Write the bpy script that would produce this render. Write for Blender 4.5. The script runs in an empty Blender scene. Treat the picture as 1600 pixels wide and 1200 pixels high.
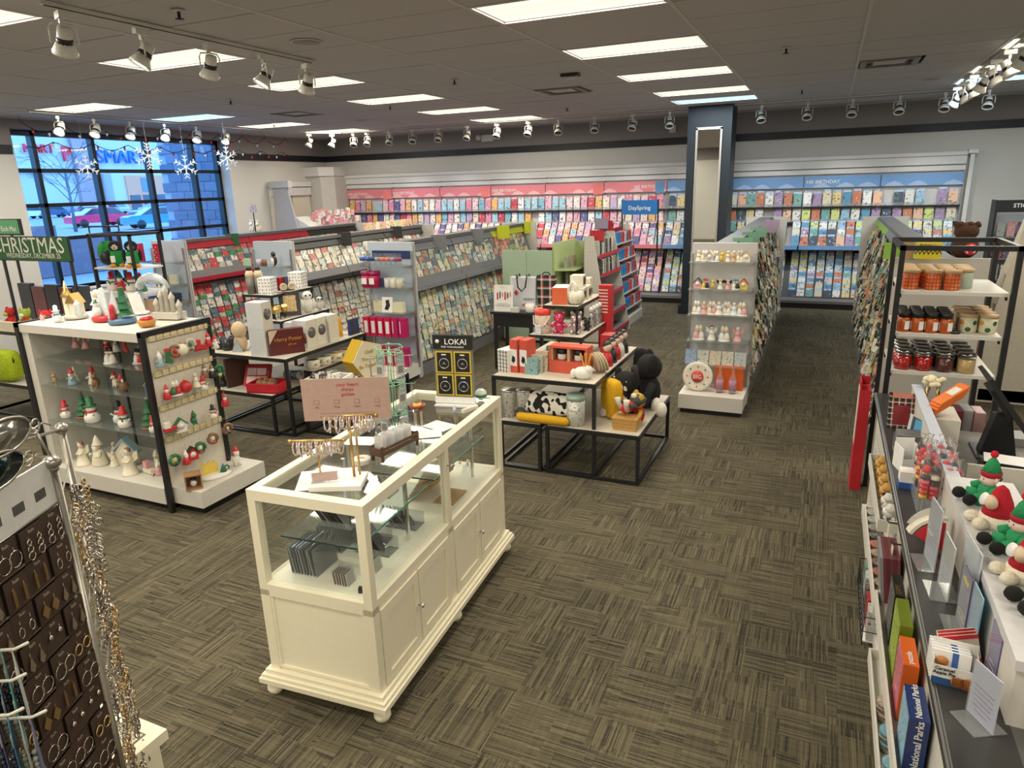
import bpy, math, random
from mathutils import Matrix, Vector
rnd = random.Random(7)
S = bpy.context.scene
COL = S.collection
PI = math.pi
# ---------------------------------------------------------------- camera, world, sun, exposure
yaw, pit, rol = -0.4266, 0.2806, -0.0300
cy, sy, cp, sp = math.cos(yaw), math.sin(yaw), math.cos(pit), math.sin(pit)
fw = Vector((sy*cp, cy*cp, -sp)); rt = Vector((cy, -sy, 0)); up = rt.cross(fw)
r2 = math.cos(rol)*rt + math.sin(rol)*up; u2 = -math.sin(rol)*rt + math.cos(rol)*up
cam = bpy.data.objects.new('camera', bpy.data.cameras.new('camera')); COL.objects.link(cam)
m = Matrix.Identity(4)
for i in range(3):
    m[i][0], m[i][1], m[i][2] = r2[i], u2[i], -fw[i]
m[0][3], m[1][3], m[2][3] = 0, 0, 2.33
cam.matrix_world = m
cam.data.lens = 1077/1600*36; cam.data.sensor_width = 36; cam.data.clip_start = .05; cam.data.clip_end = 600
S.camera = cam
S.view_settings.view_transform = 'Standard'; S.view_settings.look = 'None'
S.view_settings.gamma = 1; S.view_settings.use_curve_mapping = False
S.view_settings.exposure = 0.15
W = bpy.data.worlds.new('sky'); S.world = W; W.use_nodes = True
wn = W.node_tree.nodes; bg = wn['Background']
bg.inputs['Color'].default_value = (.17, .46, 1.0, 1); bg.inputs['Strength'].default_value = 5.8
PANEL = 36.0        # watts of the tubes in each ceiling light
# ---------------------------------------------------------------- materials
MC = {}
def nt(name):
    m = bpy.data.materials.new(name); m.use_nodes = True
    return m, m.node_tree.nodes, m.node_tree.links, m.node_tree.nodes['Principled BSDF']
def P(c, r=.55, metal=0, var=.10, sc=30, bump=0, emit=0, name=None):
    """plain procedural material: colour with a faint noise variation"""
    k = (tuple(c), r, metal, var, sc, bump, emit)
    if k in MC: return MC[k]
    m, n, l, b = nt(name or 'mat_%d' % len(MC))
    b.inputs['Roughness'].default_value = r; b.inputs['Metallic'].default_value = metal
    geo = n.new('ShaderNodeTexCoord'); no = n.new('ShaderNodeTexNoise'); no.inputs['Scale'].default_value = sc
    no.inputs['Detail'].default_value = 2
    l.new(geo.outputs['Object'], no.inputs['Vector'])
    mx = n.new('ShaderNodeMix'); mx.data_type = 'RGBA'
    l.new(no.outputs['Fac'], mx.inputs[0])
    mx.inputs[6].default_value = (*[max(0, v*(1-var)) for v in c], 1)
    mx.inputs[7].default_value = (*[min(1, v*(1+var)) for v in c], 1)
    l.new(mx.outputs[2], b.inputs['Base Color'])
    if bump:
        bp = n.new('ShaderNodeBump'); bp.inputs['Strength'].default_value = bump; bp.inputs['Distance'].default_value = .01
        l.new(no.outputs['Fac'], bp.inputs['Height']); l.new(bp.outputs[0], b.inputs['Normal'])
    if emit:
        l.new(mx.outputs[2], b.inputs['Emission Color']); b.inputs['Emission Strength'].default_value = emit
    MC[k] = m
    return m
def glassmat(name, tint=(.93, .97, .96), refl=1.0, haze=0.0):
    m, n, l, b = nt(name)
    tr = n.new('ShaderNodeBsdfTransparent'); tr.inputs[0].default_value = (*tint, 1)
    gl = n.new('ShaderNodeBsdfGlossy'); gl.inputs['Roughness'].default_value = .03
    g = n.new('ShaderNodeNewGeometry'); dt = n.new('ShaderNodeVectorMath'); dt.operation = 'DOT_PRODUCT'
    l.new(g.outputs['Normal'], dt.inputs[0]); l.new(g.outputs['Incoming'], dt.inputs[1])
    def ma(op, a, b_):
        q = n.new('ShaderNodeMath'); q.operation = op; q.use_clamp = op == 'SUBTRACT'
        for i, v in enumerate((a, b_)):
            if isinstance(v, float): q.inputs[i].default_value = v
            else: l.new(v, q.inputs[i])
        return q.outputs[0]
    f = ma('POWER', ma('SUBTRACT', 1.0, ma('ABSOLUTE', dt.outputs['Value'], 0.0)), 5.0)   # Schlick, same on both faces
    fr = ma('ADD', ma('MULTIPLY', f, .9), .035)
    mu = n.new('ShaderNodeMath'); mu.operation = 'MULTIPLY'; mu.inputs[1].default_value = refl
    ms = n.new('ShaderNodeMixShader'); l.new(fr, mu.inputs[0]); l.new(mu.outputs[0], ms.inputs[0])
    l.new(tr.outputs[0], ms.inputs[1]); l.new(gl.outputs[0], ms.inputs[2])
    out = n['Material Output']
    if haze:
        df = n.new('ShaderNodeBsdfDiffuse'); df.inputs[0].default_value = (.85, .88, .9, 1)
        m2 = n.new('ShaderNodeMixShader'); m2.inputs[0].default_value = haze
        l.new(ms.outputs[0], m2.inputs[1]); l.new(df.outputs[0], m2.inputs[2]); l.new(m2.outputs[0], out.inputs[0])
    else: l.new(ms.outputs[0], out.inputs[0])
    return m
GLASS = glassmat('clear_glass', (.975, .985, .98)); SHELFGLASS = glassmat('shelf_glass', (.90, .95, .94), 1.2, .04)
PLASTIC = glassmat('clear_plastic', (.90, .92, .94), 1.4, .12)
CELLO = glassmat('cellophane', (.93, .93, .95), 1.6, .16)
def printmat(name, use_obj, scale=22, thr=.56):
    """printed card: own colour plus procedural print"""
    m, n, l, b = nt(name); b.inputs['Roughness'].default_value = .45
    if use_obj: s = n.new('ShaderNodeObjectInfo').outputs['Color']
    else:
        a = n.new('ShaderNodeAttribute'); a.attribute_name = 'Col'; s = a.outputs['Color']
    g = n.new('ShaderNodeNewGeometry')
    no = n.new('ShaderNodeTexNoise'); no.inputs['Scale'].default_value = scale; no.inputs['Detail'].default_value = 1.5
    n2 = n.new('ShaderNodeTexNoise'); n2.inputs['Scale'].default_value = scale*.45; n2.inputs['Detail'].default_value = 0
    l.new(g.outputs['Position'], no.inputs['Vector']); l.new(g.outputs['Position'], n2.inputs['Vector'])
    rp = n.new('ShaderNodeValToRGB'); rp.color_ramp.interpolation = 'CONSTANT'
    e = rp.color_ramp.elements; e[0].color = (.03, .05, .10, 1); e[1].position = .44; e[1].color = (.65, .12, .12, 1)
    for p_, c_ in ((.47, (.75, .45, .10, 1)), (.5, (.85, .82, .75, 1)), (.54, (.12, .35, .40, 1)), (.57, (.25, .12, .3, 1)), (.6, (.1, .3, .12, 1))):
        q = e.new(p_); q.color = c_
    l.new(n2.outputs['Fac'], rp.inputs[0])
    gt = n.new('ShaderNodeMath'); gt.operation = 'GREATER_THAN'; gt.inputs[1].default_value = thr; l.new(no.outputs['Fac'], gt.inputs[0])
    mf = n.new('ShaderNodeMath'); mf.operation = 'MULTIPLY'; mf.inputs[1].default_value = .75; l.new(gt.outputs[0], mf.inputs[0])
    mx = n.new('ShaderNodeMix'); mx.data_type = 'RGBA'; l.new(mf.outputs[0], mx.inputs[0])
    l.new(s, mx.inputs[6]); l.new(rp.outputs[0], mx.inputs[7]); l.new(mx.outputs[2], b.inputs['Base Color'])
    return m
CARD = printmat('greeting_card_print', True, 20, .58); CARDS = printmat('greeting_card_print_many', False, 26, .57)
PRINT = printmat('package_print', True, 60, .6)
WHITE = P((.78, .77, .74), .5); LAM = P((.66, .64, .60), .5, 0, .08, 60); BLACK = P((.012, .012, .014), .4); CREAM = P((.86, .81, .64), .4, 0, .03)
CHROME = P((.75, .75, .76), .22, 1); STEEL = P((.55, .55, .55), .35, 1); GOLD = P((.62, .42, .16), .35, 1); PEWTER = P((.42, .40, .36), .35, 1)
RED = P((.55, .02, .035), .5); DGREEN = P((.015, .10, .04), .6); ORANGE = P((.80, .16, .02), .5); PAPER = P((.80, .80, .80), .6); SKIN = P((.75, .50, .38), .6)
# ---------------------------------------------------------------- mesh builder
class B:
    def __init__(s): s.v = []; s.f = []; s.m = []; s.mats = []; s.sm = []; s.T = None; s.cols = []; s.c = None
    def at(s, x=0, y=0, z=0, rz=0, rx=0, ry=0, k=1):
        s.T = Matrix.Translation((x, y, z)) @ Matrix.Rotation(rz, 4, 'Z') @ Matrix.Rotation(ry, 4, 'Y') @ Matrix.Rotation(rx, 4, 'X') @ Matrix.Scale(k, 4)
        return s
    def _add(s, vs, fs, mat, smooth=False):
        if mat not in s.mats: s.mats.append(mat)
        k = len(s.v); i = s.mats.index(mat)
        if s.T is not None: vs = [tuple(s.T @ Vector(p)) for p in vs]
        s.v += vs
        for f in fs: s.f.append(tuple(a+k for a in f)); s.m.append(i); s.sm.append(smooth); s.cols.append(s.c)
        return s
    def box(s, x0, y0, z0, x1, y1, z1, mat):
        v = [(x0,y0,z0),(x1,y0,z0),(x1,y1,z0),(x0,y1,z0),(x0,y0,z1),(x1,y0,z1),(x1,y1,z1),(x0,y1,z1)]
        return s._add(v, [(0,3,2,1),(4,5,6,7),(0,1,5,4),(1,2,6,5),(2,3,7,6),(3,0,4,7)], mat)
    def cb(s, cx, cy_, cz, dx, dy, dz, mat):
        return s.box(cx-dx/2, cy_-dy/2, cz-dz/2, cx+dx/2, cy_+dy/2, cz+dz/2, mat)
    def prism(s, poly, a, b, mat, ax='y'):
        """poly in the two other axes; ax y: (x,z); ax x: (y,z); ax z: (x,y)"""
        n = len(poly)
        g = {'y': lambda p, t: (p[0], t, p[1]), 'x': lambda p, t: (t, p[0], p[1]), 'z': lambda p, t: (p[0], p[1], t)}[ax]
        v = [g(p, a) for p in poly]+[g(p, b) for p in poly]
        fs = [tuple(range(n)), tuple(range(2*n-1, n-1, -1))]+[(i, (i+1) % n+0, (i+1) % n+n, i+n) for i in range(n)]
        fs = [fs[0], fs[1]]+[(i, i+n, (i+1) % n+n, (i+1) % n) for i in range(n)]
        return s._add(v, fs, mat)
    def ring(s, rows, mat, smooth=True, cap=True, closed=False):
        n = len(rows[0]); v = [p for r in rows for p in r]; fs = []
        for j in range(len(rows)-1):
            for i in range(n):
                a = j*n+i; b = j*n+(i+1) % n
                fs.append((a, b, b+n, a+n))
        if cap and not closed:
            fs.append(tuple(range(n-1, -1, -1))); fs.append(tuple((len(rows)-1)*n+i for i in range(n)))
        if closed:
            q = (len(rows)-1)*n
            for i in range(n): fs.append((q+i, q+(i+1) % n, (i+1) % n, i))
        return s._add(v, fs, mat, smooth)
    def lathe(s, prof, x, y, z, mat, n=12, sx=1, sy=1, smooth=True):
        return s.ring([[(x+sx*r*math.cos(2*PI*i/n), y+sy*r*math.sin(2*PI*i/n), z+h) for i in range(n)] for r, h in prof], mat, smooth)
    def ball(s, x, y, z, rx, ry, rz, mat, n=10):
        k = max(4, n//2+1)
        rows = [[(x+rx*math.sin(t)*math.cos(2*PI*i/n), y+ry*math.sin(t)*math.sin(2*PI*i/n), z-rz*math.cos(t)) for i in range(n)] for t in [PI*(j+.18)/(k+.36-.0) for j in range(k+1)]]
        return s.ring(rows, mat)
    def tube(s, pts, r, mat, n=6, closed=False):
        pts = [Vector(p) for p in pts]; rows = []; N = len(pts)
        rr = r if isinstance(r, (list, tuple)) else [r]*N
        for i, p in enumerate(pts):
            if closed: d = pts[(i+1) % N]-pts[i-1]
            else: d = pts[min(i+1, N-1)]-pts[max(i-1, 0)]
            d.normalize(); a = Vector((0, 0, 1)) if abs(d.z) < .9 else Vector((1, 0, 0))
            u = d.cross(a).normalized(); w = d.cross(u)
            rows.append([tuple(p+rr[i]*(math.cos(2*PI*k/n)*u+math.sin(2*PI*k/n)*w)) for k in range(n)])
        return s.ring(rows, mat, n > 4, True, closed)
    def bar(s, p, q, w, mat):  # square bar
        return s.tube([p, q], w*.7071, mat, 4)
    def ob(s, name, parent=None, shared=None):
        me = bpy.data.meshes.new(name); me.from_pydata(s.v, [], s.f)
        for m_ in s.mats: me.materials.append(m_)
        me.polygons.foreach_set('material_index', s.m); me.polygons.foreach_set('use_smooth', s.sm)
        if any(c is not None for c in s.cols):
            at = me.color_attributes.new('Col', 'FLOAT_COLOR', 'CORNER'); L = []
            for f, c in zip(s.f, s.cols): L += list((*(c or (1, 1, 1)), 1))*len(f)
            at.data.foreach_set('color', L)
        me.update()
        o = bpy.data.objects.new(name, me); COL.objects.link(o)
        if parent: o.parent = parent
        return o
def tag(o, label=None, cat=None, group=None, kind=None):
    if label: o['label'] = label
    if cat: o['category'] = cat
    if group: o['group'] = group
    if kind: o['kind'] = kind
    return o
def E(name, x, y, z, rz, label, cat, group=None):
    o = bpy.data.objects.new(name, None); o.empty_display_size = .05; COL.objects.link(o)
    o.location = (x, y, z); o.rotation_euler = (0, 0, rz)
    return tag(o, label, cat, group)
KIDS = {}
def dup(o, parent=None, **k):
    c = o.copy(); COL.objects.link(c); c.parent = parent
    for ch in list(o.children): dup(ch, c)
    return c
def place(o, x, y, z, rz=None, label=None, group=None, k=None):
    o.location = (x, y, z)
    if rz is not None: o.rotation_euler = (0, 0, rz)
    if label: o['label'] = label
    if group: o['group'] = group
    if k: o.scale = (k, k, k)
    return o
def struct(b, name, parent=None):
    o = b.ob(name, parent)
    if not parent: o['kind'] = 'structure'
    return o
def ordn(i): return {1: 'first', 2: 'second', 3: 'third', 4: 'fourth', 5: 'fifth', 6: 'sixth', 7: 'seventh', 8: 'eighth', 9: 'ninth', 10: 'tenth'}.get(i, '%d%s' % (i, 'st' if i % 10 == 1 and i != 11 else 'nd' if i % 10 == 2 and i != 12 else 'rd' if i % 10 == 3 and i != 13 else 'th'))
def text(s, name, parent, x, y, z, rx, rz, size, mat, align='CENTER', ry=0, ext=.0006, font_scale=1, shear=0):
    cu = bpy.data.curves.new(name, 'FONT'); cu.body = s; cu.size = size; cu.align_x = align; cu.extrude = ext; cu.resolution_u = 2; cu.offset = 0 if 'M' in s else size*.008
    cu.shear = shear
    t = bpy.data.objects.new(name, cu); COL.objects.link(t)
    dg = bpy.context.evaluated_depsgraph_get(); dg.update()
    me = bpy.data.meshes.new_from_object(t.evaluated_get(dg)); bpy.data.objects.remove(t)
    me.materials.clear(); me.materials.append(mat)
    o = bpy.data.objects.new(name, me); COL.objects.link(o)
    if parent: o.parent = parent
    o.location = (x, y, z); o.rotation_euler = (Matrix.Rotation(rz, 4, 'Z') @ Matrix.Rotation(ry, 4, 'Y') @ Matrix.Rotation(rx, 4, 'X')).to_euler()
    o.scale = (font_scale, 1, 1)
    return o
COLN = {}
def cn(c):
    r, g, b = c; mx = max(c); mn = min(c)
    if mx < .12: return 'black' if mx < .06 else 'dark blue' if b == mx else 'dark'
    if mx-mn < .10*mx+.03: return 'white' if mx > .6 else 'grey'
    if r == mx:
        if b > .6*r and g > .5*r: return 'pale pink'
        if b > g*1.25: return 'pink'
        if g > .75*r: return 'cream' if b > .45 else 'yellow'
        if g > .42*r: return 'tan' if b > .25*r else 'orange'
        return 'red' if g < .25*r else 'coral'
    if g == mx: return 'green' if b < .8*g else 'teal'
    if r > .75*b and g < .8*b: return 'purple'
    return 'teal' if g > .85*b else 'light blue' if mx > .5 else 'blue'
# ---------------------------------------------------------------- room shell
XL, XR, YB, YF, HC = -11.26, 4.6, 14.24, -4.2, 3.51
def carpet():
    m, n, l, b = nt('carpet'); b.inputs['Roughness'].default_value = .95
    g = n.new('ShaderNodeNewGeometry')
    def vm(op, *a):
        v = n.new('ShaderNodeVectorMath'); v.operation = op
        for i, x in enumerate(a):
            if isinstance(x, tuple): v.inputs[i].default_value = x
            else: l.new(x, v.inputs[i])
        return v.outputs[0]
    def ma(op, *a):
        v = n.new('ShaderNodeMath'); v.operation = op
        for i, x in enumerate(a):
            if isinstance(x, (int, float)): v.inputs[i].default_value = x
            else: l.new(x, v.inputs[i])
        return v.outputs[0]
    pos = g.outputs['Position']
    cell = vm('FLOOR', vm('MULTIPLY', pos, (5.2, 5.2, 0)))
    wn_ = n.new('ShaderNodeTexWhiteNoise'); wn_.noise_dimensions = '3D'; l.new(cell, wn_.inputs['Vector'])
    def noise(vec, sc, d=1):
        q = n.new('ShaderNodeTexNoise'); q.inputs['Scale'].default_value = sc; q.inputs['Detail'].default_value = d
        l.new(vec, q.inputs['Vector']); return q.outputs['Fac']
    def lines(kx, ky):
        q = n.new('ShaderNodeTexWhiteNoise'); q.noise_dimensions = '2D'
        l.new(vm('FLOOR', vm('MULTIPLY', pos, (kx, ky, 0))), q.inputs['Vector']); return q.outputs['Value']
    a = ma('ADD', ma('MULTIPLY', lines(125, 4.3), .5), ma('MULTIPLY', lines(260, 8.1), .5))
    c = ma('ADD', ma('MULTIPLY', lines(4.3, 125), .5), ma('MULTIPLY', lines(8.1, 260), .5))
    sel2 = ma('GREATER_THAN', ma('ADD', ma('MULTIPLY', wn_.outputs['Value'], .5), ma('MULTIPLY', noise(pos, 2.2), .5)), .5)
    s1 = ma('ADD', ma('MULTIPLY', a, sel2), ma('MULTIPLY', c, ma('SUBTRACT', 1.0, sel2)))
    s = ma('ADD', ma('MULTIPLY', s1, .50), ma('MULTIPLY', ma('ADD', a, c), .14))
    f = ma('ADD', ma('MULTIPLY', s, .80), ma('MULTIPLY', noise(pos, 1.6, 2), .24))
    r = n.new('ShaderNodeValToRGB'); e = r.color_ramp.elements
    e[0].position = .20; e[0].color = (.016, .013, .008, 1); e[1].position = .80; e[1].color = (.20, .172, .105, 1)
    l.new(f, r.inputs[0]); l.new(r.outputs[0], b.inputs['Base Color'])
    bp = n.new('ShaderNodeBump'); bp.inputs['Strength'].default_value = .5; bp.inputs['Distance'].default_value = .004
    l.new(f, bp.inputs['Height']); l.new(bp.outputs[0], b.inputs['Normal'])
    return m
struct(B().box(XL-.3, YF, -.1, XR, YB, 0, carpet()), 'floor')
WLOW = P((.60, .59, .56), .8, 0, .03, 3); WUP = P((.25, .23, .225), .8, 0, .03, 3); STR = P((.008, .009, .012), .5)
WY0, WY1, WZ0, WZ1 = 6.95, 11.14, .9, 3.37
def wallpanel(b, x0, y0, x1, y1, z0, z1):
    for a, c, mt in ((z0, min(z1, 3.06), WLOW), (max(z0, 3.06), z1, WUP)):
        if c > a: b.box(x0, y0, a, x1, y1, c, mt)
b = B(); wallpanel(b, XL-.35, YB, XR, YB+.15, 0, HC+.1); struct(b, 'wall_back')
b = B()
wallpanel(b, XL-.35, YF, XL, WY0, 0, HC+.1); wallpanel(b, XL-.35, WY1, XL, YB, 0, HC+.1)
wallpanel(b, XL-.35, WY0, XL, WY1, 0, WZ0); wallpanel(b, XL-.35, WY0, XL, WY1, WZ1, HC+.1)
struct(b, 'wall_left')
b = B(); wallpanel(b, XR, YF, XR+.15, YB+.15, 0, HC+.1); struct(b, 'wall_right')
b = B(); wallpanel(b, XL-.35, YF-.15, XR+.15, YF, 0, HC+.1); struct(b, 'wall_front')
struct(B().box(XL, YB-.03, 2.995, XR, YB, 3.125, STR), 'trim_1')
struct(B().box(XL, YF, 2.995, XL+.03, WY0-.04, 3.125, STR).box(XL, WY1+.06, 2.995, XL+.03, YB-.03, 3.125, STR), 'trim_2')
struct(B().box(XL, YB-.02, 0, XR, YB, .11, P((.05, .05, .05))), 'baseboard_back')
struct(B().box(XL, WY1, 0, XL+.02, YB-.03, .11, P((.05, .05, .05))), 'baseboard_left')
# ceiling
TX, TY, OX, OY = 1.275, .614, -2.40, 4.70
LIGHTS = {(0, n) for n in (0, 3, 6, 9, 11)} | {(-3, n) for n in (-3, 0, 3, 6, 9, 12)} | {(-6, n) for n in (3, 6, 9, 12)} | {(3, n) for n in (2, 6, 9, 11)}
BACKL = {(k, n) for k in (0, -3, -6, 3) for n in (-13, -10, -7, -4)} - {(3, -4)}
BACKL |= {(-6, 0), (-6, -3), (3, -1)}; BACKL -= {(-6, -4)}
VENTS = {(-1, 7): 0, (-5, 7): 1, (2, 7): 0}   # half-cell vents: which half
TILE = P((.47, .455, .465), .95, 0, .08, 90, .3); BARM = P((.55, .53, .53), .8)
ceil = B().box(XL-.35, YF, HC+.10, XR+.15, YB+.15, HC+.2, TILE); ceil = struct(ceil, 'ceiling')
b = B()
k0, k1, n0, n1 = -7, 5, -15, 15
for k in range(k0, k1+2): b.cb(OX+k*TX, (YF+YB)/2, HC+.004, .028, YB-YF, .012, BARM)
for n in range(n0, n1+1):
    if YF < OY+n*TY < YB: b.cb((XL+XR)/2, OY+n*TY, HC+.014, XR-XL, .014, .012, P((.25, .24, .24), .8))
b.box(XL, YB-.03, HC-.005, XR, YB, HC+.02, BARM).box(XL, YF, HC-.005, XL+.03, YB, HC+.02, BARM)
b.ob('ceiling_grid', ceil)
tile = None; rest = B()
for k in range(k0, k1+1):
    for n in range(n0, n1+1):
        x, y = OX+k*TX, OY+n*TY
        if y+TY < YF+.05 or x+TX < XL or (k, n) in LIGHTS or (k, n) in BACKL or (k, n) in VENTS: 
            if (k, n) in VENTS: hx = x+(1-VENTS[(k, n)])*TX/2; B().box(hx+.012, y+.007, HC+.004, hx+TX/2-.012, y+TY-.007, HC+.02, TILE).ob('ceiling_tile', ceil)
            continue
        if n < -3 or (n < 3 and k > 3): rest.box(x+.012, y+.009, HC+.006, x+TX-.012, y+TY-.009, HC+.022, TILE); continue
        if tile is None:
            tile = B().box(.012, .007, 0, TX-.012, TY-.007, .016, TILE).ob('ceiling_tile', ceil)
            o = tile
        else: o = tile.copy(); COL.objects.link(o)
        o.location = (x, y, HC+.004+rnd.uniform(-.001, .003)); o.scale = (1, 1, 1)
        if x < XL: o.location.x = XL+.0; o.scale.x = (x+TX-XL)/TX
        if y+TY > YB: o.scale.y = (YB-y-.03)/TY
        if x+TX > XR: o.scale.x = (XR-x)/TX
rest.ob('ceiling_tile', ceil)['kind'] = 'stuff'
ceil.children[-1]['kind'] = 'stuff'
def diffuser(col):
    m, n, l, b_ = nt('light_diffuser'); b_.inputs['Base Color'].default_value = (.8, .8, .75, 1)
    g = n.new('ShaderNodeTexCoord'); w = n.new('ShaderNodeTexWave'); w.bands_direction = 'Y'; w.inputs['Scale'].default_value = .9; w.inputs['Distortion'].default_value = 0
    l.new(g.outputs['Generated'], w.inputs['Vector'])
    r = n.new('ShaderNodeMix'); r.data_type = 'RGBA'; l.new(w.outputs['Fac'], r.inputs[0])
    r.inputs[6].default_value = (*col, 1); r.inputs[7].default_value = (*[c*1.15 for c in col], 1)
    l.new(r.outputs[2], b_.inputs['Emission Color']); b_.inputs['Emission Strength'].default_value = 1.0; b_.inputs['Base Color'].default_value = (.3, .3, .28, 1)
    return m
WARM = diffuser((.90, .86, .66)); COOL = diffuser((.55, .85, .95))
def light(label, mt):
    t = E('ceiling_light', 0, 0, 0, 0, label, 'ceiling light', 'fluorescent ceiling panels')
    b = B()
    for a in ((0, 0, TX, .035), (0, TY-.035, TX, TY), (0, .035, .035, TY-.035), (TX-.035, .035, TX, TY-.035)): b.box(a[0]+.01, a[1]+.006, -.002, a[2]-.01, a[3]-.006, .05, BARM)
    b.ob('frame', t); B().box(.036, .036, .012, TX-.036, TY-.036, .03, mt).ob('diffuser', t)
    ld = bpy.data.lights.new('fluorescent_tubes', 'AREA'); ld.shape = 'RECTANGLE'; ld.size = TX-.08; ld.size_y = TY-.08; ld.energy = PANEL
    ld.color = (1, .90, .72) if mt is WARM else (.72, .88, 1)
    lo = bpy.data.objects.new('fluorescent_tubes', ld); COL.objects.link(lo); lo.parent = t; lo.location = (TX/2, TY/2, .008)
    return t
lw = light('', WARM); lc = light('', COOL); first = {0: True, 1: True}
cname = {0: 'row leading to the dark pillar', -3: 'middle row', -6: 'row nearest the window', 3: 'row over the checkout counter'}
for k, n in sorted(LIGHTS | BACKL):
    cool = (k, n) in ((0, 11), (3, 11), (-6, 6)); src = lc if cool else lw
    o = src if first[cool] else dup(src); first[cool] = False
    i = sorted(q for p_, q in LIGHTS | BACKL if p_ == k).index(n)
    tot = len([1 for p_, q in LIGHTS | BACKL if p_ == k])
    place(o, OX+k*TX, OY+n*TY, HC, 0, '%s fluorescent ceiling panel, %s from the back wall, %s' % ('cool bluish' if cool else 'warm glowing', ordn(tot-i), cname[k]))
VW = TX/2
def vent():
    t = E('ceiling_vent', 0, 0, 0, 0, '', 'vent', 'ceiling air vents')
    g = P((.22, .2, .18), .6)
    b = B()
    for a in ((.03, .02, VW-.03, .07), (.03, TY-.07, VW-.03, TY-.02), (.03, .07, .09, TY-.07), (VW-.09, .07, VW-.03, TY-.07)): b.box(a[0], a[1], -.01, a[2], a[3], .03, g)
    b.ob('frame', t)
    B().box(.02, .02, .03, VW-.02, TY-.02, .05, BLACK).ob('back_plate', t)
    for i in range(3):
        q = .16+i*.1; B().prism([(q, .0), (q+.012, -.002), (q+.06, .022), (q+.05, .026)], .14, VW-.14, P((.5, .48, .45), .4), 'x').ob('louver', t)
    B().box(.16, .18, .0, VW-.16, .43, .004, P((.35, .33, .31), .5)).ob('baffle_plate', t)
    return t
v0 = vent()
for i, (((k, n), _h), lb) in enumerate(zip(sorted(VENTS.items()), ('square ceiling air vent near the window', 'square ceiling air vent in the middle of the store', 'square ceiling air vent on the right near the track lights'))):
    place(v0 if i == 0 else dup(v0), OX+k*TX+VENTS[(k, n)]*TX/2, OY+n*TY, HC+.001, 0, lb)
# sprinklers, round speakers, sensor
def sprinkler():
    t = E('sprinkler', 0, 0, 0, 0, '', 'sprinkler', 'ceiling sprinkler heads')
    B().lathe([(.045, 0), (.045, -.006), (.012, -.010)], 0, 0, 0, BARM, 10).ob('escutcheon', t)
    B().lathe([(.010, -.01), (.010, -.05), (.03, -.052), (.03, -.056)], 0, 0, 0, BLACK, 8).ob('head', t)
    return t
s0 = sprinkler(); SPR = [(-4.06, 3.76), (-.50, 7.61), (-4.03, 7.53), (-.49, 11.28), (-4.0, 11.27), (-7.28, 7.38), (-6.04, 9.24), (-9.3, 10.4)]
SL = ['nearest the camera', 'over the aisle on the right', 'in the middle of the ceiling', 'in front of the back track lights', 'behind the middle vent', 'left of the near track light', 'beyond the middle lights', 'near the window']
for i, (x, y) in enumerate(SPR): place(s0 if i == 0 else dup(s0), x, y, HC, 0, 'small dark ceiling sprinkler head '+SL[i])
sp = None
for i, (x, y, lb) in enumerate(((-4.03, 5.0, 'near the track light rail'), (1.08, 11.2, 'beside the right track lights'), (-7.75, 10.9, 'towards the far left corner'))):
    if sp is None:
        sp = E('ceiling_speaker', 0, 0, 0, 0, '', 'speaker', 'round ceiling speakers')
        B().lathe([(.13, 0), (.13, -.006), (.12, -.010), (.115, -.006)], 0, 0, 0, BARM, 20).ob('rim', sp); B().lathe([(.114, -.004), (.114, -.007)], 0, 0, 0, P((.25, .24, .23)), 20).ob('grille', sp); o = sp
    else: o = dup(sp)
    place(o, x, y, HC, 0, 'round flush ceiling speaker '+lb)
t = E('smoke_detector', -2.78, 7.95, HC, 0, 'dark smoke detector box on the ceiling near the middle vent', 'smoke detector')
B().box(-.10, -.06, -.03, .10, .06, 0, BLACK).ob('housing', t); B().lathe([(.05, -.03), (.045, -.05)], 0, 0, 0, P((.5, .5, .48)), 12).ob('sensor', t)
# ---------------------------------------------------------------- track lights
LENS = P((1, .96, .88), .3, 0, 0, 1, 0, 14); CANM = P((.62, .61, .57), .4)
def spot(lit, tilt, turn):
    t = E('track_spotlight', 0, 0, 0, 0, '', 'spotlight')
    B().cb(0, 0, -.035, .035, .09, .035, CANM).cb(0, 0, -.065, .02, .02, .03, CANM).ob('adapter', t)
    def R(x, y, z):
        v = Matrix.Rotation(turn, 3, 'Z') @ Vector((x, y, z)); return (v.x, v.y, v.z)
    B().tube([R(0, 0, -.08), R(.055, 0, -.085), R(.068, 0, -.11), R(.068, 0, -.18)], .005, CANM, 5).tube([R(0, 0, -.08), R(-.055, 0, -.085), R(-.068, 0, -.11), R(-.068, 0, -.18)], .005, CANM, 5).ob('yoke', t)
    b = B(); b.T = Matrix.Translation((0, 0, -.17)) @ Matrix.Rotation(turn, 4, 'Z') @ Matrix.Rotation(tilt, 4, 'X')
    b.lathe([(.02, .08), (.035, .075), (.04, .02), (.042, -.005)], 0, 0, 0, CANM, 12).lathe([(.043, -.005), (.060, -.045), (.066, -.055), (.066, -.068), (.058, -.068), (.05, -.05)], 0, 0, 0, CANM, 14)
    b.lathe([(.041, .022), (.044, -.012)], 0, 0, 0, BLACK, 12).ob('lamp_can', t)
    b = B(); b.T = Matrix.Translation((0, 0, -.17)) @ Matrix.Rotation(turn, 4, 'Z') @ Matrix.Rotation(tilt, 4, 'X')
    b.lathe([(.052, -.052), (.052, -.056)], 0, 0, 0, LENS if lit else BLACK, 12).ob('lens', t)
    return t
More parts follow.
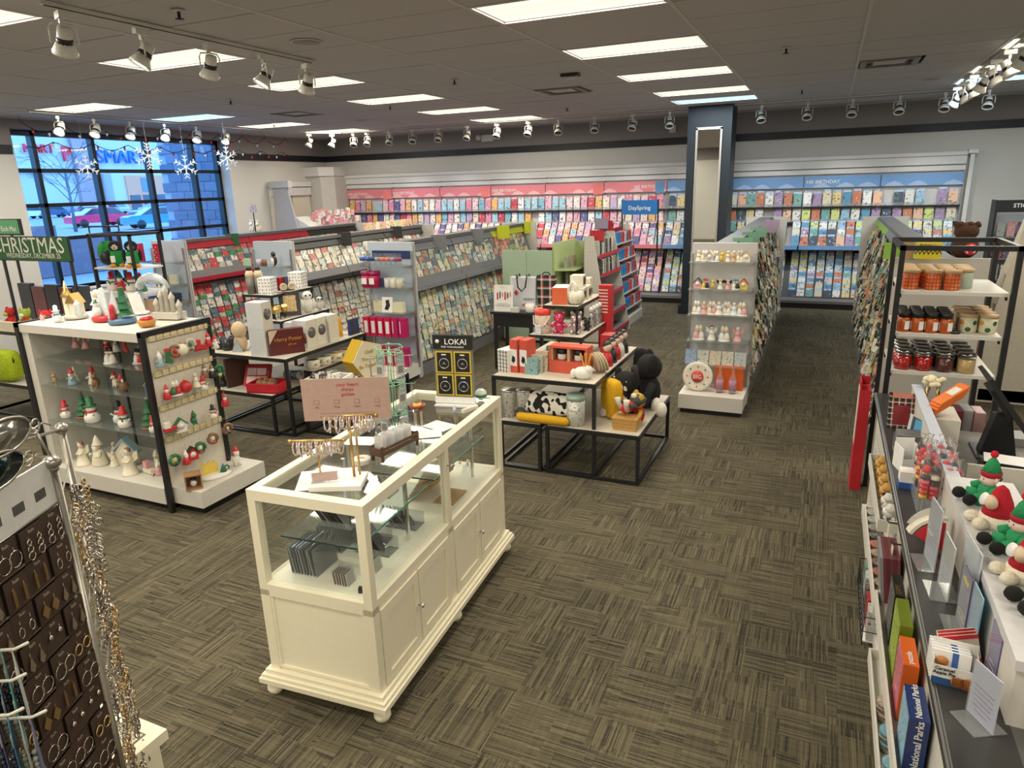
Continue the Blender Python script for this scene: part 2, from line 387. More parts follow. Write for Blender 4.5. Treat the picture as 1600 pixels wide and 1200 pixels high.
def track(x0, y0, x1, y1, label):
    t = E('lighting_track', x0, y0, HC, 0, label, 'track')
    d = Vector((x1-x0, y1-y0, 0)); n = d.normalized().cross(Vector((0, 0, 1)))*.018
    b = B(); b._add([tuple(Vector(p)+s_*n+Vector((0, 0, z))) for z in (-.022, 0) for p, s_ in (((0, 0, 0), -1), (d, -1), (d, 1), ((0, 0, 0), 1))], [(0, 3, 2, 1), (4, 5, 6, 7), (0, 1, 5, 4), (1, 2, 6, 5), (2, 3, 7, 6), (3, 0, 4, 7)], CANM)
    b.ob('rail', t); B().tube([tuple(Vector((0, 0, -.023))+d*.01), tuple(Vector((0, 0, -.023))+d*.99)], .005, BLACK, 4).ob('slot', t)
track(-4.55, 3.15, -4.55, 5.72, 'white lighting track nearest the camera at upper left')
track(-9.55, 12.75, 2.1, 12.75, 'long white lighting track before the back wall')
track(1.50, 3.2, 1.50, 12.5, 'white lighting track at right carrying many spotlights')
track(-10.2, 6.6, -10.2, 11.4, 'white lighting track inside the window')
track(-10.1, 12.0, -9.55, 12.75, 'short lighting track angled at the far left corner')
A1 = spot(False, .5, 0.0); A2 = spot(True, -.55, -.6); used = set()
def sp_at(src, x, y, rz, lb, grp):
    o = src if src.name not in used else dup(src); used.add(src.name)
    place(o, x, y, HC-.022, rz, lb, grp, 1.15)
for i, y in enumerate((3.27, 3.85, 4.45, 5.05, 5.6)): sp_at((A1, A2)[i % 2], -4.55, y, 1.2 if i % 2 == 0 else 0, 'white %s spotlight on the nearest track, %s from the left' % (('unlit', 'lit')[i % 2], ordn(i+1)), 'spotlights on the nearest track')
for i, x in enumerate((-9.3, -8.95, -8.4, -7.85, -7.25, -6.6, -5.95, -5.3, -4.7, -4.0, -3.3, -2.65, -1.15, -.45, .2, .85, 1.45, 2.0)):
    sp_at(A1, x, 12.75, PI+rnd.uniform(-.3, .3), 'small white spotlight on the long back track, %s from the left' % ordn(i+1), 'spotlights along the back wall')
for i in range(14):
    sp_at((A1, A2)[i % 3 == 1], 1.50, 3.5+i*.66, -PI/2+rnd.uniform(-.5, .5), 'white spotlight on the right-hand track, %s from the near end' % ordn(i+1), 'spotlights on the right track')
for i, y in enumerate((7.0, 7.55, 8.15, 8.8, 9.45, 10.1)): sp_at(A2, -10.2, y, .9, 'lit white spotlight inside the window, %s from the left' % ordn(i+1), 'spotlights inside the window')
for i, (x, y) in enumerate(((-9.98, 12.15), (-9.7, 12.55))): sp_at(A1, x, y, 2.4, 'small white spotlight on the angled corner track, %s one' % ('left', 'right')[i], 'spotlights in the far corner')
for i in range(9):   # the lamps of the back track, aimed at the card wall
    sl = bpy.data.lights.new('track_lamp', 'SPOT'); sl.energy = 50; sl.spot_size = 1.35; sl.spot_blend = .8; sl.color = (1, .93, .85); sl.shadow_soft_size = .05
    so = bpy.data.objects.new('track_lamp', sl); COL.objects.link(so); so.location = (-8.6+i*1.25, 12.85, HC-.30); so.rotation_euler = (.50, 0, 0)
t = E('emergency_light', -6.85, YB-.001, 3.32, 0, 'white twin-head emergency light high on the back wall', 'emergency light')
B().box(-.14, -.08, -.07, .14, 0, .07, CANM).ob('housing', t)
for s_ in (-1, 1): B().at(s_*.2, -.06, .02, 0, PI/2).lathe([(.03, -.03), (.06, .03), (.062, .05)], 0, 0, 0, CANM, 12).ob('lamp_head', t)
tag(B().box(-2.05-.9, YB-.05, 3.22, -2.05-.78, YB, 3.36, P((.6, .58, .5))).ob('wall_sensor'), 'small beige box sensor high on the back wall left of pillar', 'sensor')
# ---------------------------------------------------------------- window and outdoors
FR = P((.008, .010, .014), .35, .3); xg = XL-.30
win = B()
MY = [WY0-.2, 7.42, 8.42, 9.48, 10.50, WY1-.03]; MZ = [WZ0, 1.70, 2.235, 2.77, WZ1-.02]
for y in MY: win.cb(xg, y, (WZ0+WZ1)/2, .12, .065, WZ1-WZ0, FR)
for z in MZ: win.cb(xg, (WY0+WY1)/2, z, .12, WY1-WY0, .06 if z < 3.2 else .12, FR)
win = struct(win, 'window_1')
for i in range(5):
    for j in range(4):
        B().cb(xg-.01, (MY[i]+MY[i+1])/2, (MZ[j]+MZ[j+1])/2, .006, MY[i+1]-MY[i]-.06, MZ[j+1]-MZ[j]-.06, GLASS).ob('pane', win)
struct(B().box(XL-.35, WY0, WZ0-.04, XL+.02, WY1, WZ0, WHITE), 'trim_3')
g = B().box(-200, -40, -.15, XL-.35, 160, -.02, P((.20, .21, .22), .9, 0, .1, .5)); struct(g, 'ground')
# block wall to the right of the window
bw = B().box(-13.66, 11.515, -.02, XL-.36, 11.8, 4.6, P((.30, .33, .38), .9)); bw = tag(bw.ob('brick_wall'), 'grey blue block wall standing outside the right window panes', 'wall', kind='thing')
blk = None; BR = [P(c, .9, 0, .15, 12) for c in ((.12, .15, .21), (.14, .17, .24), (.10, .13, .19))]
for r in range(3, 22):
    for c in range(6):
        x = -13.64+c*.42+(.21 if r % 2 else 0)
        if x+.41 > XL-.36+.3: continue
        mt = rnd.choice(BR)
        B().box(x+.006, 11.47, r*.2+.006, x+.412, 11.52, r*.2+.194, mt).ob('brick', bw)
# store across the car park
FX = -118
t = E('store_building', FX, 80, 0, 0, 'long pale store building with blue and red letters across the car park', 'building')
st = P((.52, .50, .50), .8); st2 = P((.38, .27, .29), .8); orng = P((.70, .30, .18), .7)
B().box(-6, -60, 0, 0, 60, 15, st).ob('wall', t)
B().box(-.5, 6.5, 0, 3, 19, 6.4, st).box(-.4, 2, 0, .8, 6.0, 15, st2).ob('entrance_wing', t); B().box(0, -34, 0, 2, -12, 8, st2).ob('side_wing', t)
B().box(.0, -60, 6.6, .6, 3, 7.2, P((.4, .38, .38))).box(.0, 15, 6.6, .6, 60, 7.2, P((.4, .38, .38))).ob('cornice', t)
B().box(3, 9, 0, 3.3, 17, 6.0, orng).ob('gable_panel', t)
for i in range(3): B().box(3.3, 9.3+i*2.6, .1, 3.4, 11.4+i*2.6, 2.6, P((.05, .08, .12), .2)).ob('window', t)
B().box(3.3, 12, 3.2, 3.4, 14, 5.6, P((.1, .2, .3), .2)).ob('window', t)
text('PET', 'sign_letters', t, .5, 5.6, 8.4, PI/2, PI/2, 3.4, P((.85, .03, .06)), 'RIGHT', 0, .2)
text('SMART', 'sign_letters', t, .5, 6.2, 8.2, PI/2, PI/2, 3.2, P((.01, .12, .55)), 'LEFT', 0, .2)
text('MART', 'sign_letters', t, .5, -1, 9.6, PI/2, PI/2, 1.9, P((.85, .03, .06)), 'RIGHT', 0, .2)
def car(x, y, rz, col, label, l=4.6, h=1.5):
    t = E('parked_car', x, y, 0, rz, label, 'car', 'cars in the car park'); w = 1.8; k = l/4.6
    pm = P(col, .3); b = B()
    prof = [(-2.3, .35), (-2.28, .85), (-2.0, .95), (-1.1, 1.0), (-.6, 1.02), (2.2, .95), (2.3, .7), (2.28, .35)]
    b.prism([(p*k, q) for p, q in prof], -w/2, w/2, pm); b.ob('body', t)
    b = B(); b.prism([(-1.35*k, .98), (-.6*k, h-.03), (1.1*k, h), (1.9*k, .96)], -w/2+.12, w/2-.12, P((.03, .05, .08), .1)); b.ob('glasshouse', t)
    B().prism([(-.62*k, h-.05), (-.55*k, h+.01), (1.05*k, h+.03), (1.15*k, h-.03)], -w/2+.1, w/2-.1, pm).ob('roof', t)
    for a in (-1.4*k, 1.4*k):
        for s_ in (-1, 1): B().at(a, s_*.8, .33, 0, PI/2).lathe([(.33, -.1), (.33, .1)], 0, 0, 0, BLACK, 12).ob('wheel', t)
    return t
car(-56, 40.2, 1.3, (.75, .02, .10), 'bright red car parked nearest the window outside')
car(-47, 38.6, 1.2, (.03, .22, .35), 'teal blue car in front of the red car', 4.8)
car(-64, 52.5, 1.5, (.05, .10, .18), 'dark blue car behind the red car outside', 5)
car(-47, 21.5, 1.4, (.70, .05, .12), 'red car cut off at the left window edge')
for i, (x, y, c) in enumerate(((-92, 52, (.1, .2, .3)), (-92, 56.5, (.6, .62, .65)), (-92, 61, (.05, .1, .2)), (-94, 65.5, (.65, .05, .1)), (-94, 70, (.3, .4, .5)), (-94, 38, (.15, .2, .3)), (-94, 43, (.5, .52, .55)), (-80, 66, (.2, .3, .45)), (-80, 71, (.55, .6, .65)), (-94, 32, (.08, .12, .2)), (-70, 50, (.75, .78, .8)))):
    car(x, y, 1.57 if i % 2 else .1, c, '%s car in the far parking rows, %s placed' % (cn(c), ordn(i+1)))
tr = E('bare_tree', -50, 34.0, 0, 0, 'leafless young tree with thin branches standing in the car park', 'tree'); bark = P((.12, .12, .16), .9)
B().tube([(0, 0, 0), (.1, 0, 2), (0, .1, 4)], [.14, .11, .06], bark).ob('trunk', tr)
b = B()
def br(p, d, l, r, n):
    q = p+d*l; b.tube([tuple(p), tuple(q)], [r, r*.6], bark, 4)
    if n:
        for _ in range(3): br(p+d*l*rnd.uniform(.5, 1), (d+Vector([rnd.uniform(-.6, .6) for _ in '123'])).normalized(), l*.66, r*.55, n-1)
for i in range(9): br(Vector((0, 0, 1.6+i*.3)), Vector((math.cos(i*2.4), math.sin(i*2.4), 1.1)).normalized(), 1.7, .04, 3)
b.ob('branches', tr)
t = E('low_wall', -22, 13.0, 0, 0, 'dark low wall with stepped top outside the lower left panes', 'wall')
B().box(-.2, -3, 0, .2, 1.2, 1.55, P((.16, .12, .15), .9)).ob('near_section', t); B().box(-.2, 1.2, 0, .2, 3.2, 1.15, P((.14, .11, .14), .9)).ob('far_section', t)
# snowflakes and string lights in the window
SNW = P((.85, .88, .92), .3)
def flake(r, n_, x, y, z, rz, lb):
    t = E('hanging_snowflake', x, y, z, rz, lb, 'snowflake ornament', 'snowflakes hanging in the window')
    B().tube([(0, 0, r), (0, 0, HC-z)], .0015, PAPER, 4).ob('thread', t)
    for k in range(6):
        a = k*PI/3+PI/2; b = B(); c, s_ = math.cos(a), math.sin(a)
        b.tube([(0, 0, 0), (c*r, 0, s_*r)], .008, SNW, 5)
        for f in n_:
            for w in (-.8, .8):
                b.tube([(c*r*f, 0, s_*r*f), (c*r*f+math.cos(a+w)*r*.3, 0, s_*r*f+math.sin(a+w)*r*.3)], .007, SNW, 4)
        b.ob('arm', t)
    B().ball(0, 0, 0, .03, .012, .03, SNW).ob('hub', t)
flake(.17, (.45, .8), -10.7, 7.66, 2.80, 1.25, 'spiky white snowflake in front of the left window panes')
flake(.19, (.35, .6, .85), -9.75, 8.03, 2.93, 1.2, 'feathery white snowflake hanging at the middle mullion')
flake(.19, (.5, .8), -10.3, 9.20, 2.80, 1.1, 'bold white snowflake hanging lowest against the block wall')
flake(.19, (.4, .75), -9.3, 9.18, 2.90, 1.3, 'white snowflake hanging before the right window jamb')
t = E('string_lights', -10.9, 6.9, 3.42, 0, 'string of red and white bulbs swagged along the window top', 'string lights')
for i in range(10): B().tube([(0, i*.62, .0), (0, i*.62, HC-3.42)], .004, BLACK, 4).ob('ceiling_hook', t)
cab = []; BU = [P((.75, .03, .05), .3), P((.8, .82, .9), .3)]
for row, (amp, z0, x0) in enumerate(((.14, .02, 0), (.10, -.25, .05))):
    pts = [(x0, i*.08, z0-amp*abs(math.sin(i*.08*PI/.62+row))) for i in range(72)]
    cab.append(B().tube(pts, .006, BLACK, 4).ob('cable', t))
    for i in range(2, 71, 3):
        p = pts[i]; B().lathe([(.012, 0), (.014, -.02)], *p, BLACK, 6).lathe([(.014, -.02), (.02, -.035), (.004, -.07)], *p, BU[(i//3) % 2], 6).ob('bulb', t)
# ---------------------------------------------------------------- pillar with mirror
PB = P((.008, .016, .024), .45)
t = B().box(-.36, 0, 0, .36, .62, HC, PB); pil = t.ob('pillar'); pil.location = (-1.94, 12.56, 0)
tag(pil, 'tall dark navy square pillar with a framed mirror, in front of the back wall', 'pillar', kind='thing')
B().box(-.40, -.04, 0, .40, .66, .16, PB).ob('base', pil)
mir = B().box(-.215, -.035, .42, -.185, -.001, 3.16, STEEL).box(.185, -.035, .42, .215, -.001, 3.16, STEEL).box(-.215, -.035, 3.13, .215, -.001, 3.17, STEEL).box(-.215, -.035, .40, .215, -.001, .44, STEEL).ob('mirror_frame', pil)
B().box(-.19, -.02, .43, .19, -.012, 3.14, P((.85, .86, .85), .02, 1, 0)).ob('mirror', mir)
# ---------------------------------------------------------------- cards
PAL = {
 'pink': [(.85, .80, .80), (.80, .55, .62), (.75, .25, .40), (.82, .82, .84), (.85, .65, .70), (.35, .60, .75), (.55, .40, .65), (.80, .45, .15), (.60, .06, .10), (.80, .72, .60), (.12, .12, .35), (.75, .40, .55)],
 'blue': [(.80, .82, .84), (.30, .50, .72), (.10, .30, .50), (.75, .62, .30), (.80, .50, .35), (.55, .20, .12), (.15, .40, .38), (.70, .72, .70), (.35, .25, .45), (.70, .65, .50), (.05, .08, .15), (.60, .70, .25)],
 'red': [(.82, .80, .78), (.60, .03, .05), (.70, .68, .66), (.62, .05, .06), (.35, .42, .45), (.08, .15, .20), (.78, .74, .66), (.05, .28, .08), (.65, .10, .10), (.55, .50, .42)],
 'white': [(.80, .78, .72), (.74, .71, .62), (.70, .66, .56), (.82, .80, .76), (.60, .22, .20), (.55, .62, .60), (.66, .60, .48)],
 'mix': [(.70, .70, .62), (.60, .56, .44), (.45, .52, .42), (.75, .72, .62), (.30, .42, .42), (.50, .28, .18), (.66, .60, .36), (.35, .45, .52), (.60, .58, .52), (.15, .18, .22)],
 'green': [(.45, .50, .15), (.70, .60, .30), (.60, .20, .15), (.65, .62, .50), (.30, .40, .18), (.70, .35, .25)],
 'edge': [(.60, .58, .50), (.10, .11, .09), (.62, .48, .22), (.02, .03, .03), (.38, .38, .34), (.50, .22, .14), (.18, .28, .26), (.70, .68, .60), (.03, .03, .03), (.25, .30, .20)],
}
cardmesh = {}
def card(x, y, z, w, h, lean, rz, c, label, group):
    """one greeting card standing at x,y,z, facing -y when rz is 0"""
    k = (round(w, 3), round(h, 3))
    if k not in cardmesh:
        o = B().box(-w/2, 0, 0, w/2, .012, h, CARD).ob('greeting_card'); cardmesh[k] = o.data
    else:
        o = bpy.data.objects.new('greeting_card', cardmesh[k]); COL.objects.link(o)
    o.location = (x, y, z); o.rotation_euler = (Matrix.Rotation(rz, 4, 'Z') @ Matrix.Rotation(-lean, 4, 'X')).to_euler()
    o.color = (*c, 1)
    return tag(o, label, 'greeting card', group)
def cardsbulk(spec, label, group=None, name='greeting_cards'):
    b = B()
    for x, y, z, w, h, lean, rz, c in spec:
        b.at(x, y, z, rz, -lean); b.c = c
        b.box(-w/2, 0, 0, w/2, .010, h, CARDS)
    o = b.ob(name); return tag(o, label, 'greeting cards', group, 'stuff')
# ---------------------------------------------------------------- back wall card display
X0, X1, XB = -10.62, 2.03, -2.94
t = E('card_wall_display', X0, YB, 0, 0, 'long white wall fixture of card shelves with pink and blue headers on the back wall', 'shelving'); L_ = X1-X0
PK = P((.72, .22, .26), .5); BL = P((.16, .33, .62), .5); HW = P((.66, .66, .66), .5); GR = P((.30, .30, .32), .5)
B().box(0, -.06, .12, L_, -.001, 2.62, P((.60, .60, .62), .5)).ob('back_panel', t)
B().box(0, -.14, 2.46, L_, -.06, 2.66, HW).box(0, -.17, 2.60, L_, -.06, 2.66, HW).ob('top_valance', t)
B().box(0, -.12, 2.36, L_, -.06, 2.44, HW).ob('lower_valance', t)
B().box(0, -.62, .10, L_, -.06, .14, GR).box(0, -.60, 0, L_, -.08, .10, BLACK).box(0, -.64, .14, L_, -.60, .19, GR).ob('base_deck', t)
secs = [X0]
while secs[-1]+1.24 < XB-.5: secs.append(secs[-1]+(XB-X0)/6)
NSEC = 6
pinks = [X0+i*(XB-X0)/6 for i in range(7)]; blues = [XB+i*(X1-XB)/4 for i in range(5)]
for i, x in enumerate(pinks+blues[1:]):
    B().cb(x-X0, -.08, 1.36, .02, .05, 2.5, GR).ob('upright', t)
for i in range(10):
    a, c = (pinks[i], pinks[i+1]) if i < 6 else (blues[i-6], blues[i-5])
    mt = PK if i < 6 else BL; soft = P((.80, .45, .48), .5) if i < 6 else P((.35, .50, .75), .5)
    h = B().box(a-X0+.01, -.135, 2.125, c-X0-.01, -.10, 2.325, mt).ob('header_panel', t)
    for q in range(3):
        b = B(); xx_ = a-X0+.2+q*(c-a-.4)/2+rnd.uniform(-.1, .1)
        b.at(xx_, -.1365, 2.126, 0).prism([(-.16, 0), (-.10, .05), (0, .085), (.10, .05), (.16, 0)], -.001, .001, soft, 'y').ob('wave_motif', h)
    if i in (0, 1, 3, 8, 5): text('HER BIRTHDAY' if i < 5 else 'HIS BIRTHDAY', 'header_lettering', h, (a+.32 if i != 5 else c-.38)-X0, -.138, 2.20, PI/2, 0, .085, PAPER)
    if i in (0, 2, 4, 5, 6): B().at(c-X0-.12, -.15, 2.10, .25).box(-.10, -.004, 0, .10, 0, .22, P((.80, .20, .20)) if i < 5 else P((.12, .30, .55))).ob('flag_sign', t)
for z in (1.79, 1.515):
    for i in range(10):
        a, c = (pinks[i], pinks[i+1]) if i < 6 else (blues[i-6], blues[i-5])
        s_ = B().box(a-X0+.012, -.17, z-.02, c-X0-.012, -.06, z, GR).box(a-X0+.012, -.175, z-.025, c-X0-.012, -.168, z+.01, BLACK).ob('card_shelf', t)
        B().box(a-X0+.02, -.172, z+.01, c-X0-.02, -.169, z+.06, PLASTIC).ob('acrylic_lip', s_)
for i in range(10):
    a, c = (pinks[i], pinks[i+1]) if i < 6 else (blues[i-6], blues[i-5]); mt = PK if i < 6 else BL
    B().prism([(-.06, 1.50), (-.44, 1.10), (-.44, 1.06), (-.06, 1.04)], a-X0+.012, c-X0-.012, GR, 'x').ob('tier_panel', t)
    B().box(a-X0+.012, -.47, 1.05, c-X0-.012, -.438, 1.12, mt).ob('ledge_strip', t)
    B().prism([(-.06, 1.0), (-.62, .16), (-.06, .16)], a-X0+.012, c-X0-.012, BLACK, 'x').ob('lower_tier_panel', t)
n_things = 0
BW = []
def wallrow(x0, x1, z, y, w, pitch, h, lean, pal, rowname, wall, thing, gap=.06, hd=None):
    global n_things
    n = int((x1-x0)/pitch); j = 0; dx = (x1-x0-n*pitch)/2
    prev = None
    for i in range(n):
        x = x0+dx+(i+.5)*pitch
        if rnd.random() < gap: continue
        c = rnd.choice([q for q in PAL[pal] if q != prev]); prev = c
        if pal == 'pink' and rowname and -8 < x < -5 and rnd.random() < .5: c = rnd.choice([(.35, .60, .75), (.80, .82, .84), (.20, .45, .60)])
        hh = h*rnd.choice((1, 1, 1, .93, 1.06)); hh = round(hh, 3)
        if thing:
            j += 1; n_things += 1
            card(x, y, z, w, hh, lean, 0, c, '%s greeting card, %s from the left %s' % (cn(c), ordn(j), wall), 'cards on the back wall')
        else: BW.append((x, y, z, w, hh, lean, 0, c))
        if hd is not None:  # coloured envelope tab behind the card
            BW.append((x, y+.014, z, w*.9, hh+.035, lean, 0, hd))
pk, bl_ = (.85, .50, .55), (.40, .58, .82)
for z, nm in ((1.80, 'top'), (1.525, 'second')):
    wallrow(X0, XB, z, YB-.155, .132, .158, .245, .10, 'pink', nm, '%s shelf, pink wall section' % nm, True, .03, pk)
    wallrow(XB, X1, z, YB-.155, .136, .163, .245, .10, 'blue', nm, '%s shelf, blue wall section' % nm, True, .05, bl_)
for i, z in enumerate((1.36, 1.24, 1.12)):
    yy_ = YB-.25-i*.09
    wallrow(X0, XB, z, yy_, .125, .150, .17, .35, 'pink', '', '', False, .02, pk)
    wallrow(XB, -.66, z, yy_, .13, .150, .17, .35, 'blue', '', '', False, .02, bl_)
    wallrow(-.64, .66, z, yy_, .13, .150, .17, .35, 'blue', '', 'upper tier row %s between two aisle gondolas' % ordn(i+1), True, .02, bl_)
    wallrow(.68, X1, z, yy_, .13, .150, .17, .35, 'blue', '', '', False, .02, bl_)
for i in range(8):
    z = .88-i*.10; yy_ = YB-.16-i*.062
    wallrow(X0, XB, z, yy_, .125, .150, .16, .35, 'pink', '', '', False, .01, pk)
    wallrow(XB, -.62, z, yy_, .125, .150, .16, .35, 'blue', '', '', False, .02, bl_)
    wallrow(-.6, .66, z, yy_, .125, .150, .16, .35, 'blue', '', 'lower tier row %s between the two gondolas' % ordn(i+1), i >= 5, .02, bl_)
    wallrow(.68, X1, z, yy_, .125, .150, .16, .35, 'blue', '', '', False, .02, bl_)
cardsbulk(BW, 'tiered rows of birthday cards filling the lower back wall display', 'cards on the back wall')
t = E('display_post', 2.10, YB-.15, 0, 0, 'tall slim white post closing the right end of the card wall', 'post')
B().box(-.03, -.03, 0, .03, .03, 2.62, HW).ob('shaft', t); B().box(-.07, -.07, 2.62, .07, .07, 2.68, HW).ob('cap', t)
# corner column and cabinet, far left
t = E('corner_column', -10.95, 13.95, 0, 0, 'white panelled column with wide cap in the far left corner', 'column')
WP = P((.56, .54, .52), .6, 0, .06, 8)
CP = [(-.31, -.50), (.10, -.50), (.33, -.27), (.33, .29), (-.31, .29)]
B().prism(CP, 0, 2.66, WP, 'z').ob('shaft', t)
B().prism([(x*1.06 if x > 0 else x, y*1.1-(.0 if y < 0 else .03)) for x, y in CP], 2.66, 2.86, HW, 'z').ob('cap', t)
t = E('wall_cabinet', XL+.02, 12.9, 0, 0, 'pale wall panelling with two tall panels left of the corner column', 'wall panel')
B().box(0, -.75, .1, .06, .52, 2.25, P((.66, .62, .52), .6)).ob('back_panel', t); B().box(0, -.75, 2.25, .12, .52, 2.42, HW).box(0, -.75, 2.44, .14, .52, 2.55, HW).ob('valance', t)
B().box(.06, -.12, .1, .075, -.10, 2.25, GR).ob('joint_strip', t)
t = E('tapered_display_end', XL+.5, 12.15, 0, 0, 'grey tapering display end panel with flat cap near the far left corner', 'display')
B().prism([(-.42, 0), (.55, 0), (.06, 2.42), (-.34, 2.42)], -.02, .02, P((.42, .42, .46), .6), 'y').ob('side_panel', t); B().box(-.40, -.06, 2.42, .14, .06, 2.56, P((.5, .5, .54), .6)).ob('cap', t)
B().prism([(.10, 1.35), (.9, 1.35), (.8, 1.45), (.12, 1.8)], .05, .5, HW, 'y').ob('shelf', t)
pkb = []
for i in range(70):
    pkb.append((-10.2+rnd.uniform(-.35, .75), 12.6+rnd.uniform(-.2, .3), 1.45+rnd.uniform(0, .40), .10, .12, .1, rnd.uniform(-.4, .4), rnd.choice([(.85, .40, .40), (.85, .70, .65), (.80, .25, .30), (.85, .80, .70), (.75, .55, .50)])))
tag(cardsbulk(pkb, 'heap of coral and white gift packets on the shelf in the far left corner', None, 'gift_packets'), cat='gift packets')
# ---------------------------------------------------------------- gondolas
GP = P((.50, .49, .46), .55, 0, .05, 10); GREYP = P((.16, .16, .17), .5)
def gondola(name_label, x0, x1, y0, y1, sides, H=1.70, ncol=3):
    """sides: list of (sign, pal, ledge mat, header mat, list of card things ok)"""
    cx = (x0+x1)/2; w = (x1-x0)/2; L = y1-y0
    t = E('card_gondola', cx, y0, 0, 0, name_label, 'shelving', 'double-sided card gondolas')
    B().box(-.03, .02, .0, .03, L-.02, H-.02, GP).ob('spine', t)
    for yy in (0, L-.03): B().box(-w, yy, 0, w, yy+.03, H, GP).ob('end_panel', t)
    B().box(-w+.01, .03, 0, w-.01, L-.03, .14, GREYP).ob('base', t)
    B().box(-.10, .03, H-.05, .10, L-.03, H-.005, P((.12, .12, .13), .5)).ob('top_rail', t)
    for sg, pal, led, hd, thing in sides:
        X = lambda a: sg*a
        for i in range(ncol):
            a, c = .035+i*(L-.07)/ncol, .035+(i+1)*(L-.07)/ncol
            def slab(poly, nm, mt):
                pts = [(X(p), q) for p, q in poly]
                if sg < 0: pts = pts[::-1]
                return B().prism(pts, a+.008, c-.008, mt, 'y').ob(nm, t)
            mh = hd[i % len(hd)]
            slab([(.06, H-.02), (.13, H-.14), (.12, H-.15), (.04, H-.05)], 'header_strip', mh)
            if pal == 'edge':
                slab([(.05, H-.14), (.10, H-.14), (w-.10, 1.1), (w-.03, .15), (.05, .15)], 'tier_panel', GREYP); continue
            slab([(.05, H-.14), (.09, H-.14), (w-.06, 1.14), (.05, 1.14)], 'upper_tier_panel', GREYP if pal != 'mix' else GP)
            ml = led[i % len(led)]
            slab([(w-.03, 1.09), (w-.005, 1.09), (w-.005, 1.15), (w-.03, 1.15)], 'ledge_strip', ml)
            slab([(.05, 1.08), (w-.03, 1.08), (w-.03, 1.095), (.05, 1.095)], 'ledge_shelf', ml)
            slab([(.05, 1.03), (w-.20, 1.03), (w-.06, .15), (.05, .15)], 'lower_tier_panel', GREYP)
        spec = []; pitch = .145; n = int((L-.1)/pitch)
        palf = pal if callable(pal) else (lambda f: pal)
        if pal == 'edge':
            for r in range(17):
                z = 1.44-r*.078; f_ = max(0, (1.53-z)); xo = min(.12+f_*.30, w-.05+.0) if z > 1.1 else w-.075+(1.1-z)*.075
                for i in range(int((L-.1)/.11)):
                    spec.append((cx+X(xo+rnd.uniform(-.012, .02)), y0+.08+(i+.5)*.11, z+rnd.uniform(-.02, .02), .10, .13, .25+rnd.uniform(-.15, .2), sg*PI/2+rnd.uniform(-.5, .5), rnd.choice(PAL['edge'])))
            cardsbulk(spec, thing_lbl(name_label, sg), 'tiered greeting cards on the gondolas'); continue
        for r in range(5):
            z = 1.46-r*.075; xo = .10+(w-.16)*(r+.6)/5.4
            j = 0
            for i in range(n):
                if rnd.random() < .05: continue
                y = .08+(i+.5)*pitch; pc = palf(y/L); c = rnd.choice(PAL[pc])
                gx, gy = cx+X(xo), y0+y
                if thing and r >= 5-thing[0] and i < thing[1]:
                    j += 1
                    card(gx, gy, z, .115, .165, .22, sg*PI/2, c, '%s card, %s from the near end, %s row %s' % (cn(c), ordn(j), ('bottom', 'second-lowest', 'third-lowest')[4-r], thing[2]), thing[3])
                else: spec.append((gx, gy, z+rnd.uniform(-.008, .012), rnd.choice((.115, .115, .125)), .165, .22+rnd.uniform(-.05, .1), sg*PI/2+rnd.uniform(-.05, .05), c))
        for r in range(10):
            z = .88-r*.078; xo = w-.165+.13*(r+1)/10
            for i in range(n):
                y = .08+(i+.5)*pitch; c = rnd.choice(PAL[palf(y/L)])
                spec.append((cx+X(xo), y0+y+rnd.uniform(-.008, .008), z+rnd.uniform(-.012, .012), .115, .155, .30+rnd.uniform(-.06, .1), sg*PI/2+rnd.uniform(-.06, .06), c))
        cardsbulk(spec, thing_lbl(name_label, sg), 'tiered greeting cards on the gondolas')
    return t
def thing_lbl(l, sg): return 'tiered greeting cards on the %s face of the %s' % ('right' if sg > 0 else 'left', l.split(' with ')[0])
DRED = P((.42, .01, .03), .5); SLATE = P((.18, .19, .22), .5); LIME = P((.50, .55, .02), .5); BLK2 = P((.02, .02, .022), .5); SAGE = P((.18, .36, .27), .5); PURP = P((.36, .28, .42), .5); LG = P((.22, .42, .06), .5)
LEDG = P((.20, .21, .24), .5); LEDGE2 = P((.42, .40, .22), .5)
G1 = gondola('grey gondola behind the tumbler shelves with lime header at its far end', -5.23, -4.58, 7.3, 11.3, [(1, lambda f: 'mix' if f < .62 else 'green', [LEDG, LEDG, LEDGE2], [SLATE, SLATE, LIME], (2, 16, 'of the grey gondola', 'cards above the ledge of the grey gondola')), (-1, 'mix', [LEDG], [SLATE], None)])
G2 = gondola('black-topped gondola in the middle left with white cards', -7.10, -6.45, 7.3, 11.0, [(1, 'white', [BLK2], [BLK2], (2, 14, 'of the black-topped gondola', 'cards on the black-topped gondola')), (-1, 'white', [BLK2], [BLK2], None)])
G3 = gondola('red-backed gondola nearest the window with Christmas cards', -9.07, -8.42, 7.3, 11.7, [(1, 'red', [DRED], [DRED, DRED, BLK2], (3, 12, 'of the red gondola', 'cards on the red gondola')), (-1, 'red', [DRED], [DRED], None)])
G4 = gondola('gondola right of the pillar with sage and purple headers', -1.26, -.62, 7.45, 12.6, [(1, 'edge', [GP], [SAGE], None), (-1, 'mix', [GP], [PURP], None)])
G5 = gondola('gondola behind the candle rack with green header', .50, 1.14, 6.2, 12.4, [(-1, 'edge', [GP], [LG, SLATE], None), (1, 'edge', [GP], [SAGE], None)])
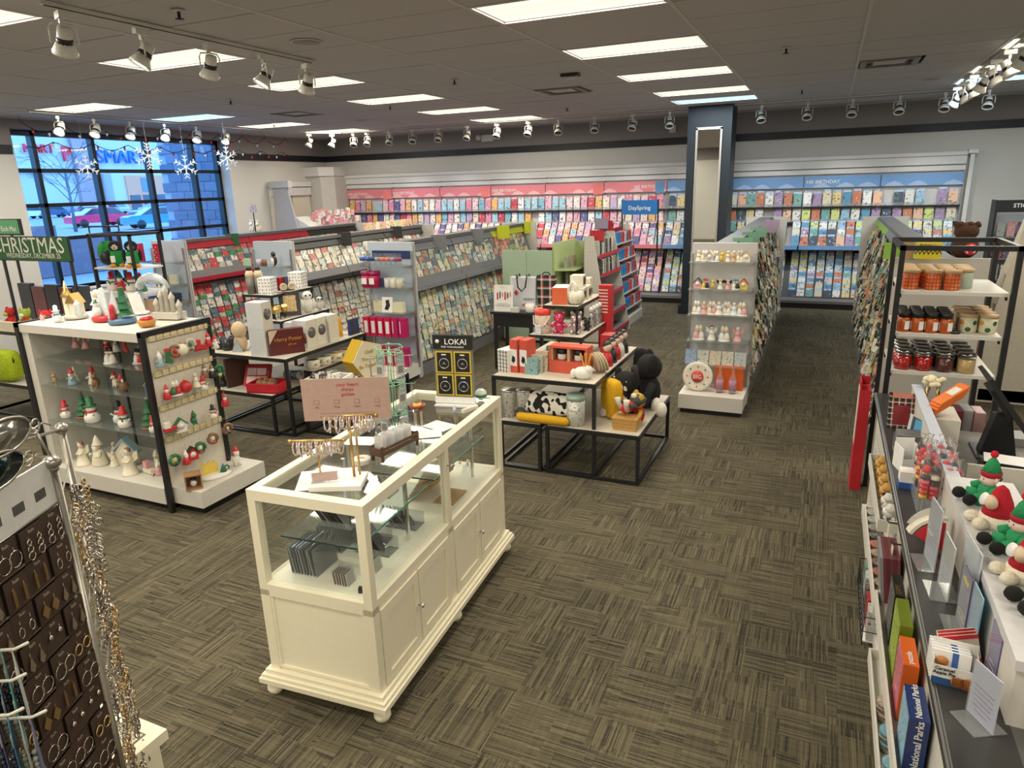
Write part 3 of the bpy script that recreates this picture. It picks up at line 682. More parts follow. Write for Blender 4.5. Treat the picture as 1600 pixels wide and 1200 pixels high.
for i, (x, y, c, c2, s_) in enumerate(((-4.66, 9.30, SLATE, None, 'grey'), (-4.66, 8.15, SLATE, None, 'pale grey'), (-4.60, 10.1, LIME, None, 'lime'), (-4.60, 11.2, LIME, None, 'far lime'), (-6.55, 8.6, BLK2, None, 'black'), (-6.55, 10.0, BLK2, None, 'far black'), (-8.55, 8.35, DGREEN, None, 'dark green'))):
    o = B().box(-.004, 0, 0, .004, .20, .20, c).ob('flag_sign'); o.location = (x-.17, y, 1.52)
    o.rotation_euler = (0, 0, -.9)
    tag(o, 'small %s category flag sign sticking out from the gondola header' % s_, 'sign', 'category flags on gondolas')
for i in range(5):
    o = B().box(-.10, -.003, 0, .10, .003, .13, (SAGE, SAGE, SAGE, PURP, PURP)[i]).ob('flag_sign'); o.location = (-.80 if i < 3 else -.74, (7.75, 8.6, 9.5, 10.3, 11.1)[i], 1.60)
    tag(o, '%s header flag on the gondola right of the pillar, %s from the near end' % (('sage', 'sage', 'sage', 'purple', 'purple')[i], ordn(i+1)), 'sign', 'header flags')
o = B().box(-.14, -.003, 0, .14, .003, .16, LG).ob('flag_sign'); o.location = (.66, 7.6, 1.54); tag(o, 'bright green header flag sign on the gondola behind the candle rack', 'sign')
# cards on top of G2's far end, and clutter on tops
sp_ = [(-6.72, 9.35+i*.10, 1.70, .09, .12, .1, 1.2, rnd.choice([(.80, .72, .40), (.78, .60, .35), (.55, .65, .45), (.80, .78, .70), (.75, .45, .30)])) for i in range(14)]
cardsbulk(sp_, 'row of small cream gift cards standing on top of the black-topped gondola', None)
b = B().prism([(-6.85, 1.70), (-6.4, 1.70), (-6.75, 1.84)], 9.2, 9.22, BLK2, 'y')
# ---------------------------------------------------------------- endcaps
def endcap(label, x0, x1, yb, shelves, depth=.30, base=True, H=1.70, tint=None):
    """shelf unit facing -y fixed to a gondola end"""
    t = E('endcap_shelf_unit', (x0+x1)/2, yb, 0, 0, label, 'shelving', 'endcap shelf units'); w = (x1-x0)/2
    pan = P(tint or (.50, .50, .52), .5, 0, .05, 12)  # tint holds a daylight cast mixed into the panel colour
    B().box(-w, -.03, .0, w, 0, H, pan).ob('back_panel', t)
    for s_ in (-1, 1): B().box(s_*w-.012, -.055, .15, s_*w+.012, -.03, H-.1, STEEL).ob('slotted_upright', t)
    for z in shelves:
        B().box(-w+.01, -depth, z-.012, w-.01, -.055, z, SHELFGLASS if base != 'plain' else GP).ob('shelf', t)
        for s_ in (-1, 1): B().prism([(-depth+.02, z-.012), (-.055, z-.012), (-.055, z-.05), (-.10, z-.045)], s_*(w-.02)-.003, s_*(w-.02)+.003, STEEL, 'x').ob('bracket', t)
    B().box(-w, -.50, .05, w, -.03, .20, LAM).box(-w+.02, -.48, 0, w-.02, -.03, .05, BLACK).ob('base_deck', t)
    return t
EC = endcap('pale endcap of figurines facing the aisle by the pillar', -1.26, -.62, 7.44, (1.53, 1.255, .99, .715, .455), .26)
E1 = endcap('blue-lit endcap of tumblers and red boxes in front of the grey gondola', -5.23, -4.58, 7.29, (1.44, 1.17, .87, .57), .30, tint=(.46, .53, .64))  # blue window light painted into this back panel and the next two
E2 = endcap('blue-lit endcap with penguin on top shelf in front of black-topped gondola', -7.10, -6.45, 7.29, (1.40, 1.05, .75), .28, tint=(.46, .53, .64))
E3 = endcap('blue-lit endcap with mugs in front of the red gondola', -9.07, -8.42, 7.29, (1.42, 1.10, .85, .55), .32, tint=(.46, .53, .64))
B().box(-.26, -.035, 1.50, .30, -.032, 1.60, P((.01, .03, .12))).ob('blue_sign_strip', E1)
# ---------------------------------------------------------------- figurine builders
COLS = dict(w=(.80, .78, .74), r=(.55, .03, .04), g=(.03, .16, .07), b=(.10, .20, .35), k=(.02, .02, .02), t=(.55, .38, .22), p=(.72, .38, .40), y=(.75, .55, .10), s=(.55, .52, .46), n=(.25, .13, .07), c=(.78, .72, .58), v=(.72, .78, .82), l=(.30, .42, .50))
def cm(k, r=.4): return P(COLS[k], r, 0, .12, 50)
def figure(kind, x, y, z, h, c, label, group, rz=0, cat='figurine', hang=0):
    """small ornament figures; c = colour letters body, hat, trim"""
    a, d, e = [cm(q) for q in (c*3)[:3]]
    names = dict(snowman='snowman_figurine', santa='santa_figurine', angel='angel_figurine', gnome='gnome_figurine', tree='tree_figurine', dog='dog_figurine', house='house_ornament', wreath='wreath_ornament', bell='bell_ornament', ball='bauble_ornament', couple='couple_figurine', rabbit='rabbit_figurine', sled='sled_ornament', stocking='stocking_ornament')
    t = E(names[kind], x, y, z, rz, label, cat, group); k = h
    if kind == 'snowman':
        B().lathe([(.20*k, 0), (.27*k, .06*k), (.28*k, .22*k), (.18*k, .40*k)], 0, 0, 0, a, 12).ball(0, 0, .50*k, .18*k, .17*k, .17*k, a).ob('body', t)
        B().lathe([(.19*k, .40*k), (.21*k, .43*k), (.17*k, .47*k)], 0, 0, 0, e, 10).cb(.08*k, -.20*k, .32*k, .06*k, .03*k, .20*k, e).ob('scarf', t)
        B().lathe([(.22*k, .62*k), (.22*k, .65*k), (.13*k, .67*k), (.12*k, .95*k), (.03*k, 1*k)], 0, 0, 0, d, 10).ob('hat', t)
        B().at(0, -.17*k, .5*k, 0, PI/2).lathe([(.03*k, 0), (.005*k, .12*k)], 0, 0, 0, P(COLS['y'] if 0 else (.8, .3, .05)), 5).ob('nose', t)
        B().tube([(-.22*k, 0, .3*k), (-.36*k, -.05*k, .42*k)], .035*k, a if h > .1 else d, 5).ob('arm', t); B().tube([(.22*k, 0, .3*k), (.36*k, -.05*k, .40*k)], .035*k, a if h > .1 else d, 5).ob('arm', t)
    elif kind in ('santa', 'gnome'):
        B().lathe([(.24*k, 0), (.27*k, .05*k), (.20*k, .30*k), (.13*k, .52*k)], 0, 0, 0, a, 12).ob('body', t)
        B().ball(0, -.02*k, .60*k, .13*k, .12*k, .12*k, P(COLS['t'] if 0 else (.75, .5, .38))).ob('head', t)
        B().lathe([(.02*k, -.24*k), (.12*k, -.1*k), (.14*k, .02*k), (.10*k, .06*k)], 0, -.09*k, .60*k, cm('w'), 8, 1, .6).ob('beard', t)
        B().lathe([(.16*k, .66*k), (.16*k, .70*k), (.13*k, .72*k), (.07*k, .90*k), (.01*k, 1.0*k)], 0, 0, 0, d, 10).ob('hat', t)
        B().tube([(-.15*k, 0, .45*k), (-.27*k, -.10*k, .33*k), (-.2*k, -.2*k, .36*k)], .05*k, a, 5).ob('arm', t); B().tube([(.15*k, 0, .45*k), (.27*k, -.10*k, .33*k), (.2*k, -.2*k, .38*k)], .05*k, a, 5).ob('arm', t)
    elif kind in ('angel', 'bell'):
        B().lathe([(.30*k, 0), (.26*k, .05*k), (.16*k, .35*k), (.11*k, .60*k), (.07*k, .68*k)], 0, 0, 0, a, 12).ob('gown', t)
        B().ball(0, 0, .78*k, .11*k, .11*k, .13*k, P((.75, .62, .52))).ob('head', t); B().ball(0, .03*k, .83*k, .12*k, .10*k, .11*k, d).ob('hair', t)
        if kind == 'angel':
            for s_ in (-1, 1): B().prism([(s_*.05*k, .35*k), (s_*.34*k, .55*k), (s_*.36*k, .85*k), (s_*.2*k, .75*k), (s_*.06*k, .60*k)], .08*k, .11*k, e, 'y').ob('wing', t)
        B().tube([(-.12*k, 0, .58*k), (-.12*k, -.14*k, .45*k), (0, -.18*k, .47*k)], .035*k, a, 5).ob('arm', t); B().tube([(.12*k, 0, .58*k), (.12*k, -.14*k, .45*k), (0, -.18*k, .47*k)], .035*k, a, 5).ob('arm', t)
    elif kind == 'tree':
        b = B(); b.lathe([(.30*k, 0), (.30*k, .05*k), (.06*k, .06*k), (.05*k, .15*k)], 0, 0, 0, d, 12); b.ob('base', t)
        for i in range(4): B().lathe([((.30-.06*i)*k, (.12+.2*i)*k), ((.27-.06*i)*k, (.15+.2*i)*k), (.04*k, (.36+.2*i)*k)], 0, 0, 0, a, 10, 1, 1, False).ob('branch_tier', t)
        B().ball(0, 0, .97*k, .04*k, .04*k, .05*k, e).ob('topper', t)
    elif kind in ('dog', 'rabbit'):
        B().ball(0, 0, .30*k, .20*k, .26*k, .28*k, a).tube([(-.1*k, -.12*k, .3*k), (-.11*k, -.2*k, .02*k)], .05*k, a).tube([(.1*k, -.12*k, .3*k), (.11*k, -.2*k, .02*k)], .05*k, a).ob('body', t)
        B().ball(0, -.12*k, .66*k, .15*k, .16*k, .15*k, a).ball(0, -.27*k, .61*k, .07*k, .09*k, .06*k, a).ob('head', t)
        for s_ in (-1, 1):
            (B().tube([(s_*.07*k, -.08*k, .76*k), (s_*.13*k, -.06*k, 1.0*k)], [.05*k, .02*k], a) if kind == 'rabbit' else B().ball(s_*.15*k, -.10*k, .62*k, .04*k, .07*k, .12*k, d)).ob('ear', t)
        if kind == 'dog': B().lathe([(.15*k, .76*k), (.14*k, .80*k), (.02*k, 1*k)], 0, -.1*k, 0, e, 8).ob('hat', t)
    elif kind == 'house':
        B().box(-.35*k, -.12*k, 0, .35*k, .12*k, .5*k, a).ob('walls', t)
        B().prism([(-.45*k, .45*k), (-.45*k, .52*k), (0, k), (.45*k, .52*k), (.45*k, .45*k), (0, .90*k)], -.17*k, .17*k, d, 'y').ob('roof', t)
        B().prism([(-.35*k, .5*k), (.35*k, .5*k), (0, .92*k)], -.11*k, .11*k, a, 'y').ob('gable', t)
        B().at(0, -.125*k, .42*k, 0, PI/2).lathe([(.20*k, 0), (.20*k, .02*k)], 0, 0, 0, cm('w'), 12).ob('clock_face', t)
    elif kind in ('wreath',):
        B().tube([(.32*k*math.cos(i*PI/8), 0, .45*k+.32*k*math.sin(i*PI/8)) for i in range(16)], .12*k, a, 6, True).ob('ring', t)
        B().ball(0, -.08*k, .14*k, .16*k, .07*k, .10*k, d).ob('bow', t)
        B().ball(0, 0, .45*k, .12*k, .1*k, .16*k, e).ob('centre_figure', t)
    elif kind == 'ball':
        B().ball(0, 0, .42*k, .40*k, .40*k, .42*k, a, 12).ob('bauble', t); B().lathe([(.08*k, .82*k), (.08*k, .95*k)], 0, 0, 0, GOLD, 8).ob('cap', t)
    elif kind == 'sled':
        for s_ in (-1, 1): B().tube([(-.45*k, s_*.12*k, 0), (.40*k, s_*.12*k, 0), (.52*k, s_*.12*k, .18*k)], .03*k, d).ob('runner', t)
        B().box(-.4*k, -.16*k, .10*k, .4*k, .16*k, .32*k, a).box(-.35*k, -.14*k, .32*k, .0, .14*k, .7*k, e).ob('body', t)
    elif kind == 'stocking':
        B().prism([(-.10*k, 1.0*k), (-.12*k, .35*k), (-.15*k, .1*k), (.2*k, 0), (.32*k, .12*k), (.14*k, .38*k), (.14*k, 1.0*k)], -.06*k, .06*k, a, 'y').ob('sock', t)
        B().box(-.14*k, -.07*k, .85*k, .17*k, .07*k, 1.02*k, d).ob('cuff', t)
    elif kind == 'couple':
        for s_, m1, m2 in ((-.16, a, d), (.16, e, d)):
            B().lathe([(.20*k, 0), (.19*k, .25*k), (.10*k, .52*k)], s_*k, 0, 0, m1, 10).ob('body', t)
            B().ball(s_*k*.7, 0, .66*k, .13*k, .13*k, .14*k, P((.78, .66, .56))).ob('head', t); B().lathe([(.14*k, .72*k), (.14*k, .75*k), (.06*k, .95*k)], s_*k*.7, 0, 0, m2, 8).ob('hat', t)
        B().lathe([(.40*k, 0), (.38*k, .06*k)], 0, 0, 0, cm('w'), 14).ob('base', t)
    if hang: B().tube([(0, 0, h), (hang*.2, 0, h+abs(hang)*.9)], .0012, P((.4, .35, .25)), 3).ob('ribbon', t)
    return t
CW = dict(w='white', r='red', g='green', b='blue', k='black', t='tan', p='pink', y='yellow', s='pewter-grey', n='brown', c='cream', v='ice-blue', l='slate-blue')
# ---------------------------------------------------------------- snowman fixture
FX0, FX1, FY0, FY1, FH = -5.80, -4.38, 3.30, 3.92, 1.40
FPAN = P((.62, .60, .55), .55, 0, .06, 15); INN = P((.24, .235, .22), .6)
t = E('ornament_shelf_fixture', FX0, FY0, 0, 0, 'white wooden fixture with black frame, glass shelves and an ornament pegboard end', 'shelving'); FT = t
w, d_ = FX1-FX0, FY1-FY0
B().box(.03, .0, FH-.075, w-.03, d_-.01, FH-.01, FPAN).ob('top_deck', t)
B().box(0.03, d_-.05, .1, w-.03, d_-.02, FH-.075, INN).ob('back_panel', t)
B().box(.04, .01, .10, .12, d_-.05, FH-.075, FPAN).ob('left_side_panel', t)
B().box(w-.03, .03, .1, w-.005, d_-.03, FH-.04, P((.62, .58, .50), .7, 0, .1, 40, .1)).ob('ornament_panel', t)
B().box(.04, -.02, .07, w-.03, d_-.05, .20, FPAN).ob('bottom_deck', t)
B().box(w-.005, .03, .07, w+.30, d_+.06, .20, FPAN).ob('end_deck', t)
B().box(.08, .05, 0, w-.05, d_-.05, .07, BLACK).box(w, .08, 0, w+.25, d_, .07, BLACK).ob('kick_plinth', t)
for x in (0, w-.02):
    for y in (0, d_-.03): B().box(x-.005, y-.015, .0, x+.035, y+.02, FH+.0, BLACK).ob('frame_post', t)
B().box(w-.022, -.015, FH-.035, w+.018, d_-.01, FH+.005, BLACK).ob('top_rail', t); B().box(-.005, -.015, FH-.035, .035, d_-.01, FH, BLACK).ob('top_rail', t)
for z in (1.115, .90, .60): B().box(.06, .02, z-.008, w-.03, .44, z, SHELFGLASS).ob('glass_shelf', t)
for x in (.35, .95):
    B().box(x, d_-.056, .2, x+.025, d_-.05, FH-.1, BLACK).ob('wall_standard', t)
for z in (1.345, 1.08, .82, .575):
    s_ = B().box(w-.004, .04, z-.02, w+.006, d_-.02, z+.015, P((.60, .52, .30), .5)).ob('hook_strip', t)
    for i in range(9): B().box(w+.004, .05+i*.062, z-.02, w+.014, .10+i*.062, z+.022, P((.66, .57, .35), .5)).tube([(w+.01, .075+i*.062, z), (w+.09, .075+i*.062, z+.005)], .002, CHROME, 4).ob('label_clip', s_)
gT = 'ornaments on top of the ornament fixture'
def FL(kind, x, y, z, h, c, desc, grp, rz=0, **k): return figure(kind, x, y, z, h, c, desc, grp, rz, **k)
FL('gnome', -5.66, 3.43, 1.40, .07, 'prp', 'tiny pink and red figurine at the left end of the fixture top', gT)
t = E('castle_church_figurine', -5.50, 3.60, 1.40, .2, 'gold-roofed church figurine with tall steeple on the fixture top', 'figurine', gT)
B().lathe([(.09, 0), (.09, .02), (.07, .03)], 0, 0, 0, cm('s'), 14).ob('base', t); B().box(-.03, -.03, .02, .05, .05, .13, cm('c')).ob('walls', t); B().prism([(-.045, .12), (.01, .2), (.065, .12)], -.04, .06, GOLD, 'y').ob('roof', t)
B().box(-.07, -.03, .02, -.02, .02, .17, cm('c')).ob('tower', t); B().lathe([(.04, .17), (.045, .18), (.02, .22), (.002, .30)], -.045, -.005, 0, GOLD, 8).ob('steeple', t); B().lathe([(.025, .02), (.02, .10), (.03, .11), (.002, .15)], .06, -.03, 0, cm('v'), 8).ob('turret', t)
FL('snowman', -5.49, 3.44, 1.40, .13, 'vvb', 'pale blue glass snowman beside the gold-roofed church', gT)
FL('angel', -5.30, 3.66, 1.40, .24, 'vvv', 'tall ice-blue angel with spread wings on the fixture top', gT)
t = E('snowman_arch_figurine', -5.14, 3.56, 1.40, .1, 'snowman standing under a pale blue arch on a red base', 'figurine', gT)
B().lathe([(.085, 0), (.085, .03), (.06, .04)], 0, 0, 0, cm('r'), 14, 1, .6).ob('base', t); B().prism([(-.03, .03), (.06, .03), (.05, .22), (.03, .26), (.0, .25), (-.02, .2)], .02, .035, cm('v'), 'y').ob('arch_panel', t); B().lathe([(.03, .04), (.035, .08), (.02, .11)], -.02, -.01, 0, cm('w'), 8).ball(-.02, -.01, .13, .022, .02, .022, cm('w')).ob('snowman', t); B().lathe([(.022, .145), (.012, .15), (.01, .17)], -.02, -.01, 0, cm('g'), 8).ob('hat', t)
t = E('tree_house_figurine', -4.90, 3.56, 1.40, .3, 'green tree figurine with snowy triangle house and red santa front', 'figurine', gT)
B().lathe([(.10, 0), (.10, .03), (.08, .04)], 0, 0, 0, cm('b'), 14).ob('base', t)
for i in range(4): B().lathe([(.07-.015*i, .06+.05*i), (.02, .12+.05*i)], .03, 0, 0, cm('g'), 9, 1, 1, False).ob('branch_tier', t)
B().prism([(-.08, .04), (.03, .04), (-.01, .26)], -.05, -.035, cm('v'), 'y').ob('snow_house', t); B().lathe([(.025, .04), (.02, .12), (.012, .15)], -.02, -.07, 0, cm('r'), 8).ob('santa', t)
o = B().at(0, 0, 0, 0, .2).box(-.075, -.002, 0, .075, .002, .17, PAPER).ob('sign_card'); o.location = (-5.08, 3.86, 1.41); tag(o, 'blank-backed white sign card leaning behind the tree house figurine', 'sign')
t = E('pie_basket', -4.58, 3.52, 1.40, .1, 'orange wicker pie basket with red berries at the fixture top corner', 'basket', gT)
B().lathe([(.055, 0), (.065, .045)], 0, 0, 0, P((.55, .25, .05), .6, 0, .3, 120), 14).ob('basket', t)
for i in range(9): B().ball(.03*math.cos(i*.8), .03*math.sin(i*.8), .05+(.012 if i == 8 else 0), .018, .018, .016, cm('r'), 6).ob('berry', t)
t = E('castle_figurine', -4.68, 3.80, 1.40, .15, 'grey pewter castle figurine with towers behind the pie basket', 'figurine', gT)
B().box(-.12, -.05, 0, .12, .06, .05, cm('s')).ob('wall', t)
for i, (x, h) in enumerate(((-.10, .10), (-.05, .16), (0, .20), (.05, .15), (.11, .09))): B().lathe([(.018, 0), (.018, h), (.024, h+.005), (.024, h+.02), (.002, h+.06)], x, 0, 0, cm('s'), 8).ob('tower', t)
CRY = glassmat('crystal', (.72, .80, .85), 2.2, .30)
t = E('crystal_arch_sculpture', -4.98, 3.90, 1.40, 0, 'clear glossy crystal arch sculpture curving over the castle', 'sculpture', gT)
B().tube([(-.14+.0, 0, 0)]+[(-.14+.20*(1-math.cos(a)), 0, .12+.19*math.sin(a)) for a in [i*PI/9*.82 for i in range(10)]], [.034, .036, .036, .036, .036, .034, .032, .03, .026, .02, .012], CRY, 12).ob('arch', t); B().lathe([(.07, 0), (.06, .015)], -.14, 0, 0, cm('v'), 12).ob('foot', t)
SH = {1.116: 'top glass shelf', .901: 'second glass shelf', .601: 'third glass shelf', .2: 'bottom deck'}
rows = [(1.116, [('couple', -4.90, .12, 'wkw'), ('couple', -4.68, .11, 'wkr'), ('gnome', -4.47, .12, 'wrn')]),
 (.901, [('rabbit', -5.62, .08, 'ttt'), ('tree', -5.47, .12, 'cwr'), ('gnome', -5.40, .13, 'lrw'), ('gnome', -5.25, .14, 'crw'), ('rabbit', -5.12, .13, 'nww'), ('dog', -4.98, .12, 'crr'), ('dog', -4.80, .13, 'nwr'), ('house', -4.62, .08, 'by'), ('stocking', -4.50, .16, 'rk')]),
 (.601, [('snowman', -5.58, .14, 'wrr'), ('tree', -5.45, .20, 'gnr'), ('snowman', -5.25, .20, 'wgr'), ('snowman', -5.02, .17, 'vkr'), ('snowman', -4.88, .16, 'wrg'), ('tree', -4.68, .22, 'gnw'), ('snowman', -4.55, .13, 'wrr')]),
 (.201, [('angel', -5.48, .20, 'cnc'), ('bell', -5.38, .13, 'ccc'), ('santa', -5.34, .24, 'ccs'), ('angel', -5.20, .13, 'csc'), ('house', -5.12, .22, 'cl'), ('gnome', -5.06, .14, 'ccs'), ('angel', -4.92, .22, 'cnc'), ('dog', -4.86, .13, 'ccc'), ('sled', -4.76, .14, 'ccp'), ('gnome', -4.68, .12, 'pcw'), ('snowman', -4.60, .16, 'wcc'), ('bell', -4.50, .12, 'wsw'), ('snowman', -4.46, .10, 'cct')])]
yo = 0
for z, its in rows:
    for i, (k, x, h, c) in enumerate(its):
        y = 3.40+(.0 if i % 2 == 0 else .07)+(0 if z > .3 else (.0, .14, .05)[i % 3])
        FL(k, x, y, z, h*1.08, c, '%s %s figurine on the %s of the ornament fixture, %s from the left' % (CW[c[0]], {'couple': 'pair', 'stocking': 'stocking', 'house': 'house', 'bell': 'bell-skirted'}.get(k, k), SH[{1.116: 1.116, .901: .901, .601: .601, .201: .2}[z]], ordn(i+1)), 'figurines on the %s' % SH[.2 if z < .3 else z], rnd.uniform(-.4, .5))
for i, (x, k, c) in enumerate(((-5.50, 'angel', 'pnw'), (-5.38, 'angel', 'pnp'), (-5.12, 'santa', 'rrw'), (-5.02, 'bell', 'wwk'), (-4.92, 'stocking', 'rwn'), (-4.74, 'bell', 'ssc'))):
    FL(k, x, 3.55, 1.165, .12, c, '%s %s hung under the fixture top, %s from the left' % (CW[c[0]], k, ordn(i+1)), 'ornaments hung inside the fixture', hang=.04)
OR = [(3.36, 1.20, 'gnome', 'lwc'), (3.43, 1.20, 'stocking', 'gr'), (3.50, 1.23, 'wreath', 'nrr'), (3.56, 1.23, 'ball', 'c'), (3.64, 1.25, 'wreath', 'sng'), (3.73, 1.24, 'sled', 'rrr'), (3.81, 1.25, 'santa', 'rrw'), (3.87, 1.22, 'gnome', 'wrc'),
 (3.37, .95, 'santa', 'rrw'), (3.45, .96, 'couple', 'gwr'), (3.54, .95, 'ball', 'r'), (3.64, .97, 'bell', 'ccc'), (3.70, .93, 'snowman', 'wrr'), (3.73, 1.02, 'gnome', 'nnn'), (3.80, 1.0, 'gnome', 'knw'), (3.87, .99, 'wreath', 'gyg'),
 (3.35, .70, 'sled', 'rgw'), (3.44, .67, 'house', 'wg'), (3.56, .69, 'dog', 'grg'), (3.75, .68, 'snowman', 'wkr'), (3.88, .74, 'santa', 'rrw'),
 (3.34, .43, 'wreath', 'gky'), (3.44, .41, 'santa', 'rww'), (3.50, .42, 'house', 'rk'), (3.58, .44, 'wreath', 'grw'), (3.71, .47, 'wreath', 'nrw'), (3.87, .50, 'wreath', 'nks')]
for i, (y, z, k, c) in enumerate(OR):
    r = 'top' if z > 1.1 else 'second' if z > .85 else 'third' if z > .55 else 'lowest'
    j = [o[0] for o in OR if ('top' if o[1] > 1.1 else 'second' if o[1] > .85 else 'third' if o[1] > .55 else 'lowest') == r].index(y)+1
    FL(k, -4.31+.0, y, z-.055, .115, c, '%s %s ornament, %s hook strip of the fixture end, %s from left' % (CW[c[0]], k, r, ordn(j)), 'ornaments on the fixture end', PI/2-.25, hang=.05)
t = E('display_box', -4.20, 3.38, .20, .9, 'small brown open-front box holding a black and white figure', 'box')
m_ = P((.35, .20, .10), .6)
B().box(-.06, -.05, 0, .06, .05, .012, m_).box(-.06, -.05, .108, .06, .05, .12, m_).box(-.06, -.05, .012, -.05, .05, .108, m_).box(.05, -.05, .012, .06, .05, .108, m_).box(-.05, .04, .012, .05, .05, .108, m_).ob('box_shell', t); B().ball(0, 0, .04, .025, .02, .028, cm('w')).ball(0, -.005, .08, .02, .02, .018, cm('k')).ob('figure', t)
t = E('holiday_scene_figurine', -4.22, 3.60, .20, 1.2, 'little snowy garden scene figurine with yellow zigzag fence', 'figurine')
B().lathe([(.10, 0), (.11, .012), (.09, .022)], 0, 0, 0, cm('w'), 14, 1.2, .7).ob('snow_base', t); B().prism([(-.08, .02), (-.08, .10), (-.06, .13), (-.04, .10), (-.02, .13), (0, .10), (.02, .13), (.04, .10), (.04, .02)], .03, .04, cm('y'), 'y').ob('fence', t); B().lathe([(.03, .02), (.002, .09)], .07, 0, 0, cm('g'), 8).ob('tree', t)
FL('dog', -4.24, 3.84, .20, .17, 'wrr', 'white dog figurine in red jacket at the right end of the fixture deck', 'figurines on the end deck', 1.3)
FL('wreath', -4.22, 3.72, .20, .06, 'grw', 'tiny green wreath figurine lying by the white dog', 'figurines on the end deck', 1.3)
# ---------------------------------------------------------------- cream glass display case
CA = E('glass_display_case', -1.655, 2.11, 0, .068, 'cream wooden display case with glass top, glass sides and panelled doors', 'display case')
cw, cl = .60, 1.60; Xc = -cw
b = B()
for i, (o_, z0, z1) in enumerate(((.045, .075, .10), (.035, .10, .118), (.02, .118, .14))): b.box(Xc-o_, -o_, z0, o_, cl+o_, z1, CREAM)
b.ob('plinth', CA)
for x in (Xc+.005, -.005):
    for y in (.005, cl/2, cl-.005): B().lathe([(.015, 0), (.03, .004), (.040, .024), (.038, .038), (.024, .052), (.026, .06), (.036, .068), (.036, .075)], x, y, 0, CREAM, 16).ob('foot', CA)
def fr_(b, ax, u0, u1, z0, z1, pos, wd, th):
    """rectangular moulding frame; ax 'x': lies on plane y=pos; ax 'y': plane x=pos"""
    for a in ((u0, z0, u1, z0+wd), (u0, z1-wd, u1, z1), (u0, z0+wd, u0+wd, z1-wd), (u1-wd, z0+wd, u1, z1-wd)):
        if ax == 'x': b.box(a[0], pos-th, a[1], a[2], pos, a[3], CREAM)
        else: b.box(pos, a[0], a[1], pos+th, a[2], a[3], CREAM)
    return b
B().box(Xc+.012, .012, .14, -.012, cl-.012, .57, CREAM).ob('carcass', CA)
for x in (Xc, -.05):
    for y in (0, cl-.05): B().box(x, y, .14, x+.05, y+.05, .57, CREAM).ob('corner_post', CA)
fr_(B(), 'x', Xc+.05, -.05, .15, .55, .014, .014, .010).ob('panel_moulding', CA)
B().box(Xc, 0, .54, -.05+.05, .05, .60, CREAM).box(Xc, cl-.05, .54, 0, cl, .60, CREAM).box(Xc, .05, .54, Xc+.05, cl-.05, .60, CREAM).box(-.05, .05, .54, 0, cl-.05, .60, CREAM).ob('middle_rail', CA)
B().box(-.02, cl/2-.03, .14, 0, cl/2+.03, .57, CREAM).ob('centre_stile', CA)
for k in range(2):
    for j in range(2):
        a = .055+k*(cl/2-.02)+j*(cl/4-.045); c = a+cl/4-.055
        dr = fr_(B().box(-.012, a, .15, -.002, c, .54, CREAM), 'y', a, c, .15, .54, -.002, .045, .008).ob('door', CA)
        if k < 2 and j == 0: B().at(.008, c-.016, .36, 0, 0, PI/2).lathe([(.005, 0), (.005, .012), (.013, .018), (.012, .026), (.004, .03)], 0, 0, 0, CHROME, 10).ob('knob', dr)
B().box(Xc+.04, .04, .585, -.04, cl-.04, .602, P((.80, .78, .66), .4)).ob('case_floor', CA)
for y, x, ww in [(0, Xc, .042), (0, -.042, .042), (cl-.042, Xc, .042), (cl-.042, -.042, .042), (cl/2-.02, -.035, .035), (cl/2-.02, Xc, .035)]: B().box(x, y, .60, x+ww, y+.042, 1.02, CREAM).ob('glazing_post', CA)
B().box(Xc, 0, 1.02, 0, .05, 1.07, CREAM).box(Xc, cl-.05, 1.02, 0, cl, 1.07, CREAM).box(Xc, .05, 1.02, Xc+.045, cl-.05, 1.07, CREAM).box(-.045, .05, 1.02, 0, cl-.05, 1.07, CREAM).ob('top_rail', CA)
B().box(Xc+.03, .035, 1.060, -.03, cl-.035, 1.066, GLASS).ob('glass_top', CA)
B().box(Xc+.04, .02, .602, -.04, .024, 1.02, GLASS).ob('glass_side', CA)
for a, c in ((.042, cl/2-.02), (cl/2+.022, cl-.042)): B().box(-.024, a, .602, -.020, c, 1.02, GLASS).ob('glass_side', CA); B().box(Xc+.02, a, .602, Xc+.024, c, 1.02, GLASS).ob('glass_side', CA)
for a, c in ((.07, cl/2-.03), (cl/2+.03, cl-.07)): B().box(Xc+.10, a, .817, -.10, c, .823, SHELFGLASS).box(Xc+.10, a-.003, .816, -.10, a, .824, P((.02, .06, .055), .2)).box(-.10, a, .816, -.097, c, .824, P((.05, .30, .22), .2)).ob('glass_shelf', CA)
for y in (.55, 1.38): 
    for x in (-.13, Xc+.12): B().box(x, y, .60, x+.014, y+.02, 1.01, CHROME).ob('shelf_standard', CA)
B().at(.0, cl/2, .93, 0, 0, PI/2).lathe([(.004, 0), (.004, .02), (.011, .026), (.009, .034)], 0, 0, 0, STEEL, 10).ob('glass_door_knob', CA)
def inC(o): # place a thing in the case frame (coordinates given in case space)
    v = Matrix.Rotation(.068, 4, 'Z') @ Vector(o.location); o.location = (v.x-1.655, v.y+2.11, v.z); o.rotation_euler[2] += .068; return o
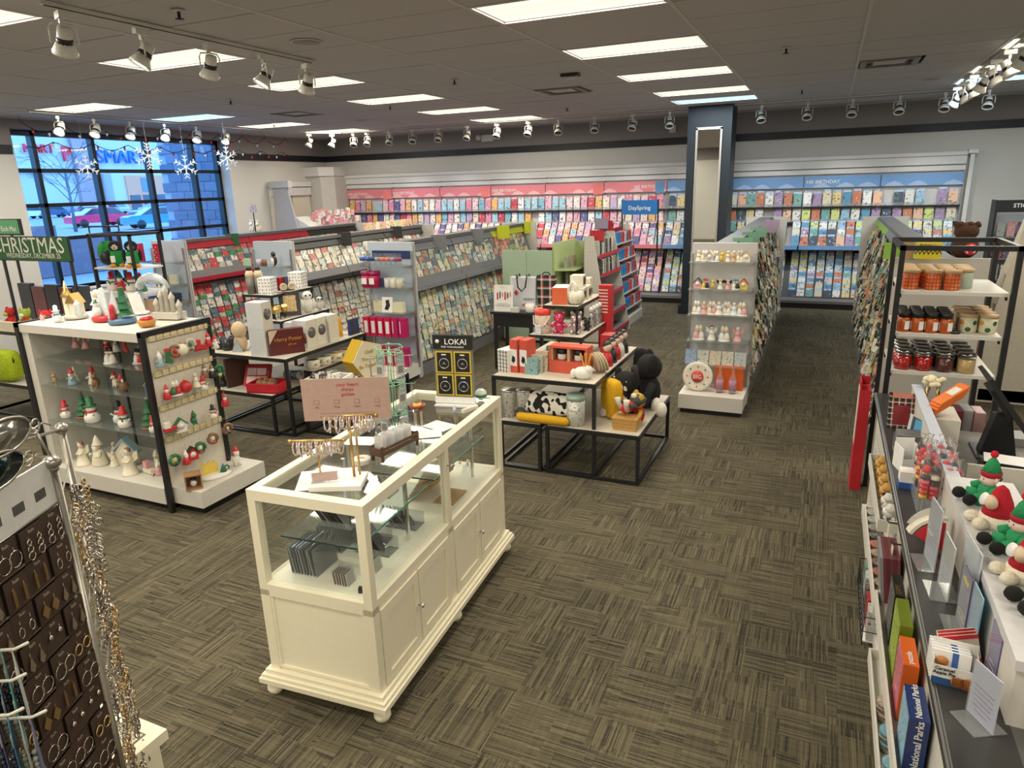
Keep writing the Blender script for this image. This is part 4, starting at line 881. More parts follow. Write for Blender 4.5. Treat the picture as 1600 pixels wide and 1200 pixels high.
def crack(x, y, z, lab, n, w, h, c, grp, sp=.012, lean=.15, rz=PI/2, cat='sleeve'):
    mats = [P(q, .3) for q in c]
    for i in range(n):
        b = B().at(0, 0, 0, 0, -lean*rnd.uniform(.6, 1.3)); b.box(-w/2, 0, 0, w/2, .003, h, mats[i % len(mats)]).box(-w/2-.004, -.004, 0, w/2+.004, -.0025, h+.01, PLASTIC)
        o = b.ob('card_sleeve'); o.location = (x+(i*sp if abs(rz) > 1 else 0), y+(0 if abs(rz) > 1 else i*sp), z); o.rotation_euler = (0, 0, rz)
        tag(inC(o), lab % ordn(i+1), cat, grp)
crack(-.50, .20, .603, 'plastic sleeve of grey scarf cards left on the case floor, %s in row', 9, .17, .13, [(.25, .26, .28), (.45, .46, .46), (.15, .16, .18)], 'plastic sleeves in the case', .017)
crack(-.50, .42, .603, 'plastic sleeve of pale cards behind the near row, %s in row', 8, .15, .12, [(.35, .35, .34), (.5, .5, .48)], 'plastic sleeves behind', .017)
crack(-.25, .12, .603, 'small pearl packet near the case corner, %s along', 6, .06, .06, [(.55, .40, .28), (.70, .62, .55)], 'bracelet packets by the corner', .014)
crack(-.19, .26, .603, 'small pearl packet in the second row of the case, %s along', 6, .06, .06, [(.35, .20, .15), (.70, .62, .55)], 'bracelet packets, second row', .014)
o = B().box(-.012, -.012, 0, .012, .012, .022, BLACK).ob('ring_box'); o.location = (-.10, .075, .603); o.rotation_euler = (0, 0, .4); tag(inC(o), 'tiny black ring box in the near corner of the case', 'box')
def pouchfan(x, y, z, n, lab, s=1.0):
    t = inC(E('pouch_rack', x, y, z, 0, lab, 'jewelry rack', 'acrylic racks of dark pouches'))
    B().box(-.09*s, -.05, 0, .09*s, .05, .003, PLASTIC).box(-.09*s, .047, 0, .09*s, .05, .07, PLASTIC).box(-.09*s, -.05, 0, .09*s, -.047, .03, PLASTIC).ob('acrylic_rack', t)
    for i in range(n):
        b = B().at(-.075*s+i*.15*s/n, 0, .004, PI/2+.5, -.5); b.box(-.045, -.002, 0, .045, .002, .10*s, P(((.05, .05, .06), (.30, .31, .34), (.02, .02, .02))[i % 3], .35)); b.ob('pouch', t)
for i, (x, y, z, n) in enumerate(((-.30, .50, .603, 7), (-.22, .70, .603, 7), (-.30, .25, .824, 5), (-.30, .60, .824, 6), (-.22, .42, .603, 4))): pouchfan(x, y, z, n, 'acrylic rack of dark silver pouches inside the case, %s from the near end' % ordn(i+1))
for i in range(9):
    c = [(.38, .24, .11), (.48, .32, .16), (.33, .21, .10)][i % 3]
    o = B().at(0, 0, 0, 0, 0, -.5).box(-.085, -.16, 0, .085, .16, .010, P(c, .7)).ob('kraft_box'); o.location = (-.27+i*.004, 1.12+(i % 2)*.02, .65+i*.012); o.rotation_euler = (0, 0, .03*i); tag(inC(o), 'flat brown kraft box in the leaning stack inside the case, %s from the bottom' % ordn(i+1), 'box', 'kraft boxes in the case')
o = B().box(-.05, -.12, 0, .07, .08, .008, P((.45, .27, .12), .6)).ob('kraft_board'); o.location = (-.14, 1.10, .603); tag(inC(o), 'flat brown board lying on the case floor below the kraft boxes', 'board')
for i in range(7):
    b = B().tube([(0, 0, 0), (.01, 0, .05), (.04*math.cos(i), .04*math.sin(i), .08)], .002, CHROME, 4).ball(.04*math.cos(i), .04*math.sin(i), .08, .008, .008, .008, CHROME, 6)
    o = b.ob('silver_charm'); o.location = (-.2+.02*(i % 3), 1.40+.02*(i//3), .603); tag(inC(o), 'small silver branch charm at the far end of the case floor, %s of seven' % ordn(i+1), 'charm', 'silver charms')
t = inC(E('sunglasses_display', -.24, 1.45, .824, 0, 'blue and clear bead bowl on the upper glass shelf at the far end', 'bowl')); B().lathe([(.03, 0), (.06, .03), (.062, .035), (.028, .005)], 0, 0, 0, PLASTIC, 14).ob('dish', t)
for i in range(10): B().ball(.03*math.cos(i*1.3), .03*math.sin(i*1.3), .03, .012, .012, .012, P(((.05, .10, .4), (.1, .35, .3))[i % 2], .2), 6).ob('bead', t)
# on top of the case
ZT = 1.0665
o = B().box(-.13, -.10, 0, .13, .12, .0015, PAPER).ob('paper_sheet'); o.location = (-.31, .20, ZT); o.rotation_euler = (0, 0, .5); tag(inC(o), 'white paper sheet under the bracelet stand', 'paper')
t = inC(E('bracelet_stand', -.24, .16, ZT+.0015, .35, 'white base with two gold T-bars holding beaded bracelets', 'jewelry stand')); BS = t
B().box(-.10, -.07, 0, .13, .09, .022, P((.82, .81, .78), .3)).ob('base', t)
def tbar(x, y, h, L, nm):
    q = B().tube([(x, y, .02), (x, y, h)], .005, GOLD, 8).tube([(x-L/2, y, h), (x+L/2, y, h)], .007, GOLD, 8).ball(x-L/2, y, h, .010, .010, .010, GOLD, 8).ball(x+L/2, y, h, .010, .010, .010, GOLD, 8).ob('t_bar', BS)
tbar(-.07, .03, .20, .24, 0); tbar(.08, .04, .31, .24, 0); B().tube([(.10, .06, .02), (.10, .055, .28)], .005, GOLD, 8).ob('support_rod', t)
brm = [P(c, .25) for c in ((.75, .65, .68), (.80, .78, .74), (.55, .42, .25), (.62, .50, .62), (.72, .55, .50))]
SM = BS.location.copy(); Rz = BS.rotation_euler[2]; bsrc = []
for k in range(5):
    pts = [(0, .003+.024*math.cos(a), -.030+.030*math.sin(a)) for a in [i*PI/7 for i in range(14)]]
    b = B().tube(pts, .0032, brm[k], 5, True)
    for i in range(0, 14, 2): b.ball(*pts[i], .0055, .0055, .0055, brm[(k+2) % 5], 5)
    bsrc.append(b.ob('bracelet'))
us = set()
for bar_, (x, y, h, L) in enumerate(((-.07, .03, .20, .24), (.08, .04, .31, .24))):
    for i in range(16):
        s_ = bsrc[(i*3+bar_) % 5]; o = s_ if s_.name not in us else dup(s_); us.add(s_.name)
        v = Matrix.Rotation(Rz, 4, 'Z') @ Vector((x-L/2+.018+i*(L-.036)/15, y, h-.001))
        o.location = SM+v; o.rotation_euler = (rnd.uniform(-.25, .25), 0, Rz+rnd.uniform(-.3, .3)); o.scale = (1, 1, rnd.uniform(.9, 1.3))
        tag(o, 'beaded bracelet on the %s gold bar, %s from the left' % (('short', 'tall')[bar_], ordn(i+1)), 'bracelet', 'bracelets on the gold bars')
t = inC(E('pink_sign', -.18, .22, ZT+.005, .38, 'dusty pink sign with red heading and small icons above the bracelets', 'sign'))
t.location.z = 1.36
SGN = P((.50, .34, .29), .6)
B().box(-.19, .0, 0, .19, .004, .19, SGN).tube([(0, .002, 0), (0, .002, -.27)], .004, GOLD, 6).ob('panel', t)
inkr = P((.55, .08, .10)); ink = P((.38, .2, .18))
for i, s_ in enumerate(('your heart', 'shines', 'golden')): text(s_, 'heading', t, .01, -.001, .155-i*.022, PI/2, 0, .022, inkr)
for i in range(4):
    a = -.13+i*.088; B().box(a-.012, -.001, .075, a+.012, 0, .095, ink).box(a-.009, -.002, .078, a+.009, -.001, .092, SGN).ob('icon', t); text(('Gift', 'Wrap', 'Charm', 'Care')[i], 'caption', t, a, -.001, .058, PI/2, 0, .012, ink)
B().box(-.12, -.001, .032, .12, 0, .034, ink).ob('rule_line', t)
t = inC(E('card_holder', -.27, .13, ZT+.0235, .55, 'clear holder with peach price card on the white base', 'card holder')); B().box(-.06, -.008, 0, .06, .012, .003, PLASTIC).box(-.06, .0, 0, .06, .002, .05, PLASTIC).ob('holder', t); B().at(0, 0, 0, 0, -.1).box(-.055, .003, .004, .055, .005, .045, P((.80, .40, .30))).ob('peach_card', t)
for i in range(3):
    o = B().lathe([(.042, 0), (.043, .002), (.043, .006), (.041, .008)], 0, 0, 0, P((.78, .77, .74), .4), 20).ob('coaster')
    if i == 2: B().ball(0, 0, .009, .018, .010, .002, GOLD, 8).ob('gold_motif', o)
    o.location = (-.27+i*.003, .42, ZT+i*.009); tag(inC(o), 'round white coaster%s, %s in the stack beside the bracelet stand' % (' with gold motif' if i == 2 else '', ('lowest', 'middle', 'top')[i]), 'coaster', 'coaster stack')
t = inC(E('wooden_card_crate', -.18, .55, ZT, -.20, 'dark brown wooden crate on legs holding white cards', 'crate')); WD = P((.12, .06, .035), .6, 0, .3, 60)
B().box(-.035, -.10, .03, .035, .17, .036, WD).ob('bottom', t)
for x in (-.038, .034):
    for z in (.036, .056): B().box(x, -.105, z, x+.005, .175, z+.014, WD).ob('side_slat', t)
for y in (-.105, .17): B().box(-.038, y, .03, .038, y+.006, .07, WD).ob('end_panel', t)
for x in (-.034, .028):
    for y in (-.10, .16): B().box(x, y, 0, x+.010, y+.012, .078, WD).ob('leg', t)
cr = t
for i in range(11):
    o = B().at(0, 0, 0, 0, -.12).box(-.028, 0, 0, .028, .002, .085, P(((.70, .70, .72), (.78, .77, .74), (.60, .62, .66))[i % 3])).ob('gift_card'); v = Matrix.Rotation(t.rotation_euler[2], 4, 'Z') @ Vector((0, -.085+i*.021, .037)); o.location = t.location+v; o.rotation_euler = (0, 0, t.rotation_euler[2])
    tag(o, 'white card standing in the wooden crate, %s from the front' % ordn(i+1), 'card', 'cards in the wooden crate')
# green wire spinner
SPG = P((.22, .45, .30), .4); t = inC(E('wire_spinner_rack', -.28, .78, ZT, .2, 'mint green wire spinner rack with hanging packets on the case', 'spinner rack')); SPN = t
def circ(r, z, n=16): return [(r*math.cos(2*PI*i/n), r*math.sin(2*PI*i/n), z) for i in range(n)]
B().tube([(0, 0, .0), (0, 0, .50)], .004, SPG, 6).ball(0, 0, .505, .008, .008, .008, SPG, 8).ob('centre_pole', t)
for z, r in ((.02, .075), (.05, .055), (.004, .085)): B().tube(circ(r, z), .0028, SPG, 5, True).ob('base_ring', t)
for z in (.14, .30, .46):
    q = B().tube(circ(.070, z, 6), .0025, SPG, 4, True)
    for i in range(6):
        a = i*PI/3; q.tube([(0, 0, z), (.070*math.cos(a), .070*math.sin(a), z)], .002, SPG, 4)
    q.ob('tier_ring', t)
for i in range(6):
    a = i*PI/3; B().tube([(.07*math.cos(a), .07*math.sin(a), .03), (.07*math.cos(a), .07*math.sin(a), .49)], .0022, SPG, 4).ob('upright_wire', t)
B().tube(circ(.075, .49, 6), .0025, SPG, 4, True).ob('top_ring', t)
ps = None
for j, z in enumerate((.44, .29, .14)):
    for i in range(6):
        a = i*PI/3+.3
        if ps is None:
            b = B().box(-.024, -.004, -.11, .024, .0, 0, PLASTIC).box(-.020, -.0055, -.075, .020, -.0045, -.02, P((.50, .50, .46))).box(-.014, -.0065, -.065, .014, -.006, -.03, P((.22, .22, .22)))
            b.tube([(0, .03, 0), (0, -.02, .0), (0, -.026, .008)], .0015, SPG, 4); o = ps = b.ob('hanging_packet')
        else: o = dup(ps)
        rz = SPN.rotation_euler[2]; v = Matrix.Rotation(rz, 4, 'Z') @ Vector((.098*math.cos(a), .098*math.sin(a), z)); o.location = SPN.location+v; o.rotation_euler = (0, 0, a+rz+PI/2)
        tag(o, 'clear packet of earrings on the %s tier of the green spinner, %s around' % (('top', 'middle', 'lowest')[j], ordn(i+1)), 'packet', 'packets on the green spinner')
for i, (x, y, r) in enumerate(((-.43, .68, .2), (-.13, 1.0, -.3), (-.14, .86, .5))):
    o = B().box(-.08, -.06, 0, .08, .06, .0015, PAPER).ob('paper_sheet'); o.location = (x, y, ZT+.0001+i*.0016); o.rotation_euler = (0, 0, r); tag(inC(o), ('white paper sheet left of the spinner base', 'white paper sheet right of the spinner base', 'small white sheet tucked by the spinner foot')[i], 'paper')
t = inC(E('bracelet_card_display', -.20, 1.33, ZT, .12, 'black and grey display stand reading LOKAI with gold framed bracelet cards', 'display stand'))
B().box(-.12, .0, .0, .12, .09, .008, P((.80, .80, .80), .4)).ob('base', t); B().box(-.12, .05, .02, .12, .06, .43, P((.20, .20, .19), .4)).ob('backboard', t); B().box(-.125, .038, .012, .125, .06, .05, P((.82, .82, .82), .4)).ob('white_lip', t)
hd = B().box(-.122, .040, .345, .122, .062, .43, BLACK).ob('header', t); text('LOKAI', 'header_lettering', hd, .02, .0385, .375, PI/2, 0, .048, PAPER); text('FIND YOUR BALANCE', 'tagline', hd, .0, .0385, .355, PI/2, 0, .014, PAPER); B().at(-.092, .039, .392, 0, PI/2).lathe([(.013, 0), (.013, .002)], 0, 0, 0, PAPER, 6).ob('emblem', hd)
B().box(-.115, .062, 0, -.10, .07, .4, P((.3, .3, .3))).ob('support', t)
for i in range(4):
    x, z = (-.057, .057)[i % 2], (.06, .20)[i//2]
    c_ = B().box(x-.052, .042, z, x+.052, .049, z+.132, P((.75, .55, .05), .35, .3)).box(x-.044, .0405, z+.008, x+.044, .043, z+.124, BLACK).ob('bracelet_card', t)
    B().at(x, .040, z+.058, 0, PI/2).tube([(.030*math.cos(a*PI/8), .030*math.sin(a*PI/8), 0) for a in range(16)], .0028, STEEL, 5, True).prism([(-.012, -.008), (0, .010), (.012, -.008), (0, -.002)], -.001, .001, STEEL, 'z').ob('bracelet_ring', c_)
    B().box(x-.014, .039, z+.108, x+.014, .0405, z+.115, PAPER).ob('hang_tab', c_)
t = inC(E('small_bowl', -.37, 1.20, ZT, 0, 'small dark red bowl filled with orange candies beside the spinner', 'bowl')); B().lathe([(.02, 0), (.045, .03), (.05, .042), (.046, .042), (.02, .01)], 0, 0, 0, P((.25, .03, .03), .3), 16).ob('bowl', t)
for i in range(12): B().ball(.026*math.cos(i*2.4)*(i/12)**.5, .026*math.sin(i*2.4)*(i/12)**.5, .04, .010, .010, .008, P(((.8, .35, .03), (.8, .55, .1))[i % 2], .4), 6).ob('candy', t)
t = inC(E('small_bottle', -.15, 1.24, ZT, 0, 'tiny white capped bottle in front of the black display', 'bottle')); B().lathe([(.010, 0), (.010, .03), (.006, .034)], 0, 0, 0, P((.6, .65, .8), .4), 10).ob('body', t); B().lathe([(.007, .034), (.007, .045)], 0, 0, 0, PAPER, 8).ob('cap', t)
o = B().box(-.06, -.012, 0, .06, .012, .02, P((.7, .68, .6))).ob('small_tray'); o.location = (-.08, 1.30, ZT); o.rotation_euler = (0, 0, 1.2); tag(inC(o), 'narrow cream tray at the right edge of the glass top', 'tray')
t = inC(E('snow_globe', -.10, 1.52, ZT, 0, 'small green and white globe ornament at the far corner of the case', 'globe')); B().ball(0, 0, .035, .038, .038, .035, P((.65, .70, .66), .2), 12).ob('globe', t); B().lathe([(.038, .02), (.040, .03), (.036, .04)], 0, 0, 0, P((.03, .2, .08)), 12).ob('green_band', t)
# ---------------------------------------------------------------- black-framed gift tables
TOPM = P((.56, .52, .44), .55, 0, .1, 40); FB = P((.012, .013, .016), .4)
def table(name, label, x0, y0, x1, y1, z, group, low=None):
    t = E(name, x0, y0, 0, 0, label, 'table', group); w, d_ = x1-x0, y1-y0
    B().box(.012, .012, z-.022, w-.012, d_-.012, z, TOPM).ob('tabletop', t)
    for a in ((0, 0, w, .025), (0, d_-.025, w, d_), (0, .025, .025, d_-.025), (w-.025, .025, w, d_-.025)): B().box(a[0], a[1], z-.035, a[2], a[3], z-.001, FB).ob('edge_rail', t)
    for x in (0, w-.028):
        for y in (0, d_-.028): B().box(x, y, 0, x+.028, y+.028, z-.03, FB).ob('leg', t)
    for a in ((.028, 0, w-.028, .025), (.028, d_-.025, w-.028, d_), (0, .028, .025, d_-.028), (w-.025, .028, w, d_-.028)): B().box(a[0], a[1], 0, a[2], a[3], .025, FB).ob('floor_rail', t)
    return t
def riser(label, x0, y0, x1, y1, zb, z, group):
    t = E('riser_shelf', x0, y0, zb, 0, label, 'riser', group); w, d_, h = x1-x0, y1-y0, z-zb
    B().box(0, 0, h-.02, w, d_, h-.001, TOPM).box(-.004, -.004, h-.028, w+.004, 0, h, FB).box(-.004, d_, h-.028, w+.004, d_+.004, h, FB).box(-.004, 0, h-.028, 0, d_, h, FB).box(w, 0, h-.028, w+.004, d_, h, FB).ob('top', t)
    for x in (0, w-.02):
        for y in (0, d_-.02): B().box(x, y, 0, x+.02, y+.02, h-.02, FB).ob('leg', t)
    return t
gt = 'black-framed gift tables'
table('gift_table', 'tall black-framed gift table with maroon box on its near corner', -5.68, 4.95, -4.62, 6.25, .79, gt)
table('low_gift_table', 'low black-framed table under the left half of the gift table with a red tray', -5.62, 4.90, -4.80, 5.95, .42, gt)
table('low_gift_table', 'low black-framed table sticking out right of the gift table with yellow pentagon pillow', -4.60, 5.10, -3.98, 6.08, .42, gt)
riser('middle black riser on the gift table with the framed gold picture', -5.52, 5.42, -5.06, 6.20, .791, 1.05, 'risers on the gift tables')
riser('top black riser on the gift table with the dotted boxes', -5.62, 5.50, -5.22, 6.15, 1.051, 1.30, 'risers on the gift tables')
def box(name, x, y, z, w, d_, h, rz, m_, label, cat='box', grp=None, lid=None):
    o = B().box(-w/2, -d_/2, 0, w/2, d_/2, h, m_)
    if lid: o.box(-w/2-.003, -d_/2-.003, h*.75, w/2+.003, d_/2+.003, h+.002, lid)
    o = o.ob(name); o.location = (x, y, z); o.rotation_euler = (0, 0, rz); return tag(o, label, cat, grp)
def mug(x, y, z, c1, c2, label, grp=None, r=.042, h=.09, rz=0, txt=None):
    t = E('mug', x, y, z, rz, label, 'mug', grp); m1 = P(c1, .3); m2 = P(c2, .3)
    B().lathe([(r*.85, 0), (r, .01), (r, h), (r-.005, h), (r-.008, .02)], 0, 0, 0, m1, 16).lathe([(r-.006, h-.006), (r-.009, .015)], 0, 0, 0, m2, 16).ob('cup', t)
    B().tube([(r*.95, 0, h*.8), (r+.025, 0, h*.78), (r+.028, 0, h*.3), (r*.95, 0, h*.2)], .006, m1, 6).ob('handle', t)
    if txt: text(txt, 'lettering', t, 0, -r-.001, h*.4, PI/2, 0, .03, BLACK)
    return t
mug(-5.62, 5.12, .79, (.02, .02, .025), (.02, .02, .025), 'black mug at the left end of the gift table', 'black mugs'); mug(-5.50, 5.10, .79, (.02, .02, .025), (.02, .02, .025), 'black mug beside the beige plush figures', 'black mugs', rz=2.6)
BEI = P((.58, .44, .28), .9, 0, .1, 60, .3)
def bust(x, y, z, k, lb):
    t = E('plush_figure', x, y, z, .2, lb, 'plush toy', 'beige plush figures'); B().ball(0, 0, .06*k, .05*k, .045*k, .07*k, BEI).ob('body', t); B().ball(0, -.005, .155*k, .055*k, .05*k, .065*k, BEI, 12).ob('head', t); B().prism([(-.045*k, 0), (.045*k, 0), (.0, .10*k)], -.055*k, -.045*k, P((.35, .38, .42), .8), 'y').ob('scarf', t)
bust(-5.34, 5.12, .79, 1.15, 'beige bald plush figure at the front of the gift table'); bust(-5.30, 5.32, .79, 1.2, 'second beige bald plush figure behind the first one')
WB = P((.60, .62, .66), .5)
def wbox(x, y, z, lb, win=True, rz=.1, h=.175, g='white boxed lanterns'):
    t = E('boxed_gift', x, y, z, rz, lb, 'box', g); B().box(-.06, -.05, 0, .06, .05, h, WB).box(.058, -.052, 0, .0615, .052, h, P((.66, .62, .52))).ob('carton', t)
    if win: B().at(.0625, 0, h*.55, 0, 0, PI/2).lathe([(.038, 0), (.038, .0015)], 0, 0, 0, P((.14, .13, .13), .15), 16).ob('round_window', t)
wbox(-4.99, 5.06, .79, 'white gift box under the tall stack at the near corner', False, .15); wbox(-4.99, 5.06, .79+.175*1.5+.001, 'white gift box with round window, top of the tall stack', True, .15)
t = E('maroon_gift_box', -4.79, 5.17, .79, .95, 'maroon gift box with gold Harry Potter lettering at the near corner', 'box'); MR = P((.10, .012, .012), .5)
B().box(-.105, -.025, 0, .105, .025, .155, MR).box(-.106, -.026, 0, -.098, .026, .155, P((.10, .02, .05))).ob('carton', t); B().at(.105, 0, .08, 0, 0, PI/2).lathe([(.035, 0), (.035, .012)], 0, 0, 0, MR, 14).ob('round_latch', t)
text('Harry Potter', 'lettering', t, .01, -.0265, .085, PI/2, 0, .032, P((.55, .22, .05))); text('gift set', 'small_lettering', t, .03, -.0265, .055, PI/2, 0, .018, P((.55, .22, .05)))
B().prism([(-.105, .155), (-.05, .155), (-.105, .07)], -.0262, -.0255, P((.62, .50, .38)), 'y').ob('corner_label', t)
for i in range(3): wbox(-4.80+.03*(i == 2), 5.46+i*.16, .79, 'white figure box with window in the row along the right edge, %s' % ordn(i+1), i < 2, 0, .19, 'white figure boxes in a row')
for i in range(3): wbox(-4.95, 5.50+i*.15, .79, 'pale box behind the row of figure boxes, %s from the front' % ordn(i+1), False, 0, .185, 'pale boxes behind the row')
def stick(x, y, z, h, c, lb, g, cat='pen set', tilt=.1):
    b = B().at(0, 0, 0, 0, -tilt); b.box(-.012, -.006, 0, .012, .006, h, P(c, .4)).box(-.014, -.0065, 0, .014, .0065, h*.3, P(tuple(v*.7 for v in c), .4)); o = b.ob('boxed_pen'); o.location = (x, y, z); o.rotation_euler = (0, 0, rnd.uniform(.6, 1.4)); return tag(o, lb, cat, g)
for i in range(4): stick(-4.76-.02*i, 5.99+i*.02, .79, .13, (.75, .36, .01), 'yellow boxed item by the dark blue ones, %s from the front' % ordn(i+1), 'yellow boxes')
for i in range(8): stick(-4.70-.02*(i % 2), 6.07+i*.024, .79, .12, ((.02, .04, .15), (.05, .04, .10), (.04, .04, .06))[i % 3], 'dark blue boxed item at the far end of the gift table, %s' % ordn(i+1), 'dark boxes at the far end')
t = E('framed_picture', -5.13, 5.66, 1.05, .75, 'black frame with gold pattern leaning on the middle riser', 'picture frame')
B().at(0, 0, .01, 0, -.35).box(-.075, 0, 0, .075, .012, .18, BLACK).ob('frame', t); B().at(0, 0, .01, 0, -.35).box(-.045, -.002, .03, .045, 0, .15, printmat('gold_print', True, 120, .52)).ob('gold_print', t).color = (.45, .30, .10, 1)
for i in range(5):
    t = E('potted_plant', -5.16-(i % 2)*.06, 5.46+i*.035, 1.05, 0, 'tiny green plant in gold pot left of the framed picture, %s' % ordn(i+1), 'plant', 'gold potted plants')
    B().lathe([(.018, 0), (.022, .05), (.02, .05)], 0, 0, 0, GOLD, 8).ob('pot', t)
    for k in range(5): B().prism([(-.004, 0), (.004, 0), (0, .05)], -.001, .001, cm('g'), 'y').ob('leaf', t); t.children[-1].location = (0, 0, .045); t.children[-1].rotation_euler = (rnd.uniform(-.5, .5), rnd.uniform(-.5, .5), k)
def bird(x, y, z, k, c, lb):
    t = E('owl_figurine', x, y, z, .9, lb, 'figurine', 'owl figurines'); m_ = P(c, .5); B().ball(0, 0, .05*k, .04*k, .038*k, .055*k, m_).ob('body', t); B().ball(0, -.005, .115*k, .035*k, .033*k, .032*k, m_).ob('head', t)
    for s_ in (-1, 1): B().ball(s_*.014*k, -.034*k, .12*k, .008, .004, .008, BLACK, 6).ob('eye', t)
    for s_ in (-1, 1): B().ball(s_*.038*k, .0, .055*k, .012*k, .03*k, .04*k, m_, 8).ob('wing', t)
bird(-5.14, 5.95, 1.05, 1.1, (.75, .74, .68), 'cream owl figurine on the middle riser'); bird(-5.12, 6.12, 1.05, .7, (.6, .6, .58), 'small grey owl figurine behind the cream owl')
bird(-5.60, 5.30, .79, 1.2, (.02, .02, .03), 'black bird figurine behind the black mugs')
DOT = P((.80, .80, .80), .5)
def dotbox(x, y, z, w, h, lb):
    t = E('dotted_gift_box', x, y, z, .25, lb, 'gift box', 'white dotted boxes'); B().box(-w/2, -w/2, 0, w/2, w/2, h, DOT).ob('carton', t)
    for i in range(4):
        for j in range(5):
            a, c = -w/2+(i+.5)*w/4+rnd.uniform(-.004, .004), (j+.5)*h/5
            B().prism([(a-.005, c), (a, c+.006), (a+.005, c), (a, c-.006)], -w/2-.001, -w/2, BLACK, 'y').ob('dot', t); 
            B().prism([(a-.005, c), (a, c+.006), (a+.005, c), (a, c-.006)], w/2, w/2+.001, BLACK, 'x').ob('dot', t)
dotbox(-5.33, 5.58, 1.301, .105, .13, 'white box with black dots at the front of the top riser'); dotbox(-5.33, 6.05, 1.301, .11, .13, 'white box with black dots at the back of the top riser')
for i, (x, y) in enumerate(((-5.54, 5.56), (-5.46, 5.60))):
    t = E('drink_bottle', x, y, 1.301, 0, 'tall grey and beige bottle with black lid, %s one' % ('left', 'right')[i], 'bottle', 'drink bottles'); B().lathe([(.032, 0), (.034, .12)], 0, 0, 0, P((.16, .15, .14), .4), 12).lathe([(.034, .12), (.034, .15), (.02, .175)], 0, 0, 0, P((.55, .45, .32), .4), 12).ob('body', t); B().lathe([(.021, .175), (.021, .20)], 0, 0, 0, BLACK, 12).ob('cap', t)
t = E('round_glasses_ornament', -5.30, 5.84, 1.301, 1.1, 'pair of round tan speaker-like discs between the dotted boxes', 'ornament')
for s_ in (-1, 1): B().at(s_*.035, 0, .032, 0, PI/2).lathe([(.032, 0), (.032, .01), (.02, .014), (.018, .006)], 0, 0, 0, P((.62, .52, .38)), 16).ob('disc', t)
B().box(-.05, -.02, 0, .05, .02, .006, BLACK).ob('stand', t)
for i in range(3): box('small_red_jar', -5.42+.02*i, 5.80+i*.05, 1.301, .035, .035, .10, 0, P(((.2, .02, .04), (.4, .02, .03), (.05, .05, .1))[i], .3), ('deep red jar box behind the discs', 'bright red jar box behind the discs', 'navy jar box behind the discs')[i], 'box', 'jar boxes')
# lower level
for i, (x, y, c2, tx) in enumerate(((-4.70, 5.42, (.02, .02, .03), 'M'), (-4.68, 5.58, (.1, .3, .15), 'S'), (-4.66, 5.74, (.65, .45, .02), 'Do'), (-4.66, 5.92, (.45, .02, .02), '2'))):
    mug(x, y, .58, (.66, .61, .50), c2, 'wide cream mug with %s inside on the lower shelf' % ('black', 'green', 'yellow', 'red')[i], 'cream mugs on the lower shelf', .062, .085, 1.1, tx)
riser('low black riser carrying the cream mugs beside the pentagon pillow', -4.74, 5.32, -4.61, 6.05, .421, .58, 'risers on the gift tables')
t = E('pentagon_pillow', -4.27, 5.72, .42, 1.30, 'mustard yellow pentagon pillow with cream lettered face', 'pillow'); MU = P((.55, .36, .02), .9, 0, .15, 90, .4)
pg_ = [(.15*math.cos(PI/2+i*2*PI/5+.3), .155+.15*math.sin(PI/2+i*2*PI/5+.3)) for i in range(5)]
B().prism(pg_, -.04, .07, MU, 'y').ob('cushion', t)
B().prism([(x*.97, .155+(z-.155)*.97) for x, z in pg_], -.05, -.04, P((.66, .60, .45), .9), 'y').ob('cream_face', t)
for i, s_ in enumerate(('Until', 'We Can', 'Be Together')): text(s_, 'lettering', t, 0, -.052, .20-i*.05, PI/2, 0, .038, P((.40, .28, .05)))
t = E('wicker_blanket_basket', -4.38, 5.26, .42, .15, 'tan wicker basket with cream liner full of black and white blankets', 'basket'); WK = P((.35, .22, .09), .7, 0, .5, 150, .5)
B().prism([(-.15, 0), (.15, 0), (.165, .12), (-.165, .12)], -.12, .12, WK, 'y').ob('basket', t); B().box(-.18, -.14, .10, .18, -.12, .14, WHITE).box(-.18, .12, .10, .18, .14, .14, WHITE).box(-.18, -.12, .10, -.16, .12, .14, WHITE).box(.16, -.12, .10, .18, .12, .14, WHITE).ob('liner_rim', t)
BWP = printmat('black_white_knit', True, 50, .5)
def roll(x, y, z, r, L, rz, c, lb, cat='blanket', grp=None, tag_=True):
    b = B().at(0, 0, r, 0, 0, PI/2); b.lathe([(r*.6, -L/2), (r, -L/2+.02), (r, L/2-.02), (r*.6, L/2)], 0, 0, 0, BWP, 12); o = b.ob('rolled_blanket'); o.location = (x, y, z); o.rotation_euler = (0, 0, rz); o.color = (*c, 1); tag(o, lb, cat, grp)
    if tag_: B().box(-.02, -r-.004, .0, .02, -r-.002, .05, PAPER).ob('price_tag', o); o.children[-1].location.z = r
for i, (x, y, z, rz) in enumerate(((-4.46, 5.21, .51, .3), (-4.30, 5.25, .51, 1.2), (-4.40, 5.33, .51, .1), (-4.25, 5.46, .43, 1.4))): roll(x, y, z, .05, .17, rz, ((.02, .02, .02), (.6, .6, .55), (.05, .05, .05), (.02, .02, .02))[i], ('black patterned blanket roll at the left in the basket', 'pale patterned blanket roll at the right in the basket', 'dark blanket roll at the back of the basket', 'black striped blanket roll hanging behind the basket')[i], 'blanket', 'blanket rolls')
t = E('red_tray', -4.98, 5.06, .42, .2, 'deep red tray holding brown wreath figures on the low table', 'tray'); B().box(-.13, -.09, 0, .13, .09, .012, RED).box(-.13, -.09, 0, .13, -.08, .07, RED).box(-.13, .08, 0, .13, .09, .07, RED).box(-.13, -.08, 0, -.12, .08, .07, RED).box(.12, -.08, 0, .13, .08, .07, RED).ob('tray', t)
